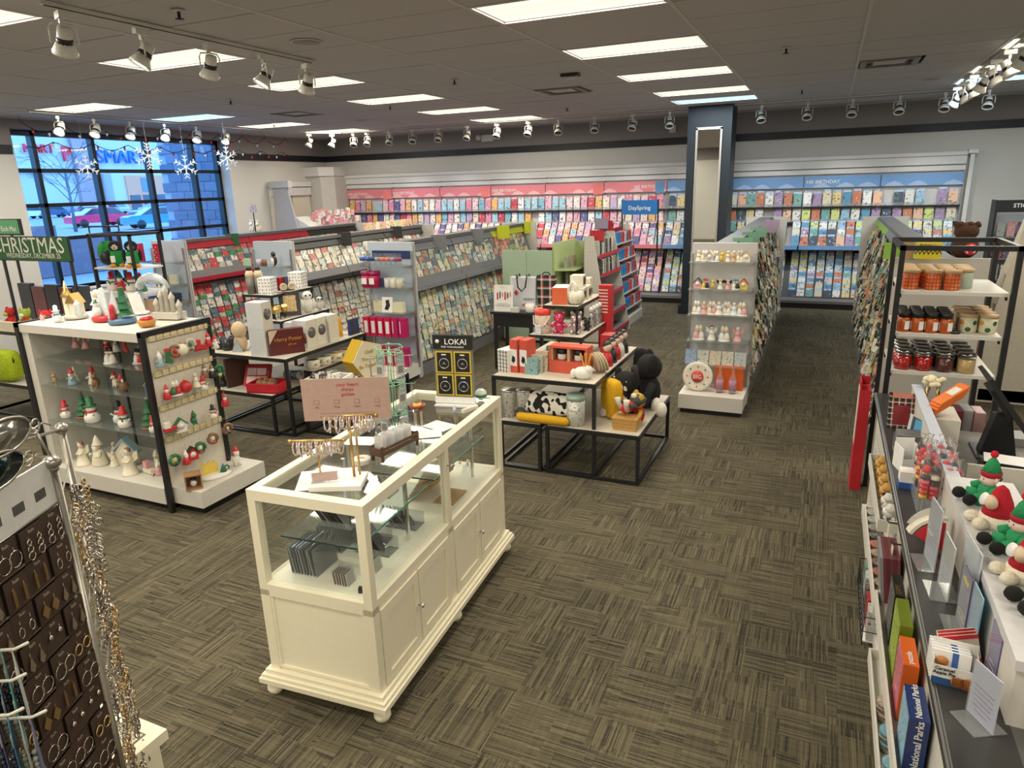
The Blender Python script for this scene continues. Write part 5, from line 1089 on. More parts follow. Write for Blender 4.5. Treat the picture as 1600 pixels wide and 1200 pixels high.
for i in range(5): figure('ball', -5.05+i*.035, 5.02+(i % 2)*.06, .44, .12, 'nrs', 'brown patterned ball in the red tray, %s from the left' % ordn(i+1), 'balls in the red tray', cat='ornament')
t = E('red_gift_book', -5.22, 5.12, .42, .3, 'red gift set with white grid cover leaning on the low table', 'gift set'); B().at(0, 0, 0, 0, -.5).box(-.09, 0, 0, .09, .03, .16, P((.42, .02, .03))).ob('case', t)
for i in range(2):
    for j in range(2): B().at(0, 0, 0, 0, -.5).box(-.07+i*.07, -.003, .02+j*.06, -.005+i*.07, 0, .07+j*.06, P((.7, .55, .55))).ob('cover_panel', t)
box('brown_gift_box', -5.42, 5.10, .42, .03, .22, .26, -.3, P((.06, .03, .02)), 'tall dark brown box standing on the low table')
figure('snowman', -5.56, 5.02, .42, .16, 'kkk', 'small black figure at the left end of the low table', None)
for i in range(5): roll(-5.1+i*.09, 5.5, .42, .045, .14, i*.6, ((.5, .52, .55), (.15, .3, .4), (.6, .6, .6), (.05, .05, .06), (.3, .4, .5))[i], 'silvery wrapped roll at the back of the low table, %s from the left' % ordn(i+1), 'wrapped roll', 'silvery rolls', False)
# ---------------------------------------------------------------- red and white gift table
table('gift_table', 'tall black-framed gift table with red and white gifts beside the glass case', -2.47, 5.02, -1.56, 6.40, .80, gt)
table('low_gift_table', 'low black-framed table under the red gifts holding the cow-print pillow', -2.40, 4.99, -2.02, 6.15, .42, gt)
table('low_gift_table', 'low black-framed table sticking out right with wicker basket', -1.98, 4.99, -1.19, 6.15, .42, gt)
riser('middle black riser with the pink and silver bear figures', -2.34, 5.55, -1.85, 6.30, .801, 1.05, 'risers on the gift tables')
riser('top black riser with the pumpkin teapot and white boxes', -2.24, 5.65, -1.92, 6.38, 1.051, 1.30, 'risers on the gift tables')
t = E('plaid_gift_box', -2.42, 5.14, .80, -.25, 'white box with black windowpane check end at the left corner', 'gift box'); B().box(-.045, -.0, 0, .045, .26, .155, WHITE).ob('carton', t)
for i in range(4): B().box(-.045+.0+i*.026, -.002, 0, -.041+i*.026, 0, .155, BLACK).ob('check_line', t)
for i in range(6): B().box(-.045, -.002, .01+i*.026, .045, 0, .0125+i*.026, BLACK).ob('check_line', t)
for i, x in enumerate((-2.325, -2.235)):
    t = E('striped_gift_box', x, 5.16, .80, -.2, 'narrow red and white gift box with black shapes, %s one' % ('left', 'right')[i], 'gift box', 'narrow red boxes'); B().box(-.025, 0, 0, .025, .09, .19, P((.62, .09, .06))).ob('carton', t); B().box(-.024, -.002, .04, .024, 0, .135, PAPER).ob('white_band', t); B().prism([(-.012, .07), (.0, .055), (.014, .07), (.012, .09), (-.004, .1)], -.003, -.001, BLACK, 'y').ob('black_shape', t)
for i, (x, y, w, h, c) in enumerate(((-2.16, 5.14, .085, .105, (.20, .38, .40)), (-2.14, 5.20, .085, .115, (.45, .48, .40)), (-2.12, 5.26, .09, .13, (.62, .52, .38)), (-2.08, 5.32, .09, .12, (.60, .55, .42)), (-2.06, 5.40, .10, .14, (.05, .18, .18)))):
    o = B().at(0, 0, 0, 0, -.12).box(-w/2, 0, 0, w/2, .02, h, PRINT).ob('greeting_booklet'); o.location = (x, y, .80); o.color = (*c, 1); tag(o, '%s booklet in the leaning row by the red window box, %s from the front' % (cn(c), ordn(i+1)), 'booklet', 'leaning booklets')
t = E('red_window_box', -1.87, 5.32, .80, -.05, 'red gift box with two windows showing black and white mugs', 'gift box'); m_ = P((.62, .10, .06)); ki = P((.55, .34, .2))
B().box(-.14, -.05, 0, .14, .06, .085, m_).box(-.14, -.05, .175, .14, .06, .19, m_).box(-.14, -.05, .085, -.125, .06, .175, m_).box(.125, -.05, .085, .14, .06, .175, m_).box(-.125, .05, .085, .125, .06, .175, ki).box(-.01, -.04, .085, .01, .05, .175, ki).box(-.125, -.045, .085, -.115, .05, .175, ki).ob('carton', t)
for s_ in (-1, 1): B().lathe([(.028, .087), (.033, .10), (.03, .165)], s_*.062, 0, 0, P((.7, .7, .7), .3), 12).lathe([(.034, .13), (.032, .166)], s_*.062, 0, 0, BLACK, 12).ob('boxed_mug', t)
t = E('match_holder', -1.71, 5.16, .80, 0, 'white lump-shaped holder with orange-tipped matches', 'match holder'); B().ball(0, 0, .035, .06, .045, .04, WHITE).ball(.03, 0, .055, .035, .03, .03, WHITE).ball(-.055, -.01, .03, .02, .03, .03, WHITE).ob('holder', t)
for i in range(14): B().tube([(.02+.01*math.cos(i), .01*math.sin(i), .07), (.02+.04*math.cos(i), .025*math.sin(i), .155)], .0025, P((.75, .42, .08)), 4).ob('match', t)
for i in range(4):
    o = B().at(0, 0, 0, 0, -.25).lathe([(.085, 0), (.09, .006), (.05, .008)], 0, 0, 0, P((.62, .55, .40), .4), 20); o = o.ob('round_plate'); o.location = (-1.68+i*.02, 5.36+i*.016, .89); o.rotation_euler = (PI/2-.1, 0, 2.35); tag(o, 'round cream plate standing on edge at the right edge, %s from the front' % ordn(i+1), 'plate', 'plates standing on edge')
t = E('lidded_canister', -2.25, 5.66, 1.05, 0, 'clear patterned canister with red lid and wire handle', 'canister'); B().lathe([(.055, 0), (.058, .02), (.058, .12), (.05, .13)], 0, 0, 0, PRINT, 16).ob('jar', t).color = (.62, .50, .42, 1); B().lathe([(.056, .13), (.058, .135), (.058, .165), (.05, .17)], 0, 0, 0, P((.70, .06, .04), .3), 16).ob('lid', t); B().tube([(-.062, -.02, .12), (-.04, -.07, .07), (.0, -.085, .055), (.04, -.07, .07), (.062, -.02, .12)], .003, WHITE, 5).ob('wire_handle', t); B().box(-.03, -.066, .0, .01, -.062, .065, P((.65, .68, .78))).ob('tag', t)
def bear(x, y, z, k, mt, lb, g, rz=0, snout=None):
    t = E('bear_figure', x, y, z, rz, lb, 'figurine', g)
    B().ball(0, 0, .05*k, .038*k, .034*k, .05*k, mt).ob('body', t); B().ball(0, -.004, .12*k, .045*k, .042*k, .042*k, mt).ob('head', t)
    for s_ in (-1, 1):
        B().ball(s_*.033*k, 0, .160*k, .016*k, .010*k, .016*k, mt, 8).ob('ear', t); B().tube([(s_*.03*k, 0, .08*k), (s_*.06*k, -.02*k, .05*k)], .013*k, mt, 6).ob('arm', t); B().tube([(s_*.02*k, 0, .02*k), (s_*.03*k, -.04*k, .012*k)], .015*k, mt, 6).ob('foot', t)
    B().ball(0, -.044*k, .11*k, .016*k, .012*k, .012*k, snout or mt, 8).ob('muzzle', t)
    return t
bear(-2.10, 5.68, 1.05, 1.0, P((.70, .08, .20), .15, .6, .25, 60), 'shiny red-pink bear figure on the middle riser', 'shiny bear figures'); bear(-1.95, 5.70, 1.05, 1.0, P((.55, .45, .48), .15, .6, .25, 60), 'shiny silver-pink bear figure on the middle riser', 'shiny bear figures'); bear(-1.90, 5.86, 1.05, .7, P((.03, .03, .03), .4), 'small black bear figure behind the silver one', 'shiny bear figures')
for i in range(4):
    t = E('glass_ornament', -1.90, 5.96+i*.09, 1.05, 0, 'clear silvery ornament along the edge of the middle riser, %s' % ordn(i+1), 'ornament', 'clear silvery ornaments'); B().lathe([(.02, 0), (.03, .05), (.015, .09), (.025, .12), (.002, .15)], 0, 0, 0, P(((.6, .62, .65), (.35, .3, .3))[i % 2], .15, .5), 8).ob('stem', t); B().ball(0, 0, .17, .025, .025, .028, P((.72, .72, .72), .2), 8).ob('top', t)
t = E('pumpkin_teapot', -1.98, 5.78, 1.30, .3, 'pearly white pumpkin jar with curled stem on the top riser', 'jar'); pu = P((.70, .66, .55), .2)
for i in range(8): a = i*PI/4; B().ball(.028*math.cos(a), .028*math.sin(a), .045, .034, .034, .045, pu, 8).ob('lobe', t)
B().tube([(0, 0, .085), (.0, 0, .12), (-.02, 0, .15), (-.035, 0, .135)], [.014, .013, .011, .006], WHITE, 8).ob('stem', t)
t = E('red_front_box', -2.12, 5.78, 1.30, .2, 'white box with plain red front beside the pumpkin jar', 'gift box'); B().box(-.05, -.05, 0, .05, .12, .11, WHITE).ob('carton', t); B().box(-.051, -.053, 0, .049, -.050, .11, P((.66, .13, .05))).ob('red_front', t)
for i, (x, y, z) in enumerate(((-2.02, 5.98, 1.30), (-2.02, 6.12, 1.30), (-2.04, 6.02, 1.40), (-2.04, 6.26, 1.30))):
    t = E('window_gift_box', x, y, z, .1, ('lower front white box with window on the top riser', 'lower rear white box on the top riser', 'white box stacked on top with red-pink lid behind', 'tall pale box at the back of the top riser')[i], 'gift box', 'white boxes on the riser'); B().box(-.05, -.055, 0, .05, .055, (.098, .098, .09, .17)[i], P((.70, .66, .55))).ob('carton', t); B().box(.050, -.035, .02, .0515, .035, .075, BLACK).ob('window', t)
for i in range(7):
    o = B().box(-.055, -.010, 0, .055, .010, .17, P(((.50, .03, .04), (.62, .30, .28), (.55, .04, .05))[i % 3])).ob('red_book'); o.location = (-1.78, 6.06+i*.024, .801); tag(o, 'red book standing in the row at the table rear, %s from front' % ordn(i+1), 'book', 'red books')
t = E('tall_red_box', -1.86, 6.32, .80, 0, 'tall red box with white stripes at the rear of the red gift table', 'gift box'); B().box(-.06, -.05, 0, .06, .05, .60, P((.50, .02, .03))).ob('carton', t)
for i in range(8): B().box(-.061, -.052, .34+i*.03, .03, -.05, .352+i*.03, P((.75, .6, .55))).ob('stripe', t)
for i in range(5):
    t = E('doll_figure', -1.64, 5.62+i*.13, .80, 1.0, '%s dressed small doll along the right edge, %s from the front' % (('red', 'black', 'red', 'white', 'black')[i], ordn(i+1)), 'figurine', 'small dolls along the edge')
    c = cm(('r', 'k', 'r', 'w', 'k')[i]); B().lathe([(.035, 0), (.03, .05), (.012, .09)], 0, 0, 0, c, 10).ob('body', t); B().ball(0, 0, .11, .026, .026, .028, P((.72, .52, .42))).ob('head', t); B().ball(0, .006, .125, .028, .026, .022, cm('k')).ob('hair', t)
# lower things
t = E('cow_print_pillow', -2.02, 5.14, .421, 0, 'black and white cow-print pillow on the low table', 'pillow'); CWP = printmat('cow_print', True, 16, .50)
def pillow(b, w, h, th, mt, n=8):
    rows = []
    for j in range(n+1):
        v = -1+2*j/n; row = []
        for i in range(16):
            a = 2*PI*i/16; cx, cz = math.cos(a), math.sin(a)
            row.append((math.copysign(abs(cx)**.5, cx)*w/2*(1-.06*(1-abs(v))), v*th/2*0+math.copysign(1, v)*0+v*th/2, h/2+math.copysign(abs(cz)**.5, cz)*h/2*(1-.0*abs(v))))
        k = (1-abs(v)**3)**.5*.25+.75 if abs(v) < 1 else .8
        rows.append([(x*k, y, h/2+(z-h/2)*k) for x, y, z in row])
    return b.ring(rows, mt)
def spotmat():
    m, n, l, b = nt('cow_print_fabric'); g = n.new('ShaderNodeTexCoord'); no = n.new('ShaderNodeTexNoise'); no.inputs['Scale'].default_value = 26; no.inputs['Detail'].default_value = 0
    l.new(g.outputs['Object'], no.inputs['Vector']); r = n.new('ShaderNodeValToRGB'); r.color_ramp.interpolation = 'CONSTANT'; e = r.color_ramp.elements; e[0].color = (.78, .76, .70, 1); e[1].position = .51; e[1].color = (.01, .01, .01, 1)
    l.new(no.outputs['Fac'], r.inputs[0]); l.new(r.outputs[0], b.inputs['Base Color']); b.inputs['Roughness'].default_value = .9; return m
SPOT = spotmat()
t.rotation_euler = (0, 0, -.05); b = B().at(0, 0, .03, 0, -.35); pillow(b, .40, .17, .10, SPOT).ob('cover', t)
YEL = P((.68, .38, .01), .9, 0, .08, 60, .2)
t = E('yellow_bolster', -2.02, 5.03, .421, -.03, 'mustard yellow bolster cushion in front of the cow-print pillow', 'cushion'); B().at(0, 0, .035, 0, 0, PI/2).lathe([(.012, -.21), (.032, -.19), (.036, 0), (.032, .19), (.012, .21)], 0, 0, 0, YEL, 12).ob('cushion', t)
t = E('yellow_pillow', -1.52, 5.36, .421, -.7, 'plump yellow pillow standing beside the tall table leg', 'pillow'); pillow(B(), .20, .34, .12, YEL).ob('cover', t); B().box(-.095, .055, .02, .10, .08, .33, SPOT).ob('spotted_back', t)
for i, (x, y) in enumerate(((-2.36, 5.12), (-2.24, 5.16))):
    t = E('printed_bucket', x, y, .421, 0, 'white printed bucket with black bag in front, %s one' % ('left', 'right')[i], 'bucket', 'white buckets'); B().lathe([(.045, 0), (.055, .20), (.057, .205)], 0, 0, 0, PRINT, 16).ob('pail', t).color = (.68, .68, .66, 1); B().lathe([(.058, .2), (.058, .21)], 0, 0, 0, STEEL, 16).ob('rim', t)
t = E('mint_lidded_bucket', -1.75, 5.10, .421, 0, 'pale grey printed bucket with mint lid beside the cow-print pillow', 'bucket'); B().lathe([(.055, 0), (.06, .17)], 0, 0, 0, PRINT, 18).ob('pail', t).color = (.66, .68, .64, 1); B().lathe([(.062, .17), (.062, .20), (.05, .205)], 0, 0, 0, P((.35, .48, .42), .4), 18).ob('lid', t); B().tube([(-.06, -.01, .15), (-.03, -.06, .11), (.03, -.06, .11), (.06, -.01, .15)], .003, STEEL, 5).ob('handle', t)
t = E('round_sign', -2.22, 5.04, .421, 0, 'dark oval sign leaning on the right bucket', 'sign'); B().at(0, 0, .065, 0, PI/2-.2).lathe([(.052, 0), (.052, .004)], 0, 0, 0, P((.04, .04, .035)), 18).ob('disc', t); text('VINTAGE', 'lettering', t, 0, -.012, .055, PI/2-.2, 0, .02, P((.5, .4, .25)))
t = E('wicker_basket', -1.34, 5.14, .421, 0, 'small tan wicker basket at the corner of the low table', 'basket'); B().prism([(-.09, 0), (.09, 0), (.105, .10), (-.105, .10)], -.06, .08, P((.55, .32, .09), .7, 0, .5, 160, .5), 'y').ob('basket', t)
for z in (.025, .055, .085): B().box(-.10, -.064, z, .10, -.060, z+.008, P((.45, .25, .07))).ob('weave_band', t)
def plush(x, y, z, k, rz, cb_, cf, cl_, lb, lie=0, grp='plush toys on the low table'):
    """generic soft animal toy: body, head, small ears, limbs"""
    t = E('plush_toy', x, y, z, rz, lb, 'plush toy', grp); m1, m2, m3 = P(cb_, .95, 0, .1, 80, .3), P(cf, .95, 0, .1, 80, .3), P(cl_, .95, 0, .1, 80, .3)
    M_ = lambda: B().at(0, 0, .07*k if lie else 0, 0, lie)
    M_().ball(0, 0, .10*k, .08*k, .07*k, .11*k, m3).ob('body', t); M_().ball(0, -.01*k, .26*k, .09*k, .085*k, .085*k, m1, 12).ob('head', t); M_().ball(0, -.09*k, .24*k, .045*k, .04*k, .035*k, m2).ob('muzzle', t)
    for s_ in (-1, 1):
        M_().tube([(s_*.07*k, 0, .16*k), (s_*.13*k, -.04*k, .10*k), (s_*.14*k, -.09*k, .06*k)], [.028*k, .026*k, .032*k], m1, 8).ob('arm', t)
        M_().tube([(s_*.05*k, 0, .04*k), (s_*.08*k, -.10*k, .03*k), (s_*.09*k, -.16*k, .05*k)], [.035*k, .032*k, .042*k], m2, 8).ob('leg', t)
        M_().ball(s_*.085*k, 0, .30*k, .02*k, .035*k, .06*k, m1).ob('ear', t)
    return t
BK = (.012, .012, .014)
plush(-1.37, 5.14, .52, .62, -.6, (.07, .07, .075), (.70, .66, .58), (.50, .02, .03), 'grey floppy-eared plush puppy with red body lying in the wicker basket', -1.2)
plush(-1.42, 5.45, .421, 1.15, -.5, BK, (.70, .66, .60), (.012, .012, .014), 'big black floppy-eared plush dog on the low table')
plush(-1.30, 5.80, .421, 1.35, -1.2, BK, (.03, .03, .03), BK, 'largest black plush dog at the far end of the low table')
plush(-1.28, 5.30, .421, .75, -1.0, (.55, .36, .05), (.72, .45, .03), (.45, .03, .03), 'yellow and red plush puppy between the basket and the black dog')
t = E('black_tote_strap', -1.44, 6.02, .421, 0, 'tall black velvet cushion standing at the far corner of the low table', 'cushion'); pillow(B(), .14, .46, .09, P((.008, .008, .01), .95)).ob('cover', t)
t = E('white_mitten_plush', -1.20, 5.62, .40, .5, 'pair of white plush mittens hanging over the low table edge', 'plush'); 
for s_ in (-1, 1): B().ball(.02, s_*.07, .06, .05, .05, .07, P((.75, .72, .65), .95, 0, .1, 60, .3)).ob('mitten', t)
# ---------------------------------------------------------------- black table, bags, green shelves
t = E('small_black_table', -3.88, 7.92, 0, 0, 'small solid black side table with deep apron beside the green shelves', 'table')
B().box(0, 0, .74, .60, .45, .77, FB).ob('tabletop', t); B().box(.03, .03, .58, .57, .42, .74, FB).ob('apron', t)
for x in (.03, .53):
    for y in (.03, .38): B().box(x, y, 0, x+.04, y+.04, .58, FB).ob('leg', t)
t = E('acrylic_sign_holder', -3.72, 7.98, .77, .05, 'white sign card in clear holder on the black side table', 'sign'); B().at(0, 0, 0, 0, -.1).box(-.13, 0, 0, .13, .005, .34, P((.78, .77, .76))).ob('card', t)
for i in range(3): text(('GIFTS', 'CHEER FOR THE', 'COLLECTION')[i], 'lettering', t, 0, -.008-(.03, .03, .02)[i]*0, (.305, .10, .075)[i], PI/2-.1, 0, (.03, .018, .035)[i], P((.45, .45, .45)))
for i in range(6): B().at(0, 0, 0, 0, -.1).box(-.09+.035*i, -.003, .15+.02*(i % 3), -.07+.035*i, 0, .24+.01*(i % 2), P(((.45, .05, .05), (.1, .1, .1), (.6, .3, .3))[i % 3])).ob('pictured_item', t)
t = E('holiday_gift_bag', -3.52, 8.20, .77, .1, 'pale grey gift bag with black ribbon handles', 'gift bag'); B().prism([(-.16, 0), (.16, 0), (.17, .42), (-.17, .42)], -.04, .05, P((.62, .64, .70), .5), 'y').ob('bag', t)
for s_ in (-.06, .045): B().tube([(-.06, s_, .41), (-.07, s_-.01, .46), (-.05, s_-.03, .30), (0, s_-.04, .25), (.05, s_-.03, .30), (.07, s_-.01, .46), (.06, s_, .41)], .010, FB, 6).ob('handle', t)
text('MERRY', 'lettering', t, .08, -.042, .12, PI/2, 0, .05, P((.08, .08, .1))); B().prism([(-.12, .22), (-.09, .18), (-.06, .22), (-.09, .26)], -.043, -.04, cm('r'), 'y').ob('red_motif', t); B().prism([(-.02, .08), (.0, .04), (.05, .1), (.0, .07)], -.043, -.04, cm('r'), 'y').ob('red_motif', t)
def plaid(freq=9):
    m, n, l, b = nt('plaid_fabric'); g = n.new('ShaderNodeTexCoord'); sx = n.new('ShaderNodeSeparateXYZ'); l.new(g.outputs['Object'], sx.inputs[0])
    outs = []
    for ax, ph in (('X', 0), ('Z', .3)):
        q = n.new('ShaderNodeMath'); q.operation = 'MULTIPLY'; q.inputs[1].default_value = freq; l.new(sx.outputs[ax], q.inputs[0])
        f = n.new('ShaderNodeMath'); f.operation = 'FRACT'; l.new(q.outputs[0], f.inputs[0])
        r = n.new('ShaderNodeValToRGB'); r.color_ramp.interpolation = 'CONSTANT'; e = r.color_ramp.elements; e[0].color = (.02, .02, .02, 1); e[1].position = .4; e[1].color = (.70, .68, .62, 1)
        q2 = e.new(.6); q2.color = (.45, .03, .04, 1); q3 = e.new(.75); q3.color = (.02, .03, .03, 1); l.new(f.outputs[0], r.inputs[0]); outs.append(r.outputs[0])
    mx = n.new('ShaderNodeMix'); mx.data_type = 'RGBA'; mx.inputs[0].default_value = .5; l.new(outs[0], mx.inputs[6]); l.new(outs[1], mx.inputs[7]); l.new(mx.outputs[2], b.inputs['Base Color']); b.inputs['Roughness'].default_value = .9; return m
PLAID = plaid(); PLAID2 = plaid(32)
t = E('plaid_gift_bag', -3.23, 8.28, .77, .1, 'tall black red and white plaid bag right of the grey gift bag', 'gift bag'); B().prism([(-.11, 0), (.11, 0), (.12, .44), (-.12, .44)], -.05, .05, PLAID, 'y').ob('bag', t)
for s_ in (-1, 1): B().tube([(s_*.06, 0, .43), (s_*.04, -.02, .47), (0, -.02, .48)], .008, FB, 5).ob('handle', t)
mug(-3.36, 8.02, .77, (.74, .73, .70), (.7, .68, .6), 'white mug lying beside the grey gift bag', None, .06, .11)
t = E('candle_tin_box', -3.55, 7.98, .77, 0, 'small pale box behind the acrylic sign on the side table', 'box'); B().box(-.05, -.03, 0, .05, .03, .06, P((.6, .6, .55))).ob('carton', t)
MINT = P((.36, .48, .36), .5); OLV = P((.42, .50, .24), .5)
t = E('green_shelf_unit', -4.43, 9.52, 0, 0, 'tall mint green shelf unit seen from its flat side panels', 'shelving')
B().box(0, 0, .05, .395, .03, 1.40, MINT).ob('side_panel', t); B().box(.40, 0, .05, .80, .03, 1.40, MINT).ob('side_panel', t); B().box(.02, .05, 0, .78, 1.0, .05, FB).ob('base', t)
B().box(.80, .03, .05, .83, 1.0, 1.50, OLV).ob('back_panel', t)
for z in (.35, .62, .88, 1.12): B().prism([(.83, .03), (1.12, .10), (1.12, 1.0), (.83, 1.0)], z-.02, z, OLV, 'z').ob('shelf', t)
B().box(1.10, .98, .05, 1.13, 1.01, 1.50, OLV).box(.83, .98, .05, 1.12, 1.0, 1.46, OLV).ob('far_panel', t)
for i, (z, y) in enumerate(((1.121, .3), (1.121, .6), (.881, .35), (.621, .4))):
    o = B().box(-.02, -.07, 0, .02, .07, .17, PRINT).ob('boxed_book'); o.location = (-3.50, 9.52+y, z); o.color = (*((.35, .38, .32), (.5, .42, .3), (.2, .2, .18), (.4, .42, .35))[i], 1); tag(o, 'boxed item on the olive shelf, %s from the top' % ordn(i+1), 'box', 'boxed items on the olive shelves')
# book gondola behind, with black spines and red price strip
t = E('book_gondola', -3.25, 9.9, 0, -.0, 'grey slanted end gondola with black-spined albums behind the green shelves', 'shelving'); L_ = 1.08
B().prism([(0, 0), (.42, 0), (.30, .6), (.14, 1.58), (.0, 1.58)], -.03, 0, P((.52, .50, .46), .5), 'y').ob('end_panel', t); B().prism([(0, 0), (.42, 0), (.30, .6), (.14, 1.58), (.0, 1.58)], L_, L_+.03, P((.52, .50, .46), .5), 'y').ob('end_panel', t)
B().box(-.02, 0, .1, 0, L_, 1.55, GREYP).ob('back_panel', t)
for z, d_ in ((1.28, .22), (1.0, .26), (.70, .32), (.4, .36), (.12, .40)):
    s_ = B().box(0, 0, z-.02, d_, L_, z, GREYP).ob('shelf', t); B().box(d_, 0, z-.03, d_+.008, L_, z+.025, P((.42, .03, .05))).ob('price_strip', s_)
k = 0
for z, d_ in ((1.28, .22), (1.0, .26)):
    for i in range(9):
        c = [(.62, .60, .58), (.10, .11, .11), (.40, .38, .34), (.70, .70, .68), (.05, .05, .05)][(i*3+k) % 5]; k += 1
        o = B().at(0, 0, 0, 0, rnd.uniform(-.1, .25)).box(-.09, -.015, 0, .09, .015, .23, PRINT).ob('album'); o.location = (-3.25+d_-.10, 9.96+i*.10, z+.002); o.color = (*c, 1)
        tag(o, '%s album on the %s shelf of the slanted gondola, %s from the front' % (cn(c), ('upper', 'second')[z < 1.2], ordn(i+1)), 'album', 'albums on the slanted gondola')
# blue header book gondola
t = E('blue_header_book_rack', -3.02, 11.05, 0, 0, 'book gondola with bright blue DaySpring header and red shelf backs', 'shelving'); L_ = 1.1; W_ = P((.52, .50, .46), .5); BLU = P((.01, .16, .48), .4)
B().prism([(-.30, 0), (.12, 0), (-.02, 1.0), (-.16, 1.62), (-.30, 1.62)], 0, .03, W_, 'y').ob('end_panel', t); B().prism([(-.30, 0), (.12, 0), (-.02, 1.0), (-.16, 1.62), (-.30, 1.62)], L_, L_+.03, W_, 'y').ob('end_panel', t)
B().box(-.30, .03, .1, -.27, L_, 1.58, P((.20, .01, .02))).ob('back_panel', t); B().box(-.27, 0, 0, .12, L_, .14, W_).ob('base', t)
hd = B().box(-.28, L_-.04, 1.78, .34, L_, 2.02, BLU).box(-.29, L_-.03, 1.5, -.27, L_+.01, 2.03, BLACK).box(.34, L_-.03, .9, .36, L_+.01, 2.03, BLACK).ob('header', t); text('DaySpring', 'lettering', hd, .03, L_-.043, 1.86, PI/2, 0, .095, PAPER)
for z, d_ in ((1.36, .20), (1.10, .26), (.84, .30), (.56, .34), (.30, .38)):
    B().box(-.27, .03, z-.02, -.27+d_, L_, z, W_).ob('shelf', t)
    for i in range(9):
        c = (.02, .25, .60) if i < 3 else [(.55, .03, .04), (.62, .55, .55), (.05, .20, .45), (.50, .10, .12)][i % 4]
        o = B().at(0, 0, 0, 0, rnd.uniform(-.05, .2)).box(-.07, -.012, 0, .07, .012, .17, PRINT).ob('book'); o.location = (-3.02-.27+d_-.08, 11.12+i*.112, z+.002); o.color = (*c, 1)
        tag(o, '%s book on the %s shelf of the blue-header rack, %s from the front' % (cn(c), {1.36: 'top', 1.10: 'second', .84: 'third', .56: 'fourth', .30: 'lowest'}[z], ordn(i+1)), 'book', 'books on the blue-header rack')
for i, (x, y, z, c) in enumerate(((-3.08, 9.95, 1.60, (.42, .02, .03)), (-3.26, 11.02, 1.68, (.42, .02, .03)), (-3.30, 10.9, 1.72, (.28, .24, .36)))):
    o = B().box(-.11, -.004, 0, .11, .004, .16, P(c)).box(-.12, -.006, -.01, .12, -.004+.002, 0, BLACK).ob('header_sign'); o.location = (x, y, z-.1); tag(o, ('red header sign above the black-spined albums', 'red header sign at the corner of the blue-header rack', 'lilac header sign left of the blue-header rack')[i], 'sign')
# ---------------------------------------------------------------- endcap goods
def row(lst, z, y, fn): 
    for i, a in enumerate(lst): fn(i, a, z, y)
for r, (z, n, h, cs) in enumerate(((1.531, 9, .115, ('ccs', 'cws', 'scs', 'lcw', 'ytc', 'ccy', 'tcc', 'csc', 'ctw')), (1.256, 7, .11, ('pgw', 'yrk', 'ypk', 'cyk', 'prk', 'cbk', 'yrn')), (.991, 7, .14, ('cwv', 'pcc', 'ccp', 'wcv', 'ccw', 'vcc', 'wcp')), (.716, 4, .16, ('pcw', 'wkw', 'vcc', 'pcp')))):
    for i in range(n):
        k = ('angel', 'couple', 'house', 'couple', 'rabbit', 'angel')[(i+r*2) % 6] if r < 2 else ('couple', 'angel')[i % 2]
        figure(k, -1.20+(i+.5)*.52/n, 7.27+rnd.uniform(-.02, .02), z, h, cs[i], '%s %s figurine on endcap shelf %s from the top, %s from the left' % (CW[cs[i][0]], {'couple': 'pair', 'house': 'cottage'}.get(k, k), ordn(r+1), ordn(i+1)), 'porcelain figurines on the endcap', rnd.uniform(-.3, .3))
for i in range(5):
    o = B().at(0, 0, 0, 0, -.12).box(-.058, 0, 0, .058, .02, .15, PRINT).ob('gift_package'); o.location = (-1.20+i*.125, 7.24, .456); o.color = (*((.30, .42, .62), (.62, .62, .58), (.68, .60, .48), (.66, .64, .56), (.5, .55, .58))[i], 1); tag(o, 'pale cellophane gift package on the fifth endcap shelf, %s from the left' % ordn(i+1), 'package', 'cellophane packages')
t = E('plate_with_lettering', -1.10, 7.12, .20, 0, 'large cream plate with red lettering reading BIG leaning on the endcap deck', 'plate'); B().at(0, 0, .155, 0, PI/2-.22).lathe([(.155, .0), (.15, .012), (.12, .004)], 0, 0, 0, P((.74, .70, .60), .3), 28).ob('plate', t)
B().at(0, -.012, .155, 0, PI/2-.22).lathe([(.062, .006), (.062, .010)], 0, 0, 0, P((.60, .05, .04)), 18).ob('red_disc', t); text('BIG', 'lettering', t, 0, -.030, .135, PI/2-.22, 0, .06, P((.74, .70, .60)))
for i in range(8): a = i*PI/4; B().at(0, -.014, .155, 0, PI/2-.22).lathe([(.009, .008), (.009, .011)], .105*math.cos(a), .105*math.sin(a), 0, cm('rg'[i % 2]), 6).ob('berry_dot', t)
o = B().box(-.14, -.05, 0, .14, .05, .26, P((.70, .11, .01))).ob('orange_gift_box'); o.location = (-.80, 7.28, .20); tag(o, 'bright orange box standing on the endcap deck behind two bottles', 'box')
for i in range(2):
    t = E('glass_bottle', -.875+i*.13, 7.12, .20, 0, 'clear tall-necked bottle with purple print, %s one' % ('left', 'right')[i], 'bottle', 'printed bottles'); B().lathe([(.036, 0), (.038, .01), (.038, .15), (.014, .20), (.013, .27), (.016, .28)], 0, 0, 0, PLASTIC, 14).ob('bottle', t); B().lathe([(.0385, .03), (.0385, .14)], 0, 0, 0, PRINT, 14).ob('label', t).color = (.42, .20, .30, 1)
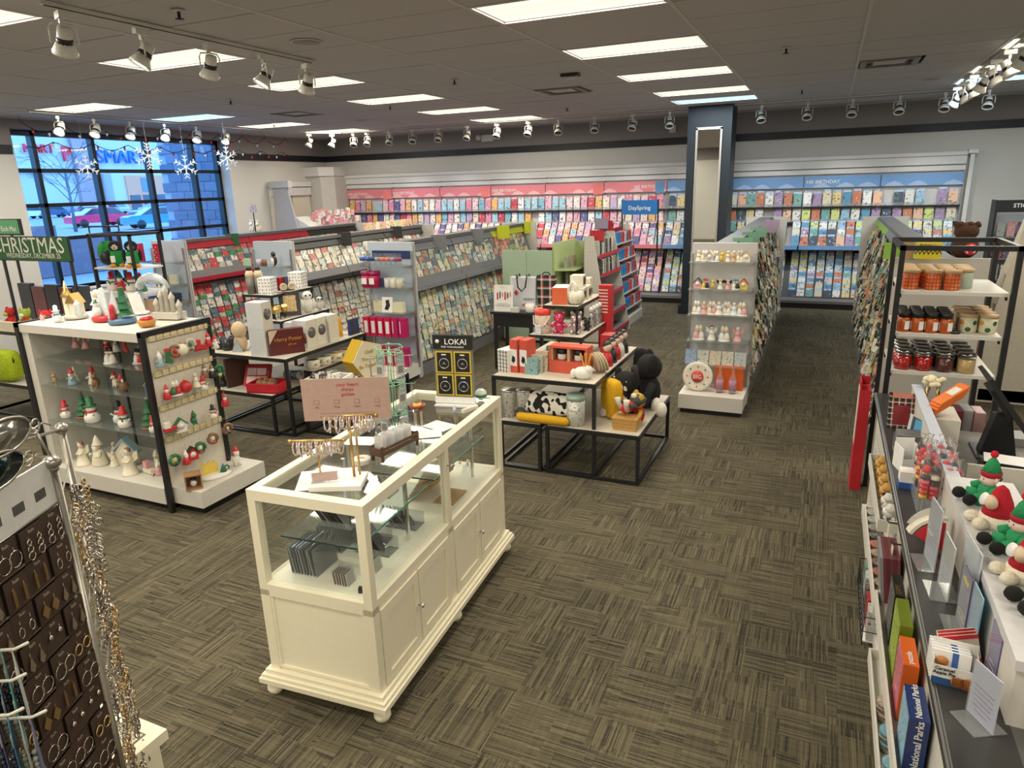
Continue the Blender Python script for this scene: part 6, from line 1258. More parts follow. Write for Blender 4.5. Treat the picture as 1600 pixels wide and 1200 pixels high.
for i in range(8):
    t = E('stemless_glass', -5.16+i*.073, 7.05, 1.441, 0, 'clear tumbler with %s print on the top shelf, %s from the left' % (('blue', 'blue', 'navy', 'grey', 'coral', 'coral', 'grey', 'plum')[i], ordn(i+1)), 'glass', 'tumblers on the endcap'); B().lathe([(.022, 0), (.033, .03), (.033, .08), (.028, .115), (.027, .115), (.031, .08), (.02, .01)], 0, 0, 0, GLASS, 12).ob('bowl', t); B().lathe([(.0335, .045), (.0335, .08)], 0, 0, 0, P(((.05, .12, .45), (.05, .12, .45), (.03, .05, .2), (.3, .3, .35), (.6, .2, .15), (.6, .2, .15), (.3, .3, .35), (.3, .05, .15))[i], .3), 12).ob('printed_band', t)
PKM = P((.50, .01, .10), .4)
for i in range(2):
    t = E('pink_tin', -5.14+i*.11, 7.08, 1.171, 0, 'magenta tin on the second endcap shelf, %s one' % ('left', 'right')[i], 'tin', 'magenta tins'); B().lathe([(.05, 0), (.05, .13)], 0, 0, 0, PKM, 16).lathe([(.052, .10), (.052, .135)], 0, 0, 0, P((.30, .01, .08), .3), 16).ob('tin', t); B().box(-.025, -.052, .03, .025, -.049, .08, PAPER).ob('label', t)
box('navy_photo_box', -4.94, 7.1, 1.171, .10, .03, .11, .1, P((.02, .03, .1)), 'small navy framed box on the second endcap shelf')
for i in range(3): mug(-4.84+i*.085, 7.08, 1.171, ((.55, .55, .56), (.62, .60, .52), (.52, .50, .44))[i], (.3, .3, .3), 'silvery mug on the second endcap shelf, %s from the left' % ordn(i+1), 'silvery mugs', .036, .09)
for i in range(4):
    t = E('champagne_flute', -5.20+i*.06, 7.06, .871, 0, 'clear tall flute on the third endcap shelf, %s from the left' % ordn(i+1), 'glass', 'tall flutes'); B().lathe([(.025, 0), (.004, .01), (.004, .10), (.02, .14), (.022, .22)], 0, 0, 0, PLASTIC, 10).ob('flute', t)
box('cream_card_box', -5.0, 7.08, .871, .10, .04, .11, .1, P((.66, .60, .42)), 'cream box left of the leaf print on the third shelf'); box('cream_card_box', -4.72, 7.1, .871, .12, .06, .10, .0, P((.70, .68, .50)), 'wide cream box right of the leaf print on the third shelf')
t = E('leaf_print', -4.86, 7.04, .871, .1, 'white framed black leaf print on the third endcap shelf', 'picture'); B().at(0, 0, 0, 0, -.15).box(-.06, 0, 0, .06, .01, .155, PAPER).ob('frame', t); B().at(0, 0, 0, 0, -.15).prism([(-.03, .03), (.01, .02), (.035, .07), (.02, .13), (-.02, .12), (-.01, .08)], -.002, 0, BLACK, 'y').ob('leaf_shape', t)
for z, n0 in ((.571, 'fourth shelf'), (.202, 'deck')):
    for i in range(6):
        t = E('boxed_glass', -5.16+i*.105, 7.04, z, 0, '%s boxed glass on the %s of the blue-lit endcap, %s from the left' % ('crimson', n0, ordn(i+1)), 'box', 'crimson boxed glasses'); B().box(-.045, -.045, 0, .045, .045, .235, P(((.55, .01, .08), (.45, .01, .12))[i > 3], .4)).ob('carton', t); B().box(-.025, -.047, .04, .025, -.045, .19, PAPER).ob('window_label', t) if i < 4 else B().box(-.03, -.047, .05, -.02, -.045, .2, PAPER).ob('dot_strip', t)
box('mint_carton', -7.04, 7.05, 1.401, .08, .06, .09, .2, P((.35, .6, .42)), 'small mint box on the top shelf left of the penguin')
for i in range(2): t = E('small_candle', -6.86+i*.09, 7.08, 1.401, 0, ('pale lilac candle cup beside the brown cup', 'brown patterned candle cup beside the penguin')[i], 'candle', 'candle cups'); B().lathe([(.035, 0), (.035, .08)], 0, 0, 0, P(((.55, .45, .62), (.20, .09, .04))[i], .4), 12).ob('cup', t)
t = E('penguin_figurine', -6.60, 7.08, 1.401, 0, 'black and white penguin figurine on the top shelf', 'figurine'); B().ball(0, 0, .07, .045, .04, .07, cm('k')).ob('body', t); B().ball(0, -.01, .065, .032, .038, .058, cm('w')).ob('belly', t); B().ball(0, 0, .15, .03, .03, .035, cm('k')).ob('head', t)
for i in range(2): mug(-6.95+i*.12, 7.05, .751, (.2, .45, .62), (.1, .2, .3), 'blue mug on the lower shelf of the penguin endcap, %s one' % ('left', 'right')[i], 'blue mugs')
# window-side endcap
for i in range(2):
    t = E('red_star_box', -9.02+i*.36, 7.02, 1.421, .3, 'tall red box with white stars, %s one by the window' % ('left', 'right')[i], 'box', 'tall red star boxes'); B().box(-.035, -.05, 0, .035, .05, .26, P((.50, .01, .05))).box(-.037, -.051, 0, -.030, .02, .26, P((.6, .7, .85))).ob('carton', t)
    for k in range(6): B().box(-.02+.025*(k % 2), -.052, .03+.035*k, -.008+.025*(k % 2), -.05, .042+.035*k, PAPER).ob('star', t)
    t = E('stem_glass', -9.02+i*.28, 6.94, 1.421, 0, 'clear stem glass left of the %s red star box' % ('first', 'second')[i], 'glass', 'stem glasses'); B().lathe([(.035, 0), (.004, .01), (.004, .09), (.035, .13), (.035, .2)], 0, 0, 0, PLASTIC, 12).ob('glass', t)
for i in range(2): mug(-8.95+i*.17, 7.03, 1.101, (.62, .64, .66), (.5, .5, .5), 'patterned white mug on the second shelf by the window, %s one' % ('left', 'right')[i], 'white mugs by the window', .05, .12)
for i in range(4): box('pale_gift_box', -8.86+(i % 3)*.14, 7.15-(i == 3)*.12, 1.101+(i > 1)*.0, .10, .08, .12, .1*i, P(((.5, .6, .7), (.5, .44, .34), (.62, .58, .48), (.6, .64, .7))[i]), 'pale box on the second shelf behind the mugs, %s from the left' % ordn(i+1), 'box', 'pale boxes by the window')
t = E('winged_angel_figurine', -8.66, 6.95, .88, 0, 'thin white winged figurine standing before the window-side shelves', 'figurine'); B().lathe([(.04, 0), (.008, .02), (.006, .14), (.02, .18), (.004, .24)], 0, 0, 0, WHITE, 8).ob('body', t)
for s_ in (-1, 1): B().prism([(0, .16), (s_*.09, .24), (s_*.06, .16), (s_*.02, .12)], -.003, .003, WHITE, 'y').ob('wing', t)
for i in range(5):
    o = B().box(-.13, -.10, 0, .13, .10, .022, P(((.02, .03, .06), (.04, .06, .10))[i % 2], .9)).ob('folded_cloth'); o.location = (-8.62, 7.06, .851+i*.023); o.rotation_euler = (0, 0, .05*i); tag(o, 'folded navy cloth in the stack by the window, %s from the bottom' % ordn(i+1), 'cloth', 'folded navy cloths')
t = E('blue_bowl', -8.88, 7.02, .851, 0, 'deep blue bowl beside the folded cloths', 'bowl'); B().lathe([(.05, 0), (.10, .07), (.095, .07), (.04, .01)], 0, 0, 0, P((.02, .06, .25), .2), 18).ob('bowl', t)
box('white_carton', -8.70, 7.04, .551, .20, .14, .10, .1, P((.66, .64, .56)), 'white carton on the lowest window-side shelf')
for i in range(2): figure('rabbit', -8.62-i*.24, 9.0+i*.1, 1.70, .20, ('cyc', 'wkw')[i], ('cream eared plush figure on top of the red gondola', 'white and black plush figure on top of the red gondola')[i], 'plush on the red gondola', cat='plush toy')
o = B().box(-.07, -.005, 0, .07, .005, .12, PRINT).ob('photo_sign'); o.location = (-8.8, 9.1, 2.02); o.color = (.4, .35, .4, 1); B().tube([(0, 0, 0), (0, 0, -.32)], .01, FB, 5).ob('pole', o); tag(o, 'small photo sign on a black pole above the red gondola', 'sign')

# real sizes of the goods on the gift tables
SC_ = {'black mug ': 1.35, 'beige bald': 1.2, 'white gift box': 1.5, 'maroon gift box': 1.6, 'white figure box': 1.5, 'pale box behind the row': 1.35, 'yellow boxed item': 1.5, 'dark blue boxed': 1.4,
 'black frame with gold': 1.45, 'tiny green plant': 1.5, 'owl figurine': 1.45, 'white box with black dots': 1.35, 'tall grey and beige bottle': 1.4, 'speaker-like discs': 1.3, 'jar box behind': 1.4, 'wide cream mug': 1.12,
 'mustard yellow pentagon': 1.45, 'deep red tray': 1.35, 'red gift set': 1.5, 'tall dark brown box': 1.15, 'tan wicker basket with cream': 1.05, 'white box with black windowpane': 1.25, 'narrow red and white': 1.4, 'booklet in the leaning': 1.35,
 'red gift box with two windows': 1.22, 'white lump-shaped': 1.35, 'clear patterned canister': 1.3, 'shiny ': 1.15, 'pearly white pumpkin': 1.3, 'white box with plain red front': 1.35, 'box with window on the top riser': 1.2, 'rear white box on the top': 1.2,
 'cow-print pillow on': 1.2, 'mustard yellow bolster': 1.12, 'pale grey printed bucket': 1.28, 'white printed bucket': 1.15, 'dressed small doll': 1.5, 'clear tumbler': 1.25, 'magenta tin': 1.45, 'silvery mug': 1.3, 'cream box left of the leaf': 1.25, 'leaf print on the third': 1.2, 'white box stacked on top with': 1.2}
for o in list(COL.objects):
    l_ = o.get('label', '')
    for k_, v_ in SC_.items():
        if o.parent is None and k_ in l_: o.scale = (v_, v_, v_); break
    if l_.startswith('white box stacked on top with'): o.location.z = 1.30+.098*1.2+.001
# ---------------------------------------------------------------- candle rack
t = E('candle_rack', .43, 4.95, 0, 0, 'open black metal rack with pale wooden shelves of candles behind the counter', 'shelving'); RW, RD = .64, .68
for x in (0, RW-.03):
    for y in (0, RD-.03):
        B().box(x, y, 0, x+.03, y+.03, 1.90, FB).ob('post', t)
B().box(0, 0, 1.87, RW, .03, 1.9, FB).box(0, RD-.03, 1.87, RW, RD, 1.9, FB).box(0, .03, 1.87, .03, RD-.03, 1.9, FB).box(RW-.03, .03, 1.87, RW, RD-.03, 1.9, FB).ob('top_frame', t)
for z in (1.62, 1.35, 1.10, .70):
    B().box(.035, .02, z-.022, RW-.035, RD-.02, z, LAM).ob('shelf', t)
    for x in (.03, RW-.045):
        for y in (.06, RD-.09): B().prism([(y, z-.022), (y+.04, z-.022), (y, z-.05)], x, x+.012, FB, 'x').ob('bracket', t)
WOODL = P((.50, .34, .17), .5, 0, .15, 70)
def check():
    m, n, l, b = nt('orange_check'); g = n.new('ShaderNodeTexCoord'); br_ = n.new('ShaderNodeTexBrick'); br_.offset = 0
    br_.inputs['Color1'].default_value = (.62, .12, .03, 1); br_.inputs['Color2'].default_value = (.72, .25, .10, 1); br_.inputs['Mortar'].default_value = (.40, .05, .01, 1)
    br_.inputs['Scale'].default_value = 1; br_.inputs['Mortar Size'].default_value = .0025; br_.inputs['Brick Width'].default_value = .02; br_.inputs['Row Height'].default_value = .02
    s = n.new('ShaderNodeSeparateXYZ'); c = n.new('ShaderNodeCombineXYZ'); a = n.new('ShaderNodeMath'); a.operation = 'ARCTAN2'; k = n.new('ShaderNodeMath'); k.operation = 'MULTIPLY'; k.inputs[1].default_value = .045
    l.new(g.outputs['Object'], s.inputs[0]); l.new(s.outputs['Y'], a.inputs[0]); l.new(s.outputs['X'], a.inputs[1]); l.new(a.outputs[0], k.inputs[0]); l.new(k.outputs[0], c.inputs[0]); l.new(s.outputs['Z'], c.inputs[1]); l.new(c.outputs[0], br_.inputs['Vector'])
    l.new(br_.outputs['Color'], b.inputs['Base Color']); b.inputs['Roughness'].default_value = .25; return m
CHK = check()
def jar(kind):
    t = E('candle_jar', 0, 0, 0, 0, '', 'candle')
    if kind in ('check', 'mint'):
        B().lathe([(.040, 0), (.043, .008), (.043, .085), (.041, .09)], 0, 0, 0, CHK if kind == 'check' else P((.42, .52, .42), .25), 18).ob('jar', t); B().lathe([(.046, .09), (.046, .104), (.044, .106)], 0, 0, 0, WOODL, 18).ob('lid', t)
    elif kind == 'leaf':
        B().lathe([(.045, 0), (.05, .01), (.05, .085)], 0, 0, 0, P((.66, .64, .48), .3), 18).ob('jar', t); B().lathe([(.053, .085), (.053, .098)], 0, 0, 0, WOODL, 18).ob('lid', t)
        for i in range(8):
            a = i*PI/4; z = .022+.035*(i % 2); c = ((.02, .12, .03), (.70, .32, .03))[(i//2) % 2]
            B().at(0, 0, 0, a).ball(0, -.048, z, .016, .004, .014, P(c, .4), 8).ob('printed_leaf', t)
    elif kind == 'amber':
        B().lathe([(.036, 0), (.038, .01), (.038, .07), (.03, .08)], 0, 0, 0, P((.42, .08, .01), .12, 0, .2), 16).ob('jar', t); B().lathe([(.034, .08), (.034, .105), (.032, .107)], 0, 0, 0, FB, 16).ob('lid', t); B().box(-.039, -.018, .015, -.036, .018, .06, PAPER).ob('label', t); B().at(0, 0, 0, .5).box(-.015, -.040, .015, .015, -.037, .06, PAPER).ob('label', t)
    else:
        c = dict(red=(.38, .01, .01), wine=(.08, .02, .02), tan=(.50, .34, .16), clear=(.4, .2, .2))[kind]
        B().lathe([(.042, 0), (.046, .01), (.046, .075)], 0, 0, 0, P(c, .12), 18).lathe([(.047, .0), (.047, .095), (.046, .095)], 0, 0, 0, GLASS, 18).ob('jar', t); B().lathe([(.046, .095), (.048, .098), (.048, .108), (.02, .112)], 0, 0, 0, P((.25, .25, .25), .2, 1), 18).ob('lid', t)
    return t
JS = {k: jar(k) for k in ('check', 'mint', 'leaf', 'amber', 'red', 'wine', 'tan')}; uj = set()
def jp(k, x, y, z, lb, g):
    o = JS[k] if k not in uj else dup(JS[k]); uj.add(k); place(o, x, y, z, rnd.uniform(-.2, .2) if k != 'amber' else 0, lb, g); o.scale = (1, 1, 1.18) if k in ('amber', 'leaf') else (1.08, 1.08, 1.15)
for r in range(4):
    for c in range(4):
        k = 'check' if r == 0 and c < 3 else 'mint' if c == 3 or (r+c) % 3 == 0 else 'check'
        if r == 0 and c == 3: continue
        jp(k, .52+c*.102+(.02 if r == 0 and c else 0), 5.06+r*.105, 1.62, '%s candle jar with wooden lid, top shelf, row %s, %s from the left' % ('orange checked' if k == 'check' else 'mint green', ordn(r+1), ordn(c+1)), 'candles on the top shelf')
for r in range(4):
    for c in range(4): jp('amber', .505+c*.079, 5.03+r*.08, 1.35, 'amber candle jar with black lid, second shelf, row %s, %s from the left' % (ordn(r+1), ordn(c+1)), 'amber candles')
for r in range(4):
    for c in range(2): jp('leaf', .87+c*.106, 5.10+r*.11, 1.35, 'leaf-printed candle with wooden lid, second shelf, row %s, %s one' % (ordn(r+1), ('left', 'right')[c]), 'leaf-printed candles')
o = B().lathe([(.034, 0), (.034, .018)], 0, 0, 0, FB, 16).ob('jar_lid'); o.location = (.79, 5.03, 1.35); tag(o, 'loose black lid lying on the second shelf edge', 'lid')
for r in range(4):
    for c in range(4): k = ('red', 'red', 'wine', 'tan')[c] if r == 0 else ('wine', 'red', 'tan', 'wine')[(r+c) % 4]; jp(k, .53+c*.118, 5.04+r*.115, 1.10, '%s candle with metal lid, third shelf, row %s, %s from the left' % ({'red': 'red', 'wine': 'dark wine', 'tan': 'tan'}[k], ordn(r+1), ordn(c+1)), 'candles on the third shelf')
for i in range(9):
    box('wrapped_package', .50+i*.062, 5.08+(i % 2)*.03, .70, .055, .16, .15, .05, P(((.35, .02, .02), (.30, .02, .02), (.30, .25, .08), (.02, .10, .30), (.03, .12, .35), (.02, .08, .25), (.2, .02, .04), (.4, .4, .42), (.5, .3, .3))[i], .4), '%s package on the lowest visible rack shelf, %s from the left' % (('red', 'dark red', 'olive', 'blue', 'bright blue', 'navy', 'maroon', 'grey', 'dusty pink')[i], ordn(i+1)), 'package', 'packages on the rack')
t = E('teddy_bear_hair', .98, 6.34, 1.70, 0, 'curly dark brown plush bear on top of the green-header gondola', 'plush toy'); FUR = P((.06, .025, .012), .95, 0, .5, 90, .8)
B().ball(0, 0, .07, .10, .07, .09, FUR).ob('body', t); B().ball(0, 0, .19, .085, .07, .07, FUR, 12).ob('head', t)
for i in range(14): a = i*.45; B().ball(.07*math.cos(a), .03*math.sin(a), .235+.01*math.sin(i*3), .022, .022, .022, FUR, 6).ob('curl', t)
B().ball(.03, -.07, .06, .045, .03, .045, P((.62, .02, .06), .6)).ob('red_dotted_ball', t)
for i in range(10): B().ball(.03+.03*math.cos(i*2), -.098+.004*(i % 2), .06+.03*math.sin(i*2), .005, .003, .005, PAPER, 6).ob('dot', t)
t = E('yellow_sign', .72, 6.12, 1.70, 0, 'yellow zigzag birthday sign card on the green-header gondola', 'sign'); B().box(-.085, 0, 0, .085, .01, .125, P((.72, .60, .02))).ob('card', t); text('Birthday is...', 'lettering', t, 0, -.002, .095, PI/2, 0, .026, BLACK)
zz = [(-.085+i*.0142, .03+(.03 if i % 2 else 0)) for i in range(13)]; B().prism(zz+[(x, z+.014) for x, z in zz[::-1]], -.002, 0, BLACK, 'y').ob('zigzag_band', t)
box('kraft_box', .58, 6.16, 1.70, .09, .02, .13, .2, P((.40, .25, .12)), 'small brown box left of the yellow sign')
t = E('red_floor_bin', .385, 5.60, 0, .0, 'tall narrow red bin with long white label standing beside the candle rack', 'bin'); B().box(-.04, -.10, 0, .035, .10, .80, RED).box(-.04, -.10, .80, -.03, .10, .86, RED).box(-.04, .09, .80, .035, .10, .86, RED).ob('bin', t); B().box(-.043, -.07, .36, -.04, .07, .80, P((.66, .60, .55))).ob('label', t); t.location.x = .37
# ---------------------------------------------------------------- sales counter
CT = P((.035, .035, .036), .35, 0, .1, 20); LAMC = P((.60, .58, .53), .55, 0, .05, 25)
t = E('sales_counter', .385, 0, 0, 0, 'long dark-topped sales counter with pegboard front running along the right side', 'counter'); SC = t
B().box(0, -1.2, .915, .16, 4.93, .95, CT).prism([(-.006, .92), (.006, .915), (.006, .952), (-.006, .945)], -1.2, 4.93, CT, 'y').ob('counter_top', t)
B().box(.03, -1.2, .10, .05, 4.92, .915, LAMC).ob('front_panel', t); B().box(.05, -1.2, 0, .15, 4.9, .10, FB).ob('plinth', t); B().box(.0, -1.2, .10, .03, 4.9, .16, LAMC).ob('base_ledge', t); B().box(.13, 1.0, .1, .15, 4.92, .915, LAMC).ob('inner_panel', t)
hole = P((.03, .03, .03)); b = B()
for i in range(55):
    for j in range(6): b.cb(.029, 2.1+i*.05, .30+j*.1, .002, .006, .006, hole)
o = b.ob('peg_holes', t); o['kind'] = 'stuff'
B().box(.15, 1.85, 0, .36, 3.05, 1.12, LAMC).box(.15, 3.05, 0, .19, 4.45, 1.14, LAMC).ob('partition', t); B().box(.143, 1.84, 1.12, .37, 3.06, 1.15, P((.60, .60, .62), .4)).box(.145, 3.06, 1.14, .195, 4.46, 1.15, P((.50, .55, .66), .4)).ob('partition_cap', t)
t = E('cash_desk', .76, 1.9, 0, 0, 'lower grey work desk behind the partition holding the register', 'desk'); B().box(0, 0, .72, .75, 2.98, .76, P((.16, .15, .14), .5)).ob('desktop', t); B().box(.02, .02, 0, .06, 3.38, .72, LAMC).ob('side_panel', t); B().box(.70, .02, 0, .74, 2.96, .72, LAMC).ob('side_panel', t); B().box(.0, 2.0, .76, .70, 2.02, .90, LAMC).ob('divider', t); B().box(0, 1.5, .76, .72, 1.9, .80, LAMC).ob('raised_deck', t)
box('return_box', .655, 4.10, .762, .12, .26, .34, 0, LAMC, 'pale laminate pedestal behind the thin partition, under the orange boxes'); 
t = E('register_screen', .99, 4.50, .762, 0, 'black tilted touch screen register on a thick stand, seen from the side', 'register'); 
B().box(-.10, -.12, 0, .12, .14, .012, FB).prism([(-.08, 0), (.10, 0), (.05, .24), (-.03, .24)], -.05, .05, FB, 'y').ob('stand', t)
B().at(.0, .0, .33, 0, .0, .95).box(-.18, -.16, -.012, .18, .16, .012, FB).box(-.10, -.09, -.035, .10, .09, -.012, FB).ob('screen', t); B().at(.0, .0, .33, 0, .0, .95).box(-.16, -.14, .012, .16, .14, .014, P((.01, .01, .012), .1)).ob('display_glass', t)
t = E('receipt_printer', 1.00, 4.05, .80, .0, 'black low printer box with papers lying on top', 'printer'); B().box(-.15, -.10, 0, .15, .10, .07, FB).ob('body', t); B().box(-.10, -.05, .07, .10, .05, .085, P((.03, .03, .03), .2)).ob('lid', t)
o = B().box(-.14, -.09, 0, .14, .05, .002, PAPER).ob('paper_sheet'); o.location = (1.0, 4.08, .887); o.rotation_euler = (0, 0, -.15); tag(o, 'white printed paper lying on the black printer', 'paper')
t = E('pen_cup', .84, 3.72, .80, 0, 'cream cup holding black pens behind the candy', 'cup'); B().lathe([(.04, 0), (.045, .09), (.042, .09), (.036, .01)], 0, 0, 0, P((.66, .62, .50), .4), 16).ob('cup', t)
for i in range(7): B().tube([(.01*math.cos(i), .01*math.sin(i), .02), (.03*math.cos(i*2), .03*math.sin(i*2), .115)], .005, FB, 5).ob('pen', t)
t = E('card_reader', .72, 2.0, 1.0, .5, 'black card terminal at the right picture edge', 'card terminal'); t.location = (.70, 1.72, .95)
B().box(-.05, -.08, .06, .05, .08, .10, FB).ob('body', t); B().box(-.03, -.02, .0, .03, .04, .06, FB).ob('stand', t); B().box(-.04, -.0, .10, .04, .06, .102, P((.05, .08, .2), .15)).ob('screen', t)
o = B().box(0, -.01, 0, .30, .55, .02, P((.1, .1, .1), .4)).ob('counter_return'); o.location = (.545, 1.30, .929); tag(o, 'short dark counter return at the near end of the partition', 'counter')
box('scanner_base', 1.12, 3.2, .762, .20, .30, .09, .1, FB, 'black rounded device on the desk behind the plush santas'); box('grey_monitor_back', 1.22, 4.75, .762, .24, .16, .05, 0, P((.3, .3, .3)), 'grey flat box on the desk beyond the register')
# elves and santas on the partition
def elf(x, y, k, lb, rz):
    t = E('plush_elf', x, y, 1.151, rz, lb, 'plush toy', 'plush elves on the partition'); G_ = P((.02, .26, .10), .95, 0, .15, 90, .4); F_ = P((.72, .55, .50), .9); BL_ = P((.008, .008, .008), .98)
    B().ball(0, 0, .045*k, .05*k, .045*k, .05*k, G_).ob('body', t); B().ball(.0, -.005, .115*k, .038*k, .036*k, .036*k, F_, 12).ob('head', t)
    for s_ in (-1, 1):
        B().tube([(s_*.025*k, -.02*k, .03*k), (s_*.04*k, -.07*k, .03*k)], [.026*k, .030*k], G_, 8).ob('leg', t); B().ball(s_*.042*k, -.105*k, .03*k, .027*k, .030*k, .027*k, BL_).ob('boot', t); B().tube([(s_*.04*k, 0, .075*k), (s_*.07*k, -.03*k, .05*k)], [.02*k, .022*k], G_, 8).ob('arm', t); B().ball(s_*.04*k, 0, .12*k, .010*k, .008*k, .014*k, F_, 6).ob('ear', t)
        B().ball(s_*.013*k, -.039*k, .12*k, .003*k, .002*k, .004*k, FB, 6).ob('eye', t)
    B().lathe([(.041*k, .130*k), (.043*k, .150*k), (.040*k, .153*k)], 0, 0, 0, P((.40, .01, .03), .9), 14).ob('hat_band', t); B().lathe([(.040*k, .152*k), (.022*k, .20*k), (.004*k, .225*k)], 0, 0, 0, G_, 12).ob('hat', t); B().ball(0, 0, .235*k, .017*k, .017*k, .017*k, P((.55, .01, .03), .95, 0, .3, 120, .5)).ob('pompom', t)
    B().ball(0, -.042*k, .108*k, .005*k, .006*k, .005*k, P((.8, .5, .5))).ob('nose', t)
def santa(x, y, k, lb, rz):
    t = E('plush_santa', x, y, 1.151, rz, lb, 'plush toy', 'plush santas on the partition'); R_ = P((.42, .008, .02), .95, 0, .12, 90, .3); C_ = P((.72, .66, .54), .95, 0, .15, 90, .6)
    B().lathe([(.062*k, 0), (.070*k, .02*k), (.058*k, .05*k)], 0, 0, 0, C_, 14).ob('fur_base', t); B().lathe([(.060*k, .04*k), (.045*k, .10*k), (.022*k, .155*k), (.005*k, .17*k)], 0, 0, 0, R_, 14).ob('red_cone_hat', t)
    for s_ in (-1, 1): B().ball(s_*.035*k, -.075*k, .022*k, .026*k, .032*k, .023*k, C_).ob('foot', t)
    B().tube([(0, -.03*k, .11*k), (.045*k, -.055*k, .11*k)], [.02*k, .022*k], P((.66, .52, .38), .9), 10).ob('nose', t)
    B().at(-.015*k, -.050*k, .105*k, 0, PI/2-.4).lathe([(.026*k, 0), (.026*k, .003)], 0, 0, 0, PAPER, 16).ob('round_tag', t); text('tag', 'tag_lettering', t, -.015*k, -.054*k, .098*k, PI/2-.4, 0, .02*k, P((.05, .1, .5)))
elf(.63, 2.84, .80, 'green plush elf with red pompom hat, farthest on the partition', -1.2); santa(.625, 2.64, .88, 'red and cream plush santa between the far and middle elves', -1.3)
elf(.65, 2.47, .80, 'green plush elf between the two santas', -1.2); santa(.635, 2.28, .85, 'red and cream plush santa between the middle and near elves', -1.25); elf(.67, 2.12, .85, 'green plush elf nearest the camera on the partition', -1.3)
# things on the dark counter
def stand(x, y, w, h, rz, lb, mt, lines=5, ink_=(.3, .3, .5), z=.951, base=True, title=None):
    t = E('sign_holder', x, y, z, rz, lb, 'sign holder', 'acrylic sign holders on the counter')
    if base: B().box(-w/2, -.05, 0, w/2, .04, .003, PLASTIC).ob('foot', t)
    B().box(-w/2, -.002, .003, w/2, .002, h, mt).ob('sheet', t); B().box(-w/2-.003, -.004, .003, w/2+.003, -.003, h+.003, PLASTIC).ob('acrylic_front', t)
    for i in range(lines):
        L = w*rnd.uniform(.45, .75); B().box(-L/2, -.0035, h*.15+i*h*.09, L/2, -.002, h*.15+i*h*.09+.003, P(ink_)).ob('print_line', t)
    if title: text(title, 'heading', t, 0, -.005, h*.8, PI/2, 0, w*.2, P(ink_))
    return t
# rz: facing -x means the text side looks to -x: rotate by -90 degrees
stand(.450, 2.66, .13, .24, -PI/2+.12, 'tall clear sign holder with pale blue sheet beside the red fan tray', P((.60, .62, .70)), 6)
stand(.470, 2.47, .13, .20, -PI/2+.08, 'shorter clear sign holder with white sheet in front of the pale blue one', P((.72, .72, .68)), 6)
stand(.515, 2.36, .15, .25, -PI/2+.1, 'white card on a black easel behind the purple flyer', P((.62, .68, .74)), 5, (.1, .1, .25), base=False)
stand(.495, 2.28, .10, .19, -PI/2+.05, 'dark purple flyer standing beside the light blue sheet', P((.10, .06, .22)), 2, (.7, .6, .2), title='HELLO')
stand(.505, 2.18, .10, .19, -PI/2+.05, 'light blue sheet standing next to the purple flyer', P((.22, .52, .70)), 6, (.15, .35, .5), base=False)
stand(.530, 2.03, .08, .17, -PI/2+.1, 'small deep violet card near the partition foot', P((.14, .10, .40)), 3, (.6, .6, .8), base=False)
stand(.475, 1.83, .09, .16, -PI/2+.5, 'clear sign holder with lilac script sheet in front of the waffle box', P((.60, .60, .72)), 6, (.35, .25, .4))
t = E('fan_tray', .505, 2.80, .951, .1, 'cream and deep red fan-shaped holder behind the tall sign holder', 'tray')
def sector(r0, r1, a0, a1, n=10): return [(r1*math.cos(a0+(a1-a0)*i/n), r1*math.sin(a0+(a1-a0)*i/n)) for i in range(n+1)]+([(r0*math.cos(a1-(a1-a0)*i/n), r0*math.sin(a1-(a1-a0)*i/n)) for i in range(n+1)] if r0 else [(0, 0)])
B().at(0, .03, .02, 0, -.15).prism(sector(0, .13, PI*.48, PI*.86), 0, .003, P((.50, .49, .46)), 'y').ob('grey_back', t)
B().at(0, -.02, 0, 0, -.15).prism(sector(.118, .13, PI*.48, PI*.86), 0, .055, P((.72, .68, .58)), 'y').ob('cream_rim', t)
B().at(0, -.03, -.0, 0, -.15).prism(sector(0, .115, PI*.5, PI*.84), 0, .003, RED, 'y').ob('red_front', t)
t = E('waffle_box', .435, 1.985, .951, -.08, 'white and blue open box reading Caramel Apple Pie with waffle pictures', 'box'); CB = P((.72, .71, .68)); BU_ = P((.02, .08, .22)); WF = P((.45, .17, .04), .6)
B().box(-.055, -.03, 0, .055, -.028, .06, CB).box(-.055, .045, 0, .055, .047, .10, CB).box(-.055, -.028, 0, -.053, .045, .075, CB).box(.053, -.028, 0, .055, .045, .075, CB).box(-.053, -.028, 0, .053, .045, .003, CB).ob('carton', t); B().box(-.055, -.0315, 0, .055, -.030, .022, BU_).ob('blue_band', t)
text('Caramel', 'lettering', t, -.026, -.032, .047, PI/2, 0, .014, BLACK); text('Apple Pie', 'lettering', t, -.026, -.032, .034, PI/2, 0, .014, BLACK)
for x, r in ((.008, .017), (.034, .020)):
    w_ = B().at(x, -.0325, .020, 0, PI/2).lathe([(r, 0), (r, .001)], 0, 0, 0, WF, 20).ob('waffle_picture', t)
    for i in range(-2, 3): B().at(x, -.034, .020, 0, PI/2, 0).box(-r*.8, i*r*.35-.001, 0, r*.8, i*r*.35+.001, .0012, P((.22, .07, .02))).box(i*r*.35-.001, -r*.8, 0, i*r*.35+.001, r*.8, .0012, P((.22, .07, .02))).ob('waffle_grid', w_)
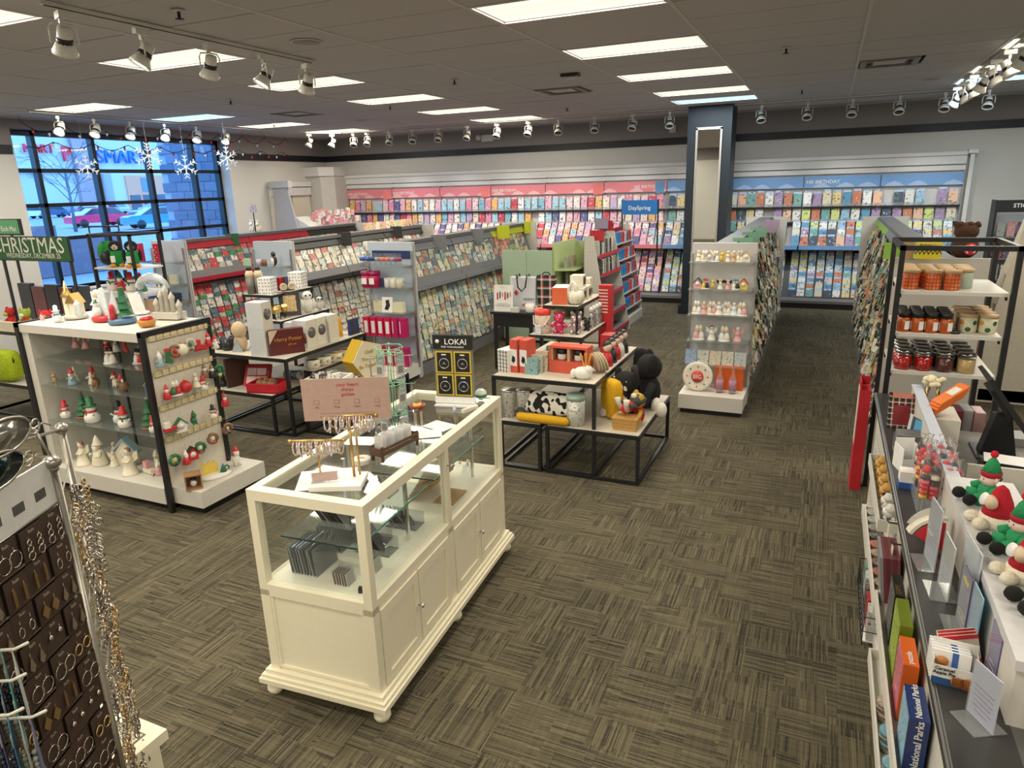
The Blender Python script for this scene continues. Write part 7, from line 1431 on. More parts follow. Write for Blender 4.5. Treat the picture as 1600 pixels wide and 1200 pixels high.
for i in range(5):
    t = E('waffle_packet', .42+.0*i, 1.975+i*.014, .955, -.08, 'white and blue waffle packet inside the open box, %s from the front' % ordn(i+1), 'packet', 'waffle packets'); B().at(0, 0, 0, 0, -.15).box(-.045, 0, 0, .05, .008, .085, PAPER).box(.005, -.001, 0, .02, 0, .085, P((.05, .12, .40))).ob('wrapper', t); B().at(-.02, -.003, .06, 0, PI/2-.15).lathe([(.016, 0), (.016, .001)], 0, 0, 0, WF, 12).ob('printed_waffle', t)
for i in range(3):
    o = B().at(0, 0, 0, 0, -.4).box(-.06, 0, 0, .06, .006, .08, P((.66, .60, .50))).box(-.06, -.001, 0, .06, 0, .012, RED).box(-.06, -.001, .068, .06, 0, .08, RED).box(-.018, -.001, .025, .018, 0, .06, RED).ob('candy_bar'); o.location = (.47, 2.07+i*.016, .955); o.rotation_euler = (0, 0, .5); tag(o, 'red and cream wrapped bar leaning behind the waffle box, %s from the front' % ordn(i+1), 'candy bar', 'wrapped bars')
t = E('plaid_card_tin', .475, 4.22, .951, .05, 'red and grey plaid card pack standing on the counter far end', 'card pack'); B().at(0, 0, 0, 0, -.25).box(-.065, 0, 0, .065, .03, .20, PLAID2).ob('pack', t); B().at(0, 0, 0, 0, -.25).box(-.04, -.003, .02, .04, 0, .13, P((.22, .01, .02))).ob('dark_red_label', t); B().at(0, 0, 0, 0, -.25).box(-.05, -.003, .17, .05, 0, .2, P((.55, .2, .15))).ob('top_band', t)
for i in range(9): 
    o = B().at(0, 0, 0, 0, -.1).box(-.055, 0, 0, .055, .002, .10, P(((.10, .10, .10), (.45, .45, .45))[i % 2])).ob('gift_card'); o.location = (.475, 3.78+i*.014, .955); tag(o, 'grey card in the clear rack beside the plaid pack, %s from the front' % ordn(i+1), 'card', 'cards in the clear rack')
t = E('clear_card_rack', .475, 3.83, .951, 0, 'clear card rack holding grey cards in front of the plaid pack', 'card rack'); B().box(-.062, -.07, 0, .062, .075, .003, PLASTIC).box(-.062, .072, 0, .062, .075, .08, PLASTIC).box(-.062, -.07, 0, .062, -.067, .05, PLASTIC).ob('rack', t)
t = E('white_open_box', .455, 3.60, .951, .25, 'white folded open carton on the counter', 'box'); b = B(); b.box(-.045, -.06, 0, -.042, .06, .12, PAPER).box(.042, -.06, 0, .045, .06, .12, PAPER).box(-.042, -.06, 0, .042, -.057, .07, PAPER).box(-.042, .057, 0, .042, .06, .14, PAPER).ob('carton', t)
t = E('tea_box', .432, 3.38, .951, 0, 'small white and blue box in front of the white carton', 'box'); B().box(-.03, -.035, 0, .03, .035, .08, PAPER).box(-.031, -.036, 0, .031, .036, .03, P((.03, .1, .35))).ob('carton', t)
LOL = [P(c, .2) for c in ((.70, .02, .03), (.85, .50, .03), (.75, .10, .10), (.72, .02, .04), (.80, .12, .20), (.03, .03, .03), (.75, .70, .55))]; CELLO = glassmat('thin_cellophane', (.97, .97, .98), 1.8, .05)
lt = E('lollipop_holder', .52, 3.22, .951, 0, 'clear tray holding tall cellophane candy skewers', 'holder'); B().box(-.07, -.12, 0, .10, .16, .004, PLASTIC).box(-.07, -.12, 0, -.067, .16, .06, PLASTIC).box(-.067, -.12, 0, .10, -.117, .06, PLASTIC).ob('tray', lt)
n = 0
for r in range(5):
    for c in range(4):
        x, y = .475+c*.036+rnd.uniform(-.008, .008), 3.13+r*.065+rnd.uniform(-.01, .01); h = .16+.02*(r % 3)+rnd.uniform(0, .03)
        t = E('candy_skewer', x, y, .956, rnd.uniform(0, 3), 'cellophane-wrapped candy skewer in row %s of the tray, %s from the left' % (ordn(r+1), ordn(c+1)), 'candy', 'candy skewers'); n += 1
        B().tube([(0, 0, 0), (0, 0, h)], .0015, PAPER, 4).ob('stick', t)
        for j in range(5): B().lathe([(.012, -.009), (.020, -.005), (.020, .005), (.012, .009)], 0, 0, h*.35+j*.022, LOL[(j+n) % 7 if j else n % 2], 8).ob('candy_piece', t)
        B().ball(0, 0, h*.35+.122, .016, .016, .018, LOL[(2, 0, 5)[n % 3]], 8).ob('candy_top', t)
        B().lathe([(.008, h*.2), (.020, h*.3), (.021, h*.35+.12), (.006, h*.35+.155), (.014, h*.35+.185)], 0, 0, 0, CELLO, 8).ob('wrapper', t)
box('red_candy_box', .60, 3.03, .951, .09, .12, .06, -.2, P((.62, .05, .04)), 'red box of candies at the foot of the partition')
for i in range(8): 
    o = B().ball(0, 0, .012, .016, .016, .012, P((.10, .03, .02), .3)).ob('chocolate'); o.location = (.505+.02*(i % 2)*1.1, 2.90+(i//2)*.022-.02, .951); tag(o, 'small brown wrapped chocolate by the partition foot, %s of the eight' % ordn(i+1), 'chocolate', 'wrapped chocolates')
for i in range(4):
    t = E('orange_snack_box', .64, 4.03+i*.0, 1.03, 0, 'orange snack box in the tilted stack at the partition end, %s from the bottom' % ordn(i+1), 'box', 'orange snack boxes'); t.location = (.645+i*.008, 4.06, 1.16+i*.017); t.rotation_euler = (0, -.55, .5); t.scale = (.85, .85, .85)
    B().at(0, 0, 0, 0, 0, -.0).box(-.10, -.045, 0, .10, .045, .016, P((.72, .17, .02), .4)).ob('carton', t)
    if i == 3: B().box(-.01, -.03, .016, .06, .03, .0175, P((.66, .66, .6))).ob('price_label', t)
t = E('flower_bunch', .63, 4.42, 1.06, 0, 'cream rose cluster with gold ribbon and clear wrap at the partition end', 'flowers')
for i in range(16): a = i*2.4; q = (i/16)**.5*.05; B().ball(q*math.cos(a), q*math.sin(a), .13+.015*math.cos(i), .020, .020, .014, P((.76, .70, .50), .8), 7).ob('petal', t)
B().lathe([(.045, 0), (.03, .05), (.05, .12)], 0, 0, 0, CELLO, 10, 1, 1, False).ob('clear_wrap', t); B().tube([(.02, -.03, .10), (.03, -.05, .05), (.0, -.045, .0)], .010, GOLD, 5).ob('ribbon', t); B().tube([(-.02, -.03, .10), (-.035, -.04, .05), (-.03, -.05, .02)], .010, GOLD, 5).ob('ribbon', t)
t = E('brochure_stack', .505, 3.95, .951, -1.3, 'blue and white brochures standing against the partition', 'brochures'); 
for i in range(3): B().at(i*.05-.05, 0, 0, .15*i, -.1).box(-.04, 0, 0, .04, .003, .15, P(((.55, .6, .66), (.05, .06, .08), (.1, .35, .6))[i])).ob('brochure', t)
# trays hung on the counter front (x from .33 to .415)
def tray(y0, y1, z, lb, d_=.075):
    t = E('front_tray', .415, y0, z, 0, lb, 'tray', 'wooden trays on the counter front'); L = y1-y0
    B().box(-d_, 0, 0, 0, L, .008, LAMC).ob('bottom', t); B().box(-d_-.008, 0, -.005, -d_, L, .055, P((.66, .64, .60), .5)).ob('front_lip', t)
    for y in (-.008, L): B().box(-d_-.008, y, -.005, 0, y+.008, .055, LAMC).ob('end_piece', t)
tray(3.30, 4.15, .75, 'upper pale tray holding plush animals'); tray(3.05, 4.05, .47, 'middle pale tray holding clear-lidded tins'); tray(1.95, 2.95, .58, 'near pale tray holding puzzle boxes', .085); tray(1.90, 3.00, .26, 'lowest near tray holding patterned tins', .075)
for i in range(6):
    c = ((.62, .36, .10), (.62, .36, .10), (.62, .38, .12), (.62, .36, .12), (.72, .70, .66), (.74, .73, .70))[i]
    t = E('plush_animal', .382, 4.05-i*.125, .759, .15, '%s plush animal in the upper tray, %s from the far end' % (('golden', 'golden', 'tan', 'tan', 'white', 'white')[i], ordn(i+1)), 'plush toy', 'plush animals in the tray'); t.scale = (.85, .85, .85); m_ = P(c, .95, 0, .15, 80, .4)
    B().ball(0, 0, .035, .030, .04, .032, m_).ob('body', t); B().ball(0, -.035, .075, .028, .028, .026, m_).ob('head', t)
    for s_ in (-1, 1): B().ball(s_*.024, -.03, .092, .010, .008, .012, m_ if i != 4 else FB, 6).ob('ear', t); B().ball(s_*.022, -.035, .012, .012, .022, .012, m_, 6).ob('paw', t)
def tin(x, y, z, c, lb, g, r=.036, h=.04):
    t = E('round_tin', x, y, z, 0, lb, 'tin', g); B().lathe([(r, 0), (r, h)], 0, 0, 0, P((.62, .60, .50), .25, .8), 18).ob('can', t); B().lathe([(r+.002, h-.012), (r+.002, h), (r-.004, h+.004)], 0, 0, 0, PRINT, 18).ob('lid', t).color = (*c, 1)
for i in range(10): tin(.375, 4.0-i*.095, .479, [(.35, .33, .3), (.3, .35, .28), (.2, .2, .18), (.08, .05, .06), (.35, .12, .06), (.3, .2, .14), (.12, .07, .06), (.25, .06, .04), (.2, .08, .06), (.1, .05, .05)][i], 'clear-lidded dark tin in the middle tray, %s from the far end' % ordn(i+1), 'tins in the middle tray')
for i in range(4):
    for k in range(2): tin(.378, 2.62-i*.16, .269+k*.046, [(.35, .25, .2), (.1, .25, .35), (.12, .3, .4), (.4, .1, .15)][i], 'patterned tin in the lowest tray, %s from the far end, %s' % (ordn(i+1), ('bottom', 'top')[k]), 'patterned tins', .036, .036)
def puz(x, y, z, d_, w, h, c1, c2, lb, txt=None, tc=PAPER, lean=0):
    t = E('puzzle_box', x, y, z, 0, lb, 'box', 'boxes in the near tray'); B().box(-d_/2, -w/2, 0, d_/2, w/2, h, P(c1, .35)).ob('carton', t); B().box(-d_/2-.0012, -w/2+.004, .004, -d_/2, w/2-.004, h-.004, PRINT).ob('cover_picture', t).color = (*c2, 1)
    if txt: text(txt, 'spine_lettering', t, d_*.22, -w/2-.001, .02, PI/2, 0, .03, tc, 'LEFT', -PI/2)
    if txt: text(txt, 'top_lettering', t, d_*.15, -w/2+.01, h+.0008, 0, PI/2, .026, tc, 'LEFT')
puz(.375, 2.07, .589, .055, .16, .20, (.02, .04, .16), (.25, .45, .62), 'navy National Parks puzzle box in the near tray', 'National Parks'); puz(.372, 2.30, .589, .045, .16, .22, (.72, .14, .02), (.55, .15, .2), 'bright orange puzzle box beyond the navy one', 'puzzle')
puz(.372, 2.50, .589, .04, .18, .24, (.16, .22, .02), (.3, .4, .05), 'lime green book box beyond the orange box'); puz(.372, 2.72, .589, .035, .16, .22, (.012, .012, .012), (.1, .1, .1), 'black game box with gold lettering beyond the green box', 'GAME', GOLD)
for i in range(6):
    o = B().at(0, 0, 0, 0, 0, -.12).box(-.006, -.10, 0, .006, .10, .21, P(((.12, .03, .04), (.16, .04, .05))[i % 2], .4)).ob('activity_book'); o.location = (.350+i*.0125, 3.02+.0*i, .60); tag(o, 'dark red book hanging on the counter front, %s from outside' % ordn(i+1), 'book', 'dark red books on the counter front')
    if i == 0: o.data.materials[0] = P((.28, .27, .30), .3); o['label'] = 'grey-covered book outermost on the counter front'
o = B().box(.0, -.10, .0, .07, .10, .012, P((.5, .48, .42))).ob('book_shelf'); o.location = (.345, 3.02, .588); tag(o, 'small wire-edged shelf under the dark red books', 'shelf')
t = E('wire_basket', .41, 3.35, .05, 0, 'black wire basket low on the counter front', 'basket')
for z in (.05, .12, .20): B().tube([(0, 0, z), (-.075, 0, z), (-.075, .60, z), (0, .60, z)], .003, FB, 5).ob('wire', t)
for i in range(13): B().tube([(-.075, i*.05, .04), (-.075, i*.05, .20)], .002, FB, 4).ob('upright_wire', t)
B().box(-.07, .02, .05, 0, .58, .055, PAPER).ob('liner', t)
for i in range(5): box('packaged_game', .378, 3.42+i*.11, .106, .05, .09, .16, 0, PRINT, 'packaged game in the low wire basket, %s from the near end' % ordn(i+1), 'box', 'games in the wire basket').color = (*((.5, .5, .5), (.4, .02, .03), (.1, .1, .1), (.5, .52, .5), (.15, .25, .2))[i], 1)
for i in range(2):
    t = E('peg_hook', .415, 2.96+i*.20, .86, 0, 'black peg hook with a white hang tag on the pegboard, %s one' % ('near', 'far')[i], 'hook', 'peg hooks'); B().tube([(0, 0, 0), (-.05, .02, -.01), (-.06, .03, .0)], .004, FB, 5).ob('hook', t); B().box(-.05, .0, -.08, -.047, .05, -.02, P((.66, .62, .45))).ob('tag', t)
# ---------------------------------------------------------------- far right: sticker display and pink bags
t = E('sticker_rack', 2.32, 12.9, 0, 0, 'black framed sticker rack with STICKERS header at the far right', 'shelving')
B().box(0, 0, .1, .03, .35, 1.9, FB).ob('side_post', t); B().box(1.2, 0, .1, 1.23, .35, 1.9, FB).ob('side_post', t); B().box(.03, .33, .1, 1.2, .36, 1.9, GP).ob('back_panel', t)
hd = B().box(0, -.02, 1.72, 1.23, .02, 1.9, FB).ob('header', t); text('STICKERS', 'header_lettering', hd, .40, -.022, 1.79, PI/2, 0, .085, PAPER)
for z in (1.35, 1.02, .70, .4): B().box(.03, .05, z-.02, 1.2, .33, z, GREYP).ob('shelf', t)
for z in (1.35, 1.02, .70, .4):
    for i in range(7): o = B().box(-.05, -.01, 0, .05, .01, .22, PRINT).ob('sticker_pack'); o.location = (2.45+i*.13, 13.0, z+.002); c = rnd.choice(((.4, .2, .25), (.12, .08, .15), (.5, .25, .25), (.3, .32, .3), (.55, .5, .5), (.5, .05, .06))); o.color = (*c, 1); tag(o, '%s sticker pack on the %s shelf of the sticker rack, %s from the left' % (cn(c), {1.35: 'top', 1.02: 'second', .70: 'third', .4: 'lowest'}[z], ordn(i+1)), 'sticker pack', 'sticker packs')
t = E('card_gondola', 2.10, 8.3, 0, 0, 'pale slanted gondola end panel at the right picture edge beyond the candle rack', 'shelving', 'double-sided card gondolas')
B().prism([(-.56, 0), (.42, 0), (.30, .8), (.06, 1.95), (-.32, 1.95), (-.50, .8)], 0, .04, P((.60, .56, .48), .55), 'y').ob('end_panel', t); B().prism([(-.42, 0), (.42, 0), (.30, .8), (.06, 1.90), (-.06, 1.90), (-.30, .8)], 1.3, 1.34, P((.60, .56, .48), .55), 'y').ob('end_panel', t)
B().box(-.03, .04, .1, .03, 1.3, 1.85, GP).ob('spine', t); B().box(-.50, .0, .02, .42, 1.34, .14, LAMC).ob('base_deck', t)
for z, w_ in ((.5, .30), (.85, .24), (1.2, .18)): B().box(-w_, .04, z-.02, w_, 1.3, z, GP).ob('shelf', t)
for i in range(3):
    t = E('pink_gift_bag', 1.80, 8.6+i*.42, .141, 0, 'magenta gift bag on the right gondola deck, %s from the near end' % ordn(i+1), 'gift bag', 'magenta gift bags'); B().prism([(-.11, 0), (.11, 0), (.12, .22), (-.12, .22)], -.10, .10, P((.50, .01, .16), .5), 'y').ob('bag', t)
    for k in range(5): B().ball(-.08+.04*k, .05*math.sin(k*3), .24, .035, .035, .035, P(((.6, .02, .05), (.7, .68, .6), (.5, .25, .1))[(k+i) % 3], .8), 8).ob('tissue', t)
for i in range(8):
    o = B().lathe([(.022, 0), (.022, .10), (.008, .12), (.008, .15)], 0, 0, 0, P((.55, .58, .66), .3), 8).ob('glitter_bottle'); o.location = (1.35+i*.10, 13.38, .90); tag(o, 'small clear bottle on the low stand before the right wall section, %s from the left' % ordn(i+1), 'bottle', 'small clear bottles')
t = E('low_display_stand', 1.30, 13.30, 0, 0, 'white low stand of small bottles in front of the blue card wall end', 'display stand'); B().box(0, 0, 0, .80, .16, .90, P((.6, .6, .62))).ob('body', t); B().box(-.02, -.02, .02, .82, .0, .06, GREYP).ob('base_trim', t)
# ---------------------------------------------------------------- left foreground: earring tower
P1 = Vector((-1.565, .900)); U = Vector((.41, -.912)); Nn = Vector((.912, .41)); FWD = .42
ET = E('earring_tower', P1.x, P1.y, 0, math.atan2(-U.y, -U.x)+PI, 'silver wire earring tower with brown cards in the left foreground', 'display rack')
# local frame: +x along the face away from the far post (towards the camera side), -y = outward normal?
rzE = math.atan2(U.y, U.x); ET.rotation_euler = (0, 0, rzE)   # local x = U, local y = left normal = (.912,.41) = outward
PW = P((.38, .36, .32), .3, .9)
for x in (0, FWD): B().tube([(x, 0, 0), (x, 0, 1.74)], .010, PW, 10).ob('corner_post', ET); B().ball(x, 0, 1.755, .020, .020, .017, PW, 12).lathe([(.012, 1.735), (.012, 1.745)], x, 0, 0, PW, 10).ob('finial', ET)
bx, by = (Vector((-1.778, 1.065))-P1).dot(U), (Vector((-1.778, 1.065))-P1).dot(Nn)
B().tube([(bx, by, 0), (bx, by, 1.74)], .009, PW, 8).ob('corner_post', ET); B().ball(bx, by, 1.755, .018, .018, .016, PW, 10).ob('finial', ET)
B().box(0, -.035, .0, FWD, -.02, 1.655, P((.035, .018, .010), .8)).ob('brown_back_panel', ET)
B().box(.0, -.006, 1.662, FWD, -.001, 1.765, P((.62, .62, .62), .4)).ob('header_card', ET)
for a in (.04, .11, .18, .25):
    for k in range(9): B().box(a+k*.004, -.0008, 1.69, a+k*.004+.0022, -.0002, 1.712, FB).ob('barcode_line', ET)
for i in range(14): B().tube([(0, .0, 1.66-i*.078), (FWD, 0, 1.66-i*.078)], .0022, PW, 5).ob('row_wire', ET)
for i in range(14): B().tube([(0, 0, 1.66-i*.078), (bx, by, 1.66-i*.078)], .0022, PW, 4).ob('side_wire', ET)
BRN = P((.042, .020, .011), .75, 0, .08, 50); logo = P((.28, .24, .20), .5); SIL = P((.62, .58, .52), .25, 1); GLD = P((.60, .42, .22), .3, 1)
def torus(b, x, y, z, r, w, mt, sx=1, n=14): return b.tube([(x+sx*r*math.cos(i*2*PI/n), y, z+r*math.sin(i*2*PI/n)) for i in range(n)], w, mt, 5, True)
def ear(kind):
    t = E('earring_card', 0, 0, 0, 0, '', 'earrings'); B().box(-.034, -.0015, -.072, .034, 0, 0, BRN).ob('card', t); text('Rain', 'lettering', t, 0, .0012, -.0125, -PI/2, 0, .011, logo); t.children[-1].rotation_euler = (PI/2, 0, PI); t.children[-1].location = (0, .0008, -.0125)
    for s_ in (-.016, .016):
        b = B(); m_ = GLD if kind in ('fan', 'bar', 'goldhoop') else SIL; y = .004
        b.tube([(s_, y, -.018), (s_, y, -.026)], .0008, m_, 4)
        if kind == 'hoop': torus(b, s_, y, -.045, .018, .0012, m_)
        elif kind == 'goldhoop': torus(b, s_, y, -.043, .013, .0022, m_, 1)
        elif kind == 'three':
            for j, r in enumerate((.006, .008, .010)): torus(b, s_, y, -.030-j*.0155, r, .0013, m_, 1, 10)
        elif kind == 'drop': b.prism([(s_, -.026), (s_-.009, -.055), (s_, -.066), (s_+.009, -.055)], y-.001, y+.001, m_, 'y')
        elif kind == 'fan': b.prism([(s_, -.026), (s_-.013, -.045), (s_, -.062), (s_+.013, -.045)], y-.001, y+.001, m_, 'y')
        elif kind == 'bar':
            for j in (-1, 0, 1): b.box(s_+j*.0028-.001, y-.001, -.062, s_+j*.0028+.001, y+.001, -.026, m_)
        elif kind == 'stud': b.ball(s_, y, -.034, .007, .003, .006, m_, 8)
        elif kind == 'teardrop': torus(b, s_, y, -.046, .012, .0011, m_, .62)
        elif kind == 'leaf': b.prism([(s_, -.026), (s_-.012, -.048), (s_-.006, -.058), (s_+.006, -.058), (s_+.012, -.048)], y-.001, y+.001, P((.20, .24, .05), .5), 'y').ball(s_, y+.002, -.049, .005, .001, .005, GLD, 6)
        b.ob('earring', t)
    return t
KN = ['three', 'bar', 'teardrop', 'drop', 'hoop', 'fan', 'stud', 'goldhoop', 'leaf']; KL = dict(three='triple ring', bar='tassel bar', teardrop='open teardrop', drop='silver drop', hoop='large hoop', fan='gold fan', stud='round stud', goldhoop='gold hoop', leaf='green peacock leaf')
EAR = {k: ear(k) for k in KN}; ue = set()
lay = ['three three hoop bar three', 'teardrop bar bar drop bar', 'drop fan teardrop drop bar', 'drop stud drop hoop fan', 'goldhoop hoop hoop stud bar', 'hoop bar fan goldhoop hoop', 'stud stud hoop drop hoop', 'goldhoop hoop hoop stud drop', 'hoop hoop goldhoop hoop stud', 'leaf hoop hoop hoop drop', 'teardrop goldhoop hoop hoop drop', 'stud drop bar hoop drop', 'three fan stud goldhoop hoop']
for r, rw in enumerate(lay):
    for c, k in enumerate(rw.split()):
        o = EAR[k] if k not in ue else dup(EAR[k]); ue.add(k)
        px_, py_ = .045+c*.0735, .002+.004*((r+c) % 2); q = P1+U*px_+Nn*py_
        place(o, q.x, q.y, 1.655-r*.078, rzE, '%s earrings on brown card, tower row %s, %s from far post' % (KL[k], ordn(r+1), ordn(c+1)), 'earring cards on the tower')
for r in range(13):
    for k in range(6):
        z = 1.64-r*.075-rnd.uniform(0, .02); s_ = (k+.5)/6.2; q = P1+U*(bx*s_)+Nn*(by*s_)+Vector((.55, .83))*rnd.uniform(.008, .04)
        m_ = (SIL, GLD, SIL, P((.25, .22, .20), .3, 1))[(r+k) % 4]; b = B(); L = rnd.uniform(.05, .09); w_ = rnd.uniform(.006, .014)
        b.tube([(0, 0, 0), (.002, 0, -L*.5), (0, 0, -L)], .0015, m_, 4)
        for j in range(5): torus(b, rnd.uniform(-.004, .004), rnd.uniform(-.004, .004), -.012-j*L/5, w_, .0022, m_, rnd.uniform(.5, 1), 8)
        o = b.ob('hanging_earring'); o.location = (q.x, q.y, z); o.rotation_euler = (0, 0, rnd.uniform(0, 3)); tag(o, 'dangling metal earring on the far tower side, row %s, %s out' % (ordn(r+1), ordn(k+1)), 'earrings', 'earrings seen edge-on')
for i, (cx_, z, dk, oy) in enumerate(((.125, 1.86, (.10, .09, .06), 0), (.165, 1.80, (.01, .03, .035), 0))):
    t = E('oval_mirror', P1.x+U.x*cx_+Nn.x*oy, P1.y+U.y*cx_+Nn.y*oy, z+.0, rzE, 'oval metal-framed mirror on scroll arms above the tower, %s one' % ('rear', 'front')[i], 'mirror', 'oval mirrors')
    B().tube([(.085*math.cos(a*PI/12), 0, .036*math.sin(a*PI/12)) for a in range(24)], .0035, PW, 6, True).ob('rim', t); B().at(0, 0, 0, 0, PI/2).lathe([(.083, -.001), (.083, .001)], 0, 0, 0, P((.3, .3, .28) if i == 0 else dk, .15, .8), 24, 1, .42).ob('mirror_glass', t)
    pts = []
    for a in range(14): an = a*.45; rr = .004+.0016*a; pts.append((-.098+rr*math.cos(an), 0, .0+rr*math.sin(an)-.004))
    B().tube(pts+[(-.125, 0, -.01), (-.15, 0, -.025+.0)], .0022, PW, 5).ob('scroll_arm', t)
B().tube([(0, -.0, 1.77), (-.01, -.03, 1.83), (-.0, -.06, 1.86), (.01, -.09, 1.80), (bx*.9, by*.9, 1.76)], .004, PW, 6).ob('loop_handle', ET)
# necklace cards on hooks, lower left
NT = E('necklace_hook_rack', -1.12, .40, 1.0, 0, 'dark wire panel with cream hooks at the lower left edge', 'display rack')
hk = P((.60, .60, .52), .4)
from_ = [(-1.34, .653, 1.50), (-1.327, .630, 1.45), (-1.307, .602, 1.40), (-1.287, .628, 1.38)]
HD = Vector((.91, .41, 0)); NT.location = (0, 0, 0)
B().box(-1.64, .40, .9, -1.62, .52, 1.56, FB).ob('panel', NT)
TE = [P(c, .4) for c in ((.40, .44, .42), (.06, .24, .24), (.05, .16, .28), (.08, .10, .22), (.45, .48, .46))]
for j, tip in enumerate(from_):
    v = Vector(tip); B().tube([tuple(v-HD*.30-Vector((0, 0, .02))), tuple(v-HD*.03-Vector((0, 0, .006))), tuple(v+Vector((0, 0, .008)))], .0032, hk, 6).ob('hook', NT)
    for i in range(5):
        o = B().prism([(-.020, -.04), (0, .012), (.020, -.04), (.024, -.15), (-.024, -.15)], -.0008, .0008, TE[(i+j) % 5], 'y').box(-.014, -.003, -.060, .010, -.001, -.036, P((.66, .45, .28))).ob('necklace_card')
        for q in range(7): B().ball(.006*math.sin(q), -.006, -.07-q*.012, .006, .006, .006, P(((.02, .03, .05), (.3, .36, .3))[j % 2], .3), 6).ob('bead', o)
        w_ = v-HD*(.035+i*.022); o.location = (w_.x, w_.y, w_.z-.014); o.rotation_euler = (0, 0, -1.145+.62+.05*i); tag(o, 'bluish necklace card on hook %s at the lower left, %s from the tip' % (ordn(j+1), ordn(i+1)), 'necklace', 'necklace cards')
t = E('cream_pedestal', -1.67, 1.11, 0, 0, 'cream cabinet top with inset lid and small lock beside the earring tower', 'cabinet'); B().box(-.45, -.36, .765, 0, 0, .80, CREAM).box(-.43, -.34, 0, -.02, -.02, .765, CREAM).ob('cabinet', t); B().box(-.40, -.31, .80, -.045, -.045, .803, P((.70, .66, .50), .35)).ob('inset_lid', t); B().box(-.405, -.315, .8005, -.04, -.04, .8015, P((.15, .14, .12))).ob('lid_gap', t); B().lathe([(.010, .803), (.008, .81)], -.10, -.08, 0, STEEL, 10).ob('lock', t)
# ---------------------------------------------------------------- far left: Christmas tables
t = E('christmas_sign', -7.50, 4.62, 1.72, 0, 'dark green sign reading CHRISTMAS, Wednesday December 25, above the left tables', 'sign'); B().box(-.92, 0, 0, .54, .03, .235, P((.012, .085, .03), .5)).box(-.93, .005, -.01, .55, .025, .245, FB).ob('panel', t)
text('CHRISTMAS', 'lettering', t, .48, -.002, .08, PI/2, 0, .225, P((.66, .66, .58)), 'RIGHT'); text('WEDNESDAY, DECEMBER 25', 'small_lettering', t, .40, -.002, .025, PI/2, 0, .07, P((.66, .66, .58)), 'RIGHT'); B().box(.50, .005, -1.72, .53, .025, .0, FB).box(-.6, .005, -1.72, -.57, .025, .0, FB).ob('post', t)
t = E('green_match_sign', -8.80, 5.20, 1.95, 0, 'small light green sign reading Match Mat behind the Christmas sign', 'sign'); B().box(-.45, 0, 0, .15, .02, .16, P((.10, .32, .16))).box(-.46, .005, -.02, .18, .03, .17, FB).ob('panel', t); text('Etch Mat', 'lettering', t, .10, -.002, .03, PI/2, 0, .08, PAPER, 'RIGHT'); B().box(-.05, .005, -1.95, -.02, .025, -.02, FB).ob('post', t)
table('gift_table', 'tall black-framed table of plush and globes below the Christmas sign', -8.60, 4.40, -7.00, 5.15, .98, gt); table('low_gift_table', 'low black-framed table with lime furry throw at the left edge', -8.60, 4.25, -7.15, 5.10, .45, gt)
LIM = P((.32, .42, .01), .95, 0, .35, 60, 1)
t = E('lime_furry_throw', -7.95, 4.32, .46, .1, 'lime green furry throw with white label at the left picture edge', 'throw'); pillow(B(), .42, .34, .16, LIM, 8).ob('throw', t); B().box(.02, -.02, .04, .11, -.012, .10, PAPER).ob('label', t); B().at(.17, -.03, .24, 0, PI/2).lathe([(.04, 0), (.04, .01)], 0, 0, 0, FB, 14).ob('round_badge', t)
o = B().box(-.20, -.10, 0, .20, .10, .03, LIM).ob('furry_mat'); o.location = (-7.25, 4.55, .981); tag(o, 'flat lime furry mat at the right end of the table below the sign', 'mat')
o = B().box(-.35, -.02, 0, .35, .02, .10, P((.62, .56, .44))).ob('wooden_sign'); o.location = (-8.1, 4.44, .981); tag(o, 'long pale wooden sign block at the front of the table below the sign', 'sign')
for i, (x, c1, c2, c3) in enumerate(((-8.15, (.40, .02, .02), (.35, .40, .05), (.55, .02, .03)), (-7.90, (.30, .36, .05), (.70, .68, .6), (.50, .02, .03)), (-7.55, (.60, .03, .04), (.35, .40, .05), (.03, .2, .08)))): plush(x, 4.62, .981, .62, .3*i, c1, c2, c3, ('red and olive plush dog under the Christmas sign', 'olive and white plush dog under the Christmas sign', 'bright red plush dog right of the globes')[i], 0, 'plush dogs under the sign')
for i in range(3):
    t = E('snow_globe', -7.78+i*.11, 4.80, .981, 0, 'clear snow globe on the table below the sign, %s from the left' % ordn(i+1), 'snow globe', 'snow globes'); B().lathe([(.045, 0), (.04, .03)], 0, 0, 0, P((.45, .05, .1), .3), 14).ob('base', t); B().ball(0, 0, .075, .05, .05, .05, P((.55, .60, .68), .08, .2), 14).ob('globe', t)
for i in range(8): figure(('santa', 'gnome', 'snowman', 'ball')[i % 4], -7.42+(i % 4)*.09, 4.55+(i//4)*.18, .981+.031*(i < 4), .10, ('rrw', 'rgw', 'wrr', 'p')[i % 4], '%s small %s on the table under the sign, %s from the left' % (('red', 'red', 'white', 'pink')[i % 4], ('santa', 'gnome', 'snowman', 'bauble')[i % 4], ordn(i % 4+1)+(' in front' if i < 4 else ' behind')), 'small Christmas figures')
for i in range(5): box('dark_picture_box', -8.45+i*.24, 5.02, .981, .22, .06, .42-.03*(i % 2), 0, P(((.03, .03, .04), (.12, .04, .05), (.02, .02, .03), (.10, .02, .02), (.04, .05, .06))[i], .4), 'dark picture box standing at the back under the Christmas sign, %s from the left' % ordn(i+1), 'box', 'dark picture boxes')
for i in range(5): figure('santa', -8.4+i*.25, 4.5, .451, .16, ('rrw', 'gwr', 'rrw', 'vwr', 'crw')[i], '%s santa figure on the low table, %s from the left' % (('red', 'green', 'red', 'blue', 'cream')[i], ordn(i+1)), 'santas on the low table') if i != 2 else None
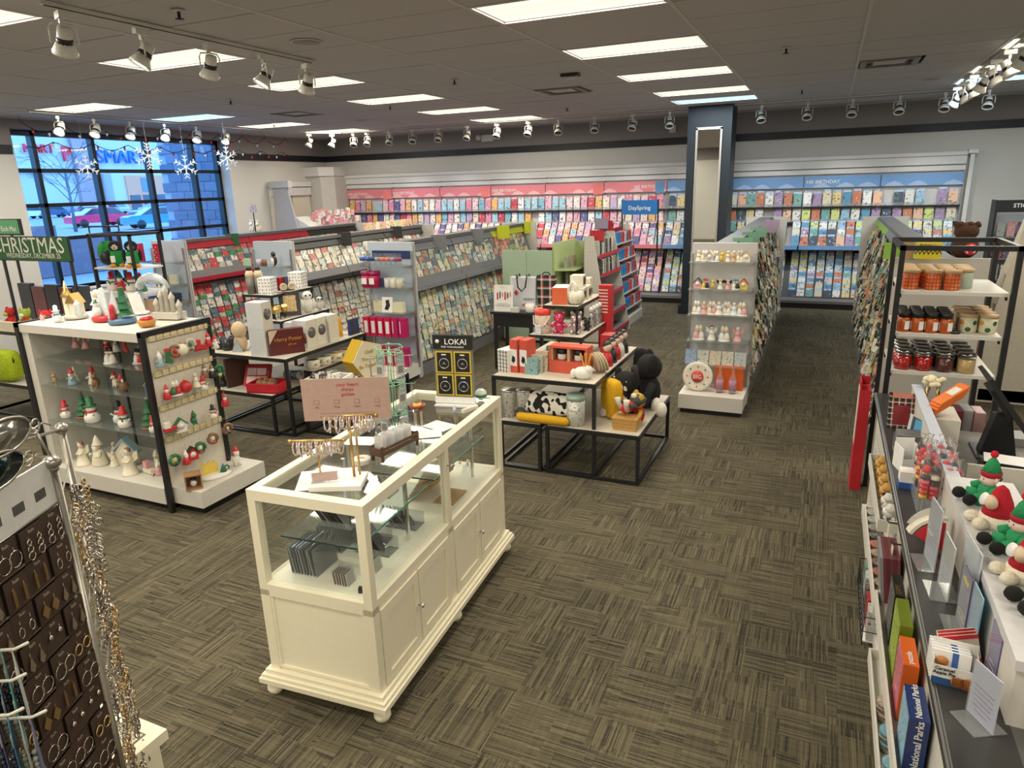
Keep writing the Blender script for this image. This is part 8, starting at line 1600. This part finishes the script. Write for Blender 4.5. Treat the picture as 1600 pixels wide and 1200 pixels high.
# penguin tower
t = E('penguin_shelf_tower', -8.28, 5.75, 0, 0, 'black-framed shelf tower of plush penguins and snowmen by the window', 'shelving')
for x in (0, .72):
    for y in (0, .40): B().box(x, y, 0, x+.03, y+.03, 1.90, FB).ob('post', t)
B().box(0, 0, 1.88, .75, .03, 1.91, FB).box(0, .40, 1.88, .75, .43, 1.91, FB).box(0, .03, 1.88, .03, .4, 1.91, FB).box(.72, .03, 1.88, .75, .4, 1.91, FB).ob('top_frame', t)
for z in (1.50, 1.20, .92, .5): B().box(.0, .0, z-.02, .75, .43, z, LAM).ob('shelf', t)
def penguin(x, y, z, k, lb, green=True, rz=.8):
    t = E('plush_penguin', x, y, z, rz, lb, 'plush toy', 'plush penguins'); K_ = P((.01, .01, .012), .95); W_ = P((.72, .70, .66), .95); O_ = P((.62, .26, .03), .9)
    B().ball(0, 0, .11*k, .085*k, .075*k, .11*k, P((.01, .22, .05), .95) if green else W_).ob('body', t); B().ball(0, -.005, .25*k, .075*k, .065*k, .07*k, K_, 12).ob('head', t); B().ball(0, -.025*k, .245*k, .055*k, .05*k, .05*k, W_).ob('face', t); B().at(0, -.075*k, .24*k, 0, PI/2).lathe([(.014*k, 0), (.004*k, .035*k)], 0, 0, 0, O_, 8).ob('beak', t)
    for s_ in (-1, 1): B().ball(s_*.05*k, -.05*k, .02*k, .035*k, .05*k, .025*k, O_).ob('foot', t); B().ball(s_*.09*k, 0, .14*k, .022*k, .04*k, .07*k, K_).ob('wing', t); B().ball(s_*.02*k, -.072*k, .262*k, .006*k, .004*k, .007*k, K_, 6).ob('eye', t)
    B().box(-.06*k, -.085*k, .06*k, -.01*k, -.08*k, .14*k, PAPER).ob('tag', t)
penguin(-7.98, 5.88, 1.501, 1.0, 'green-sweatered plush penguin on the tower top shelf, left one'); penguin(-7.70, 5.88, 1.501, 1.0, 'green-sweatered plush penguin on the tower top shelf, right one')
t = E('green_hat_plush', -8.2, 5.95, 1.501, 0, 'round green and black plush cushion left of the penguins', 'plush toy'); B().at(0, 0, .16, 0, PI/2).lathe([(.15, 0), (.15, .05), (.05, .07)], 0, 0, 0, P((.01, .20, .04), .95), 16).ob('disc', t); B().ball(.02, -.08, .10, .09, .05, .08, FB).ob('dark_centre', t)
for i, x in enumerate((-8.18, -8.02, -7.84, -7.66)): figure('snowman' if i % 2 == 0 else 'santa', x, 5.90, 1.201, .24, ('wrg', 'rgw', 'wrg', 'grw')[i], '%s figure with red hat on the second tower shelf, %s from the left' % (('snowman', 'santa', 'snowman', 'elf')[i], ordn(i+1)), 'figures on the tower')
for i in range(4): box('wood_sign_block', -8.12+i*.17, 5.92, .921, .14, .08, .18, .2*i, P(((.20, .17, .12), (.5, .48, .42), (.25, .2, .14), (.45, .3, .2))[i]), 'rustic sign block on the third tower shelf, %s from the left' % ordn(i+1), 'sign', 'rustic sign blocks')
t = E('black_wire_frame', -9.35, 6.55, 0, 0, 'thin black display frame standing inside the window', 'display rack')
for x in (0, .60): B().tube([(x, 0, 0), (x, 0, 1.95)], .012, FB, 6).ob('post', t)
B().tube([(0, 0, 1.95), (.60, 0, 1.95)], .012, FB, 6).ob('top_bar', t)
for z in (.5, .85, 1.2, 1.5): B().tube([(0, 0, z), (.6, 0, z)], .008, FB, 6).ob('shelf_bar', t)
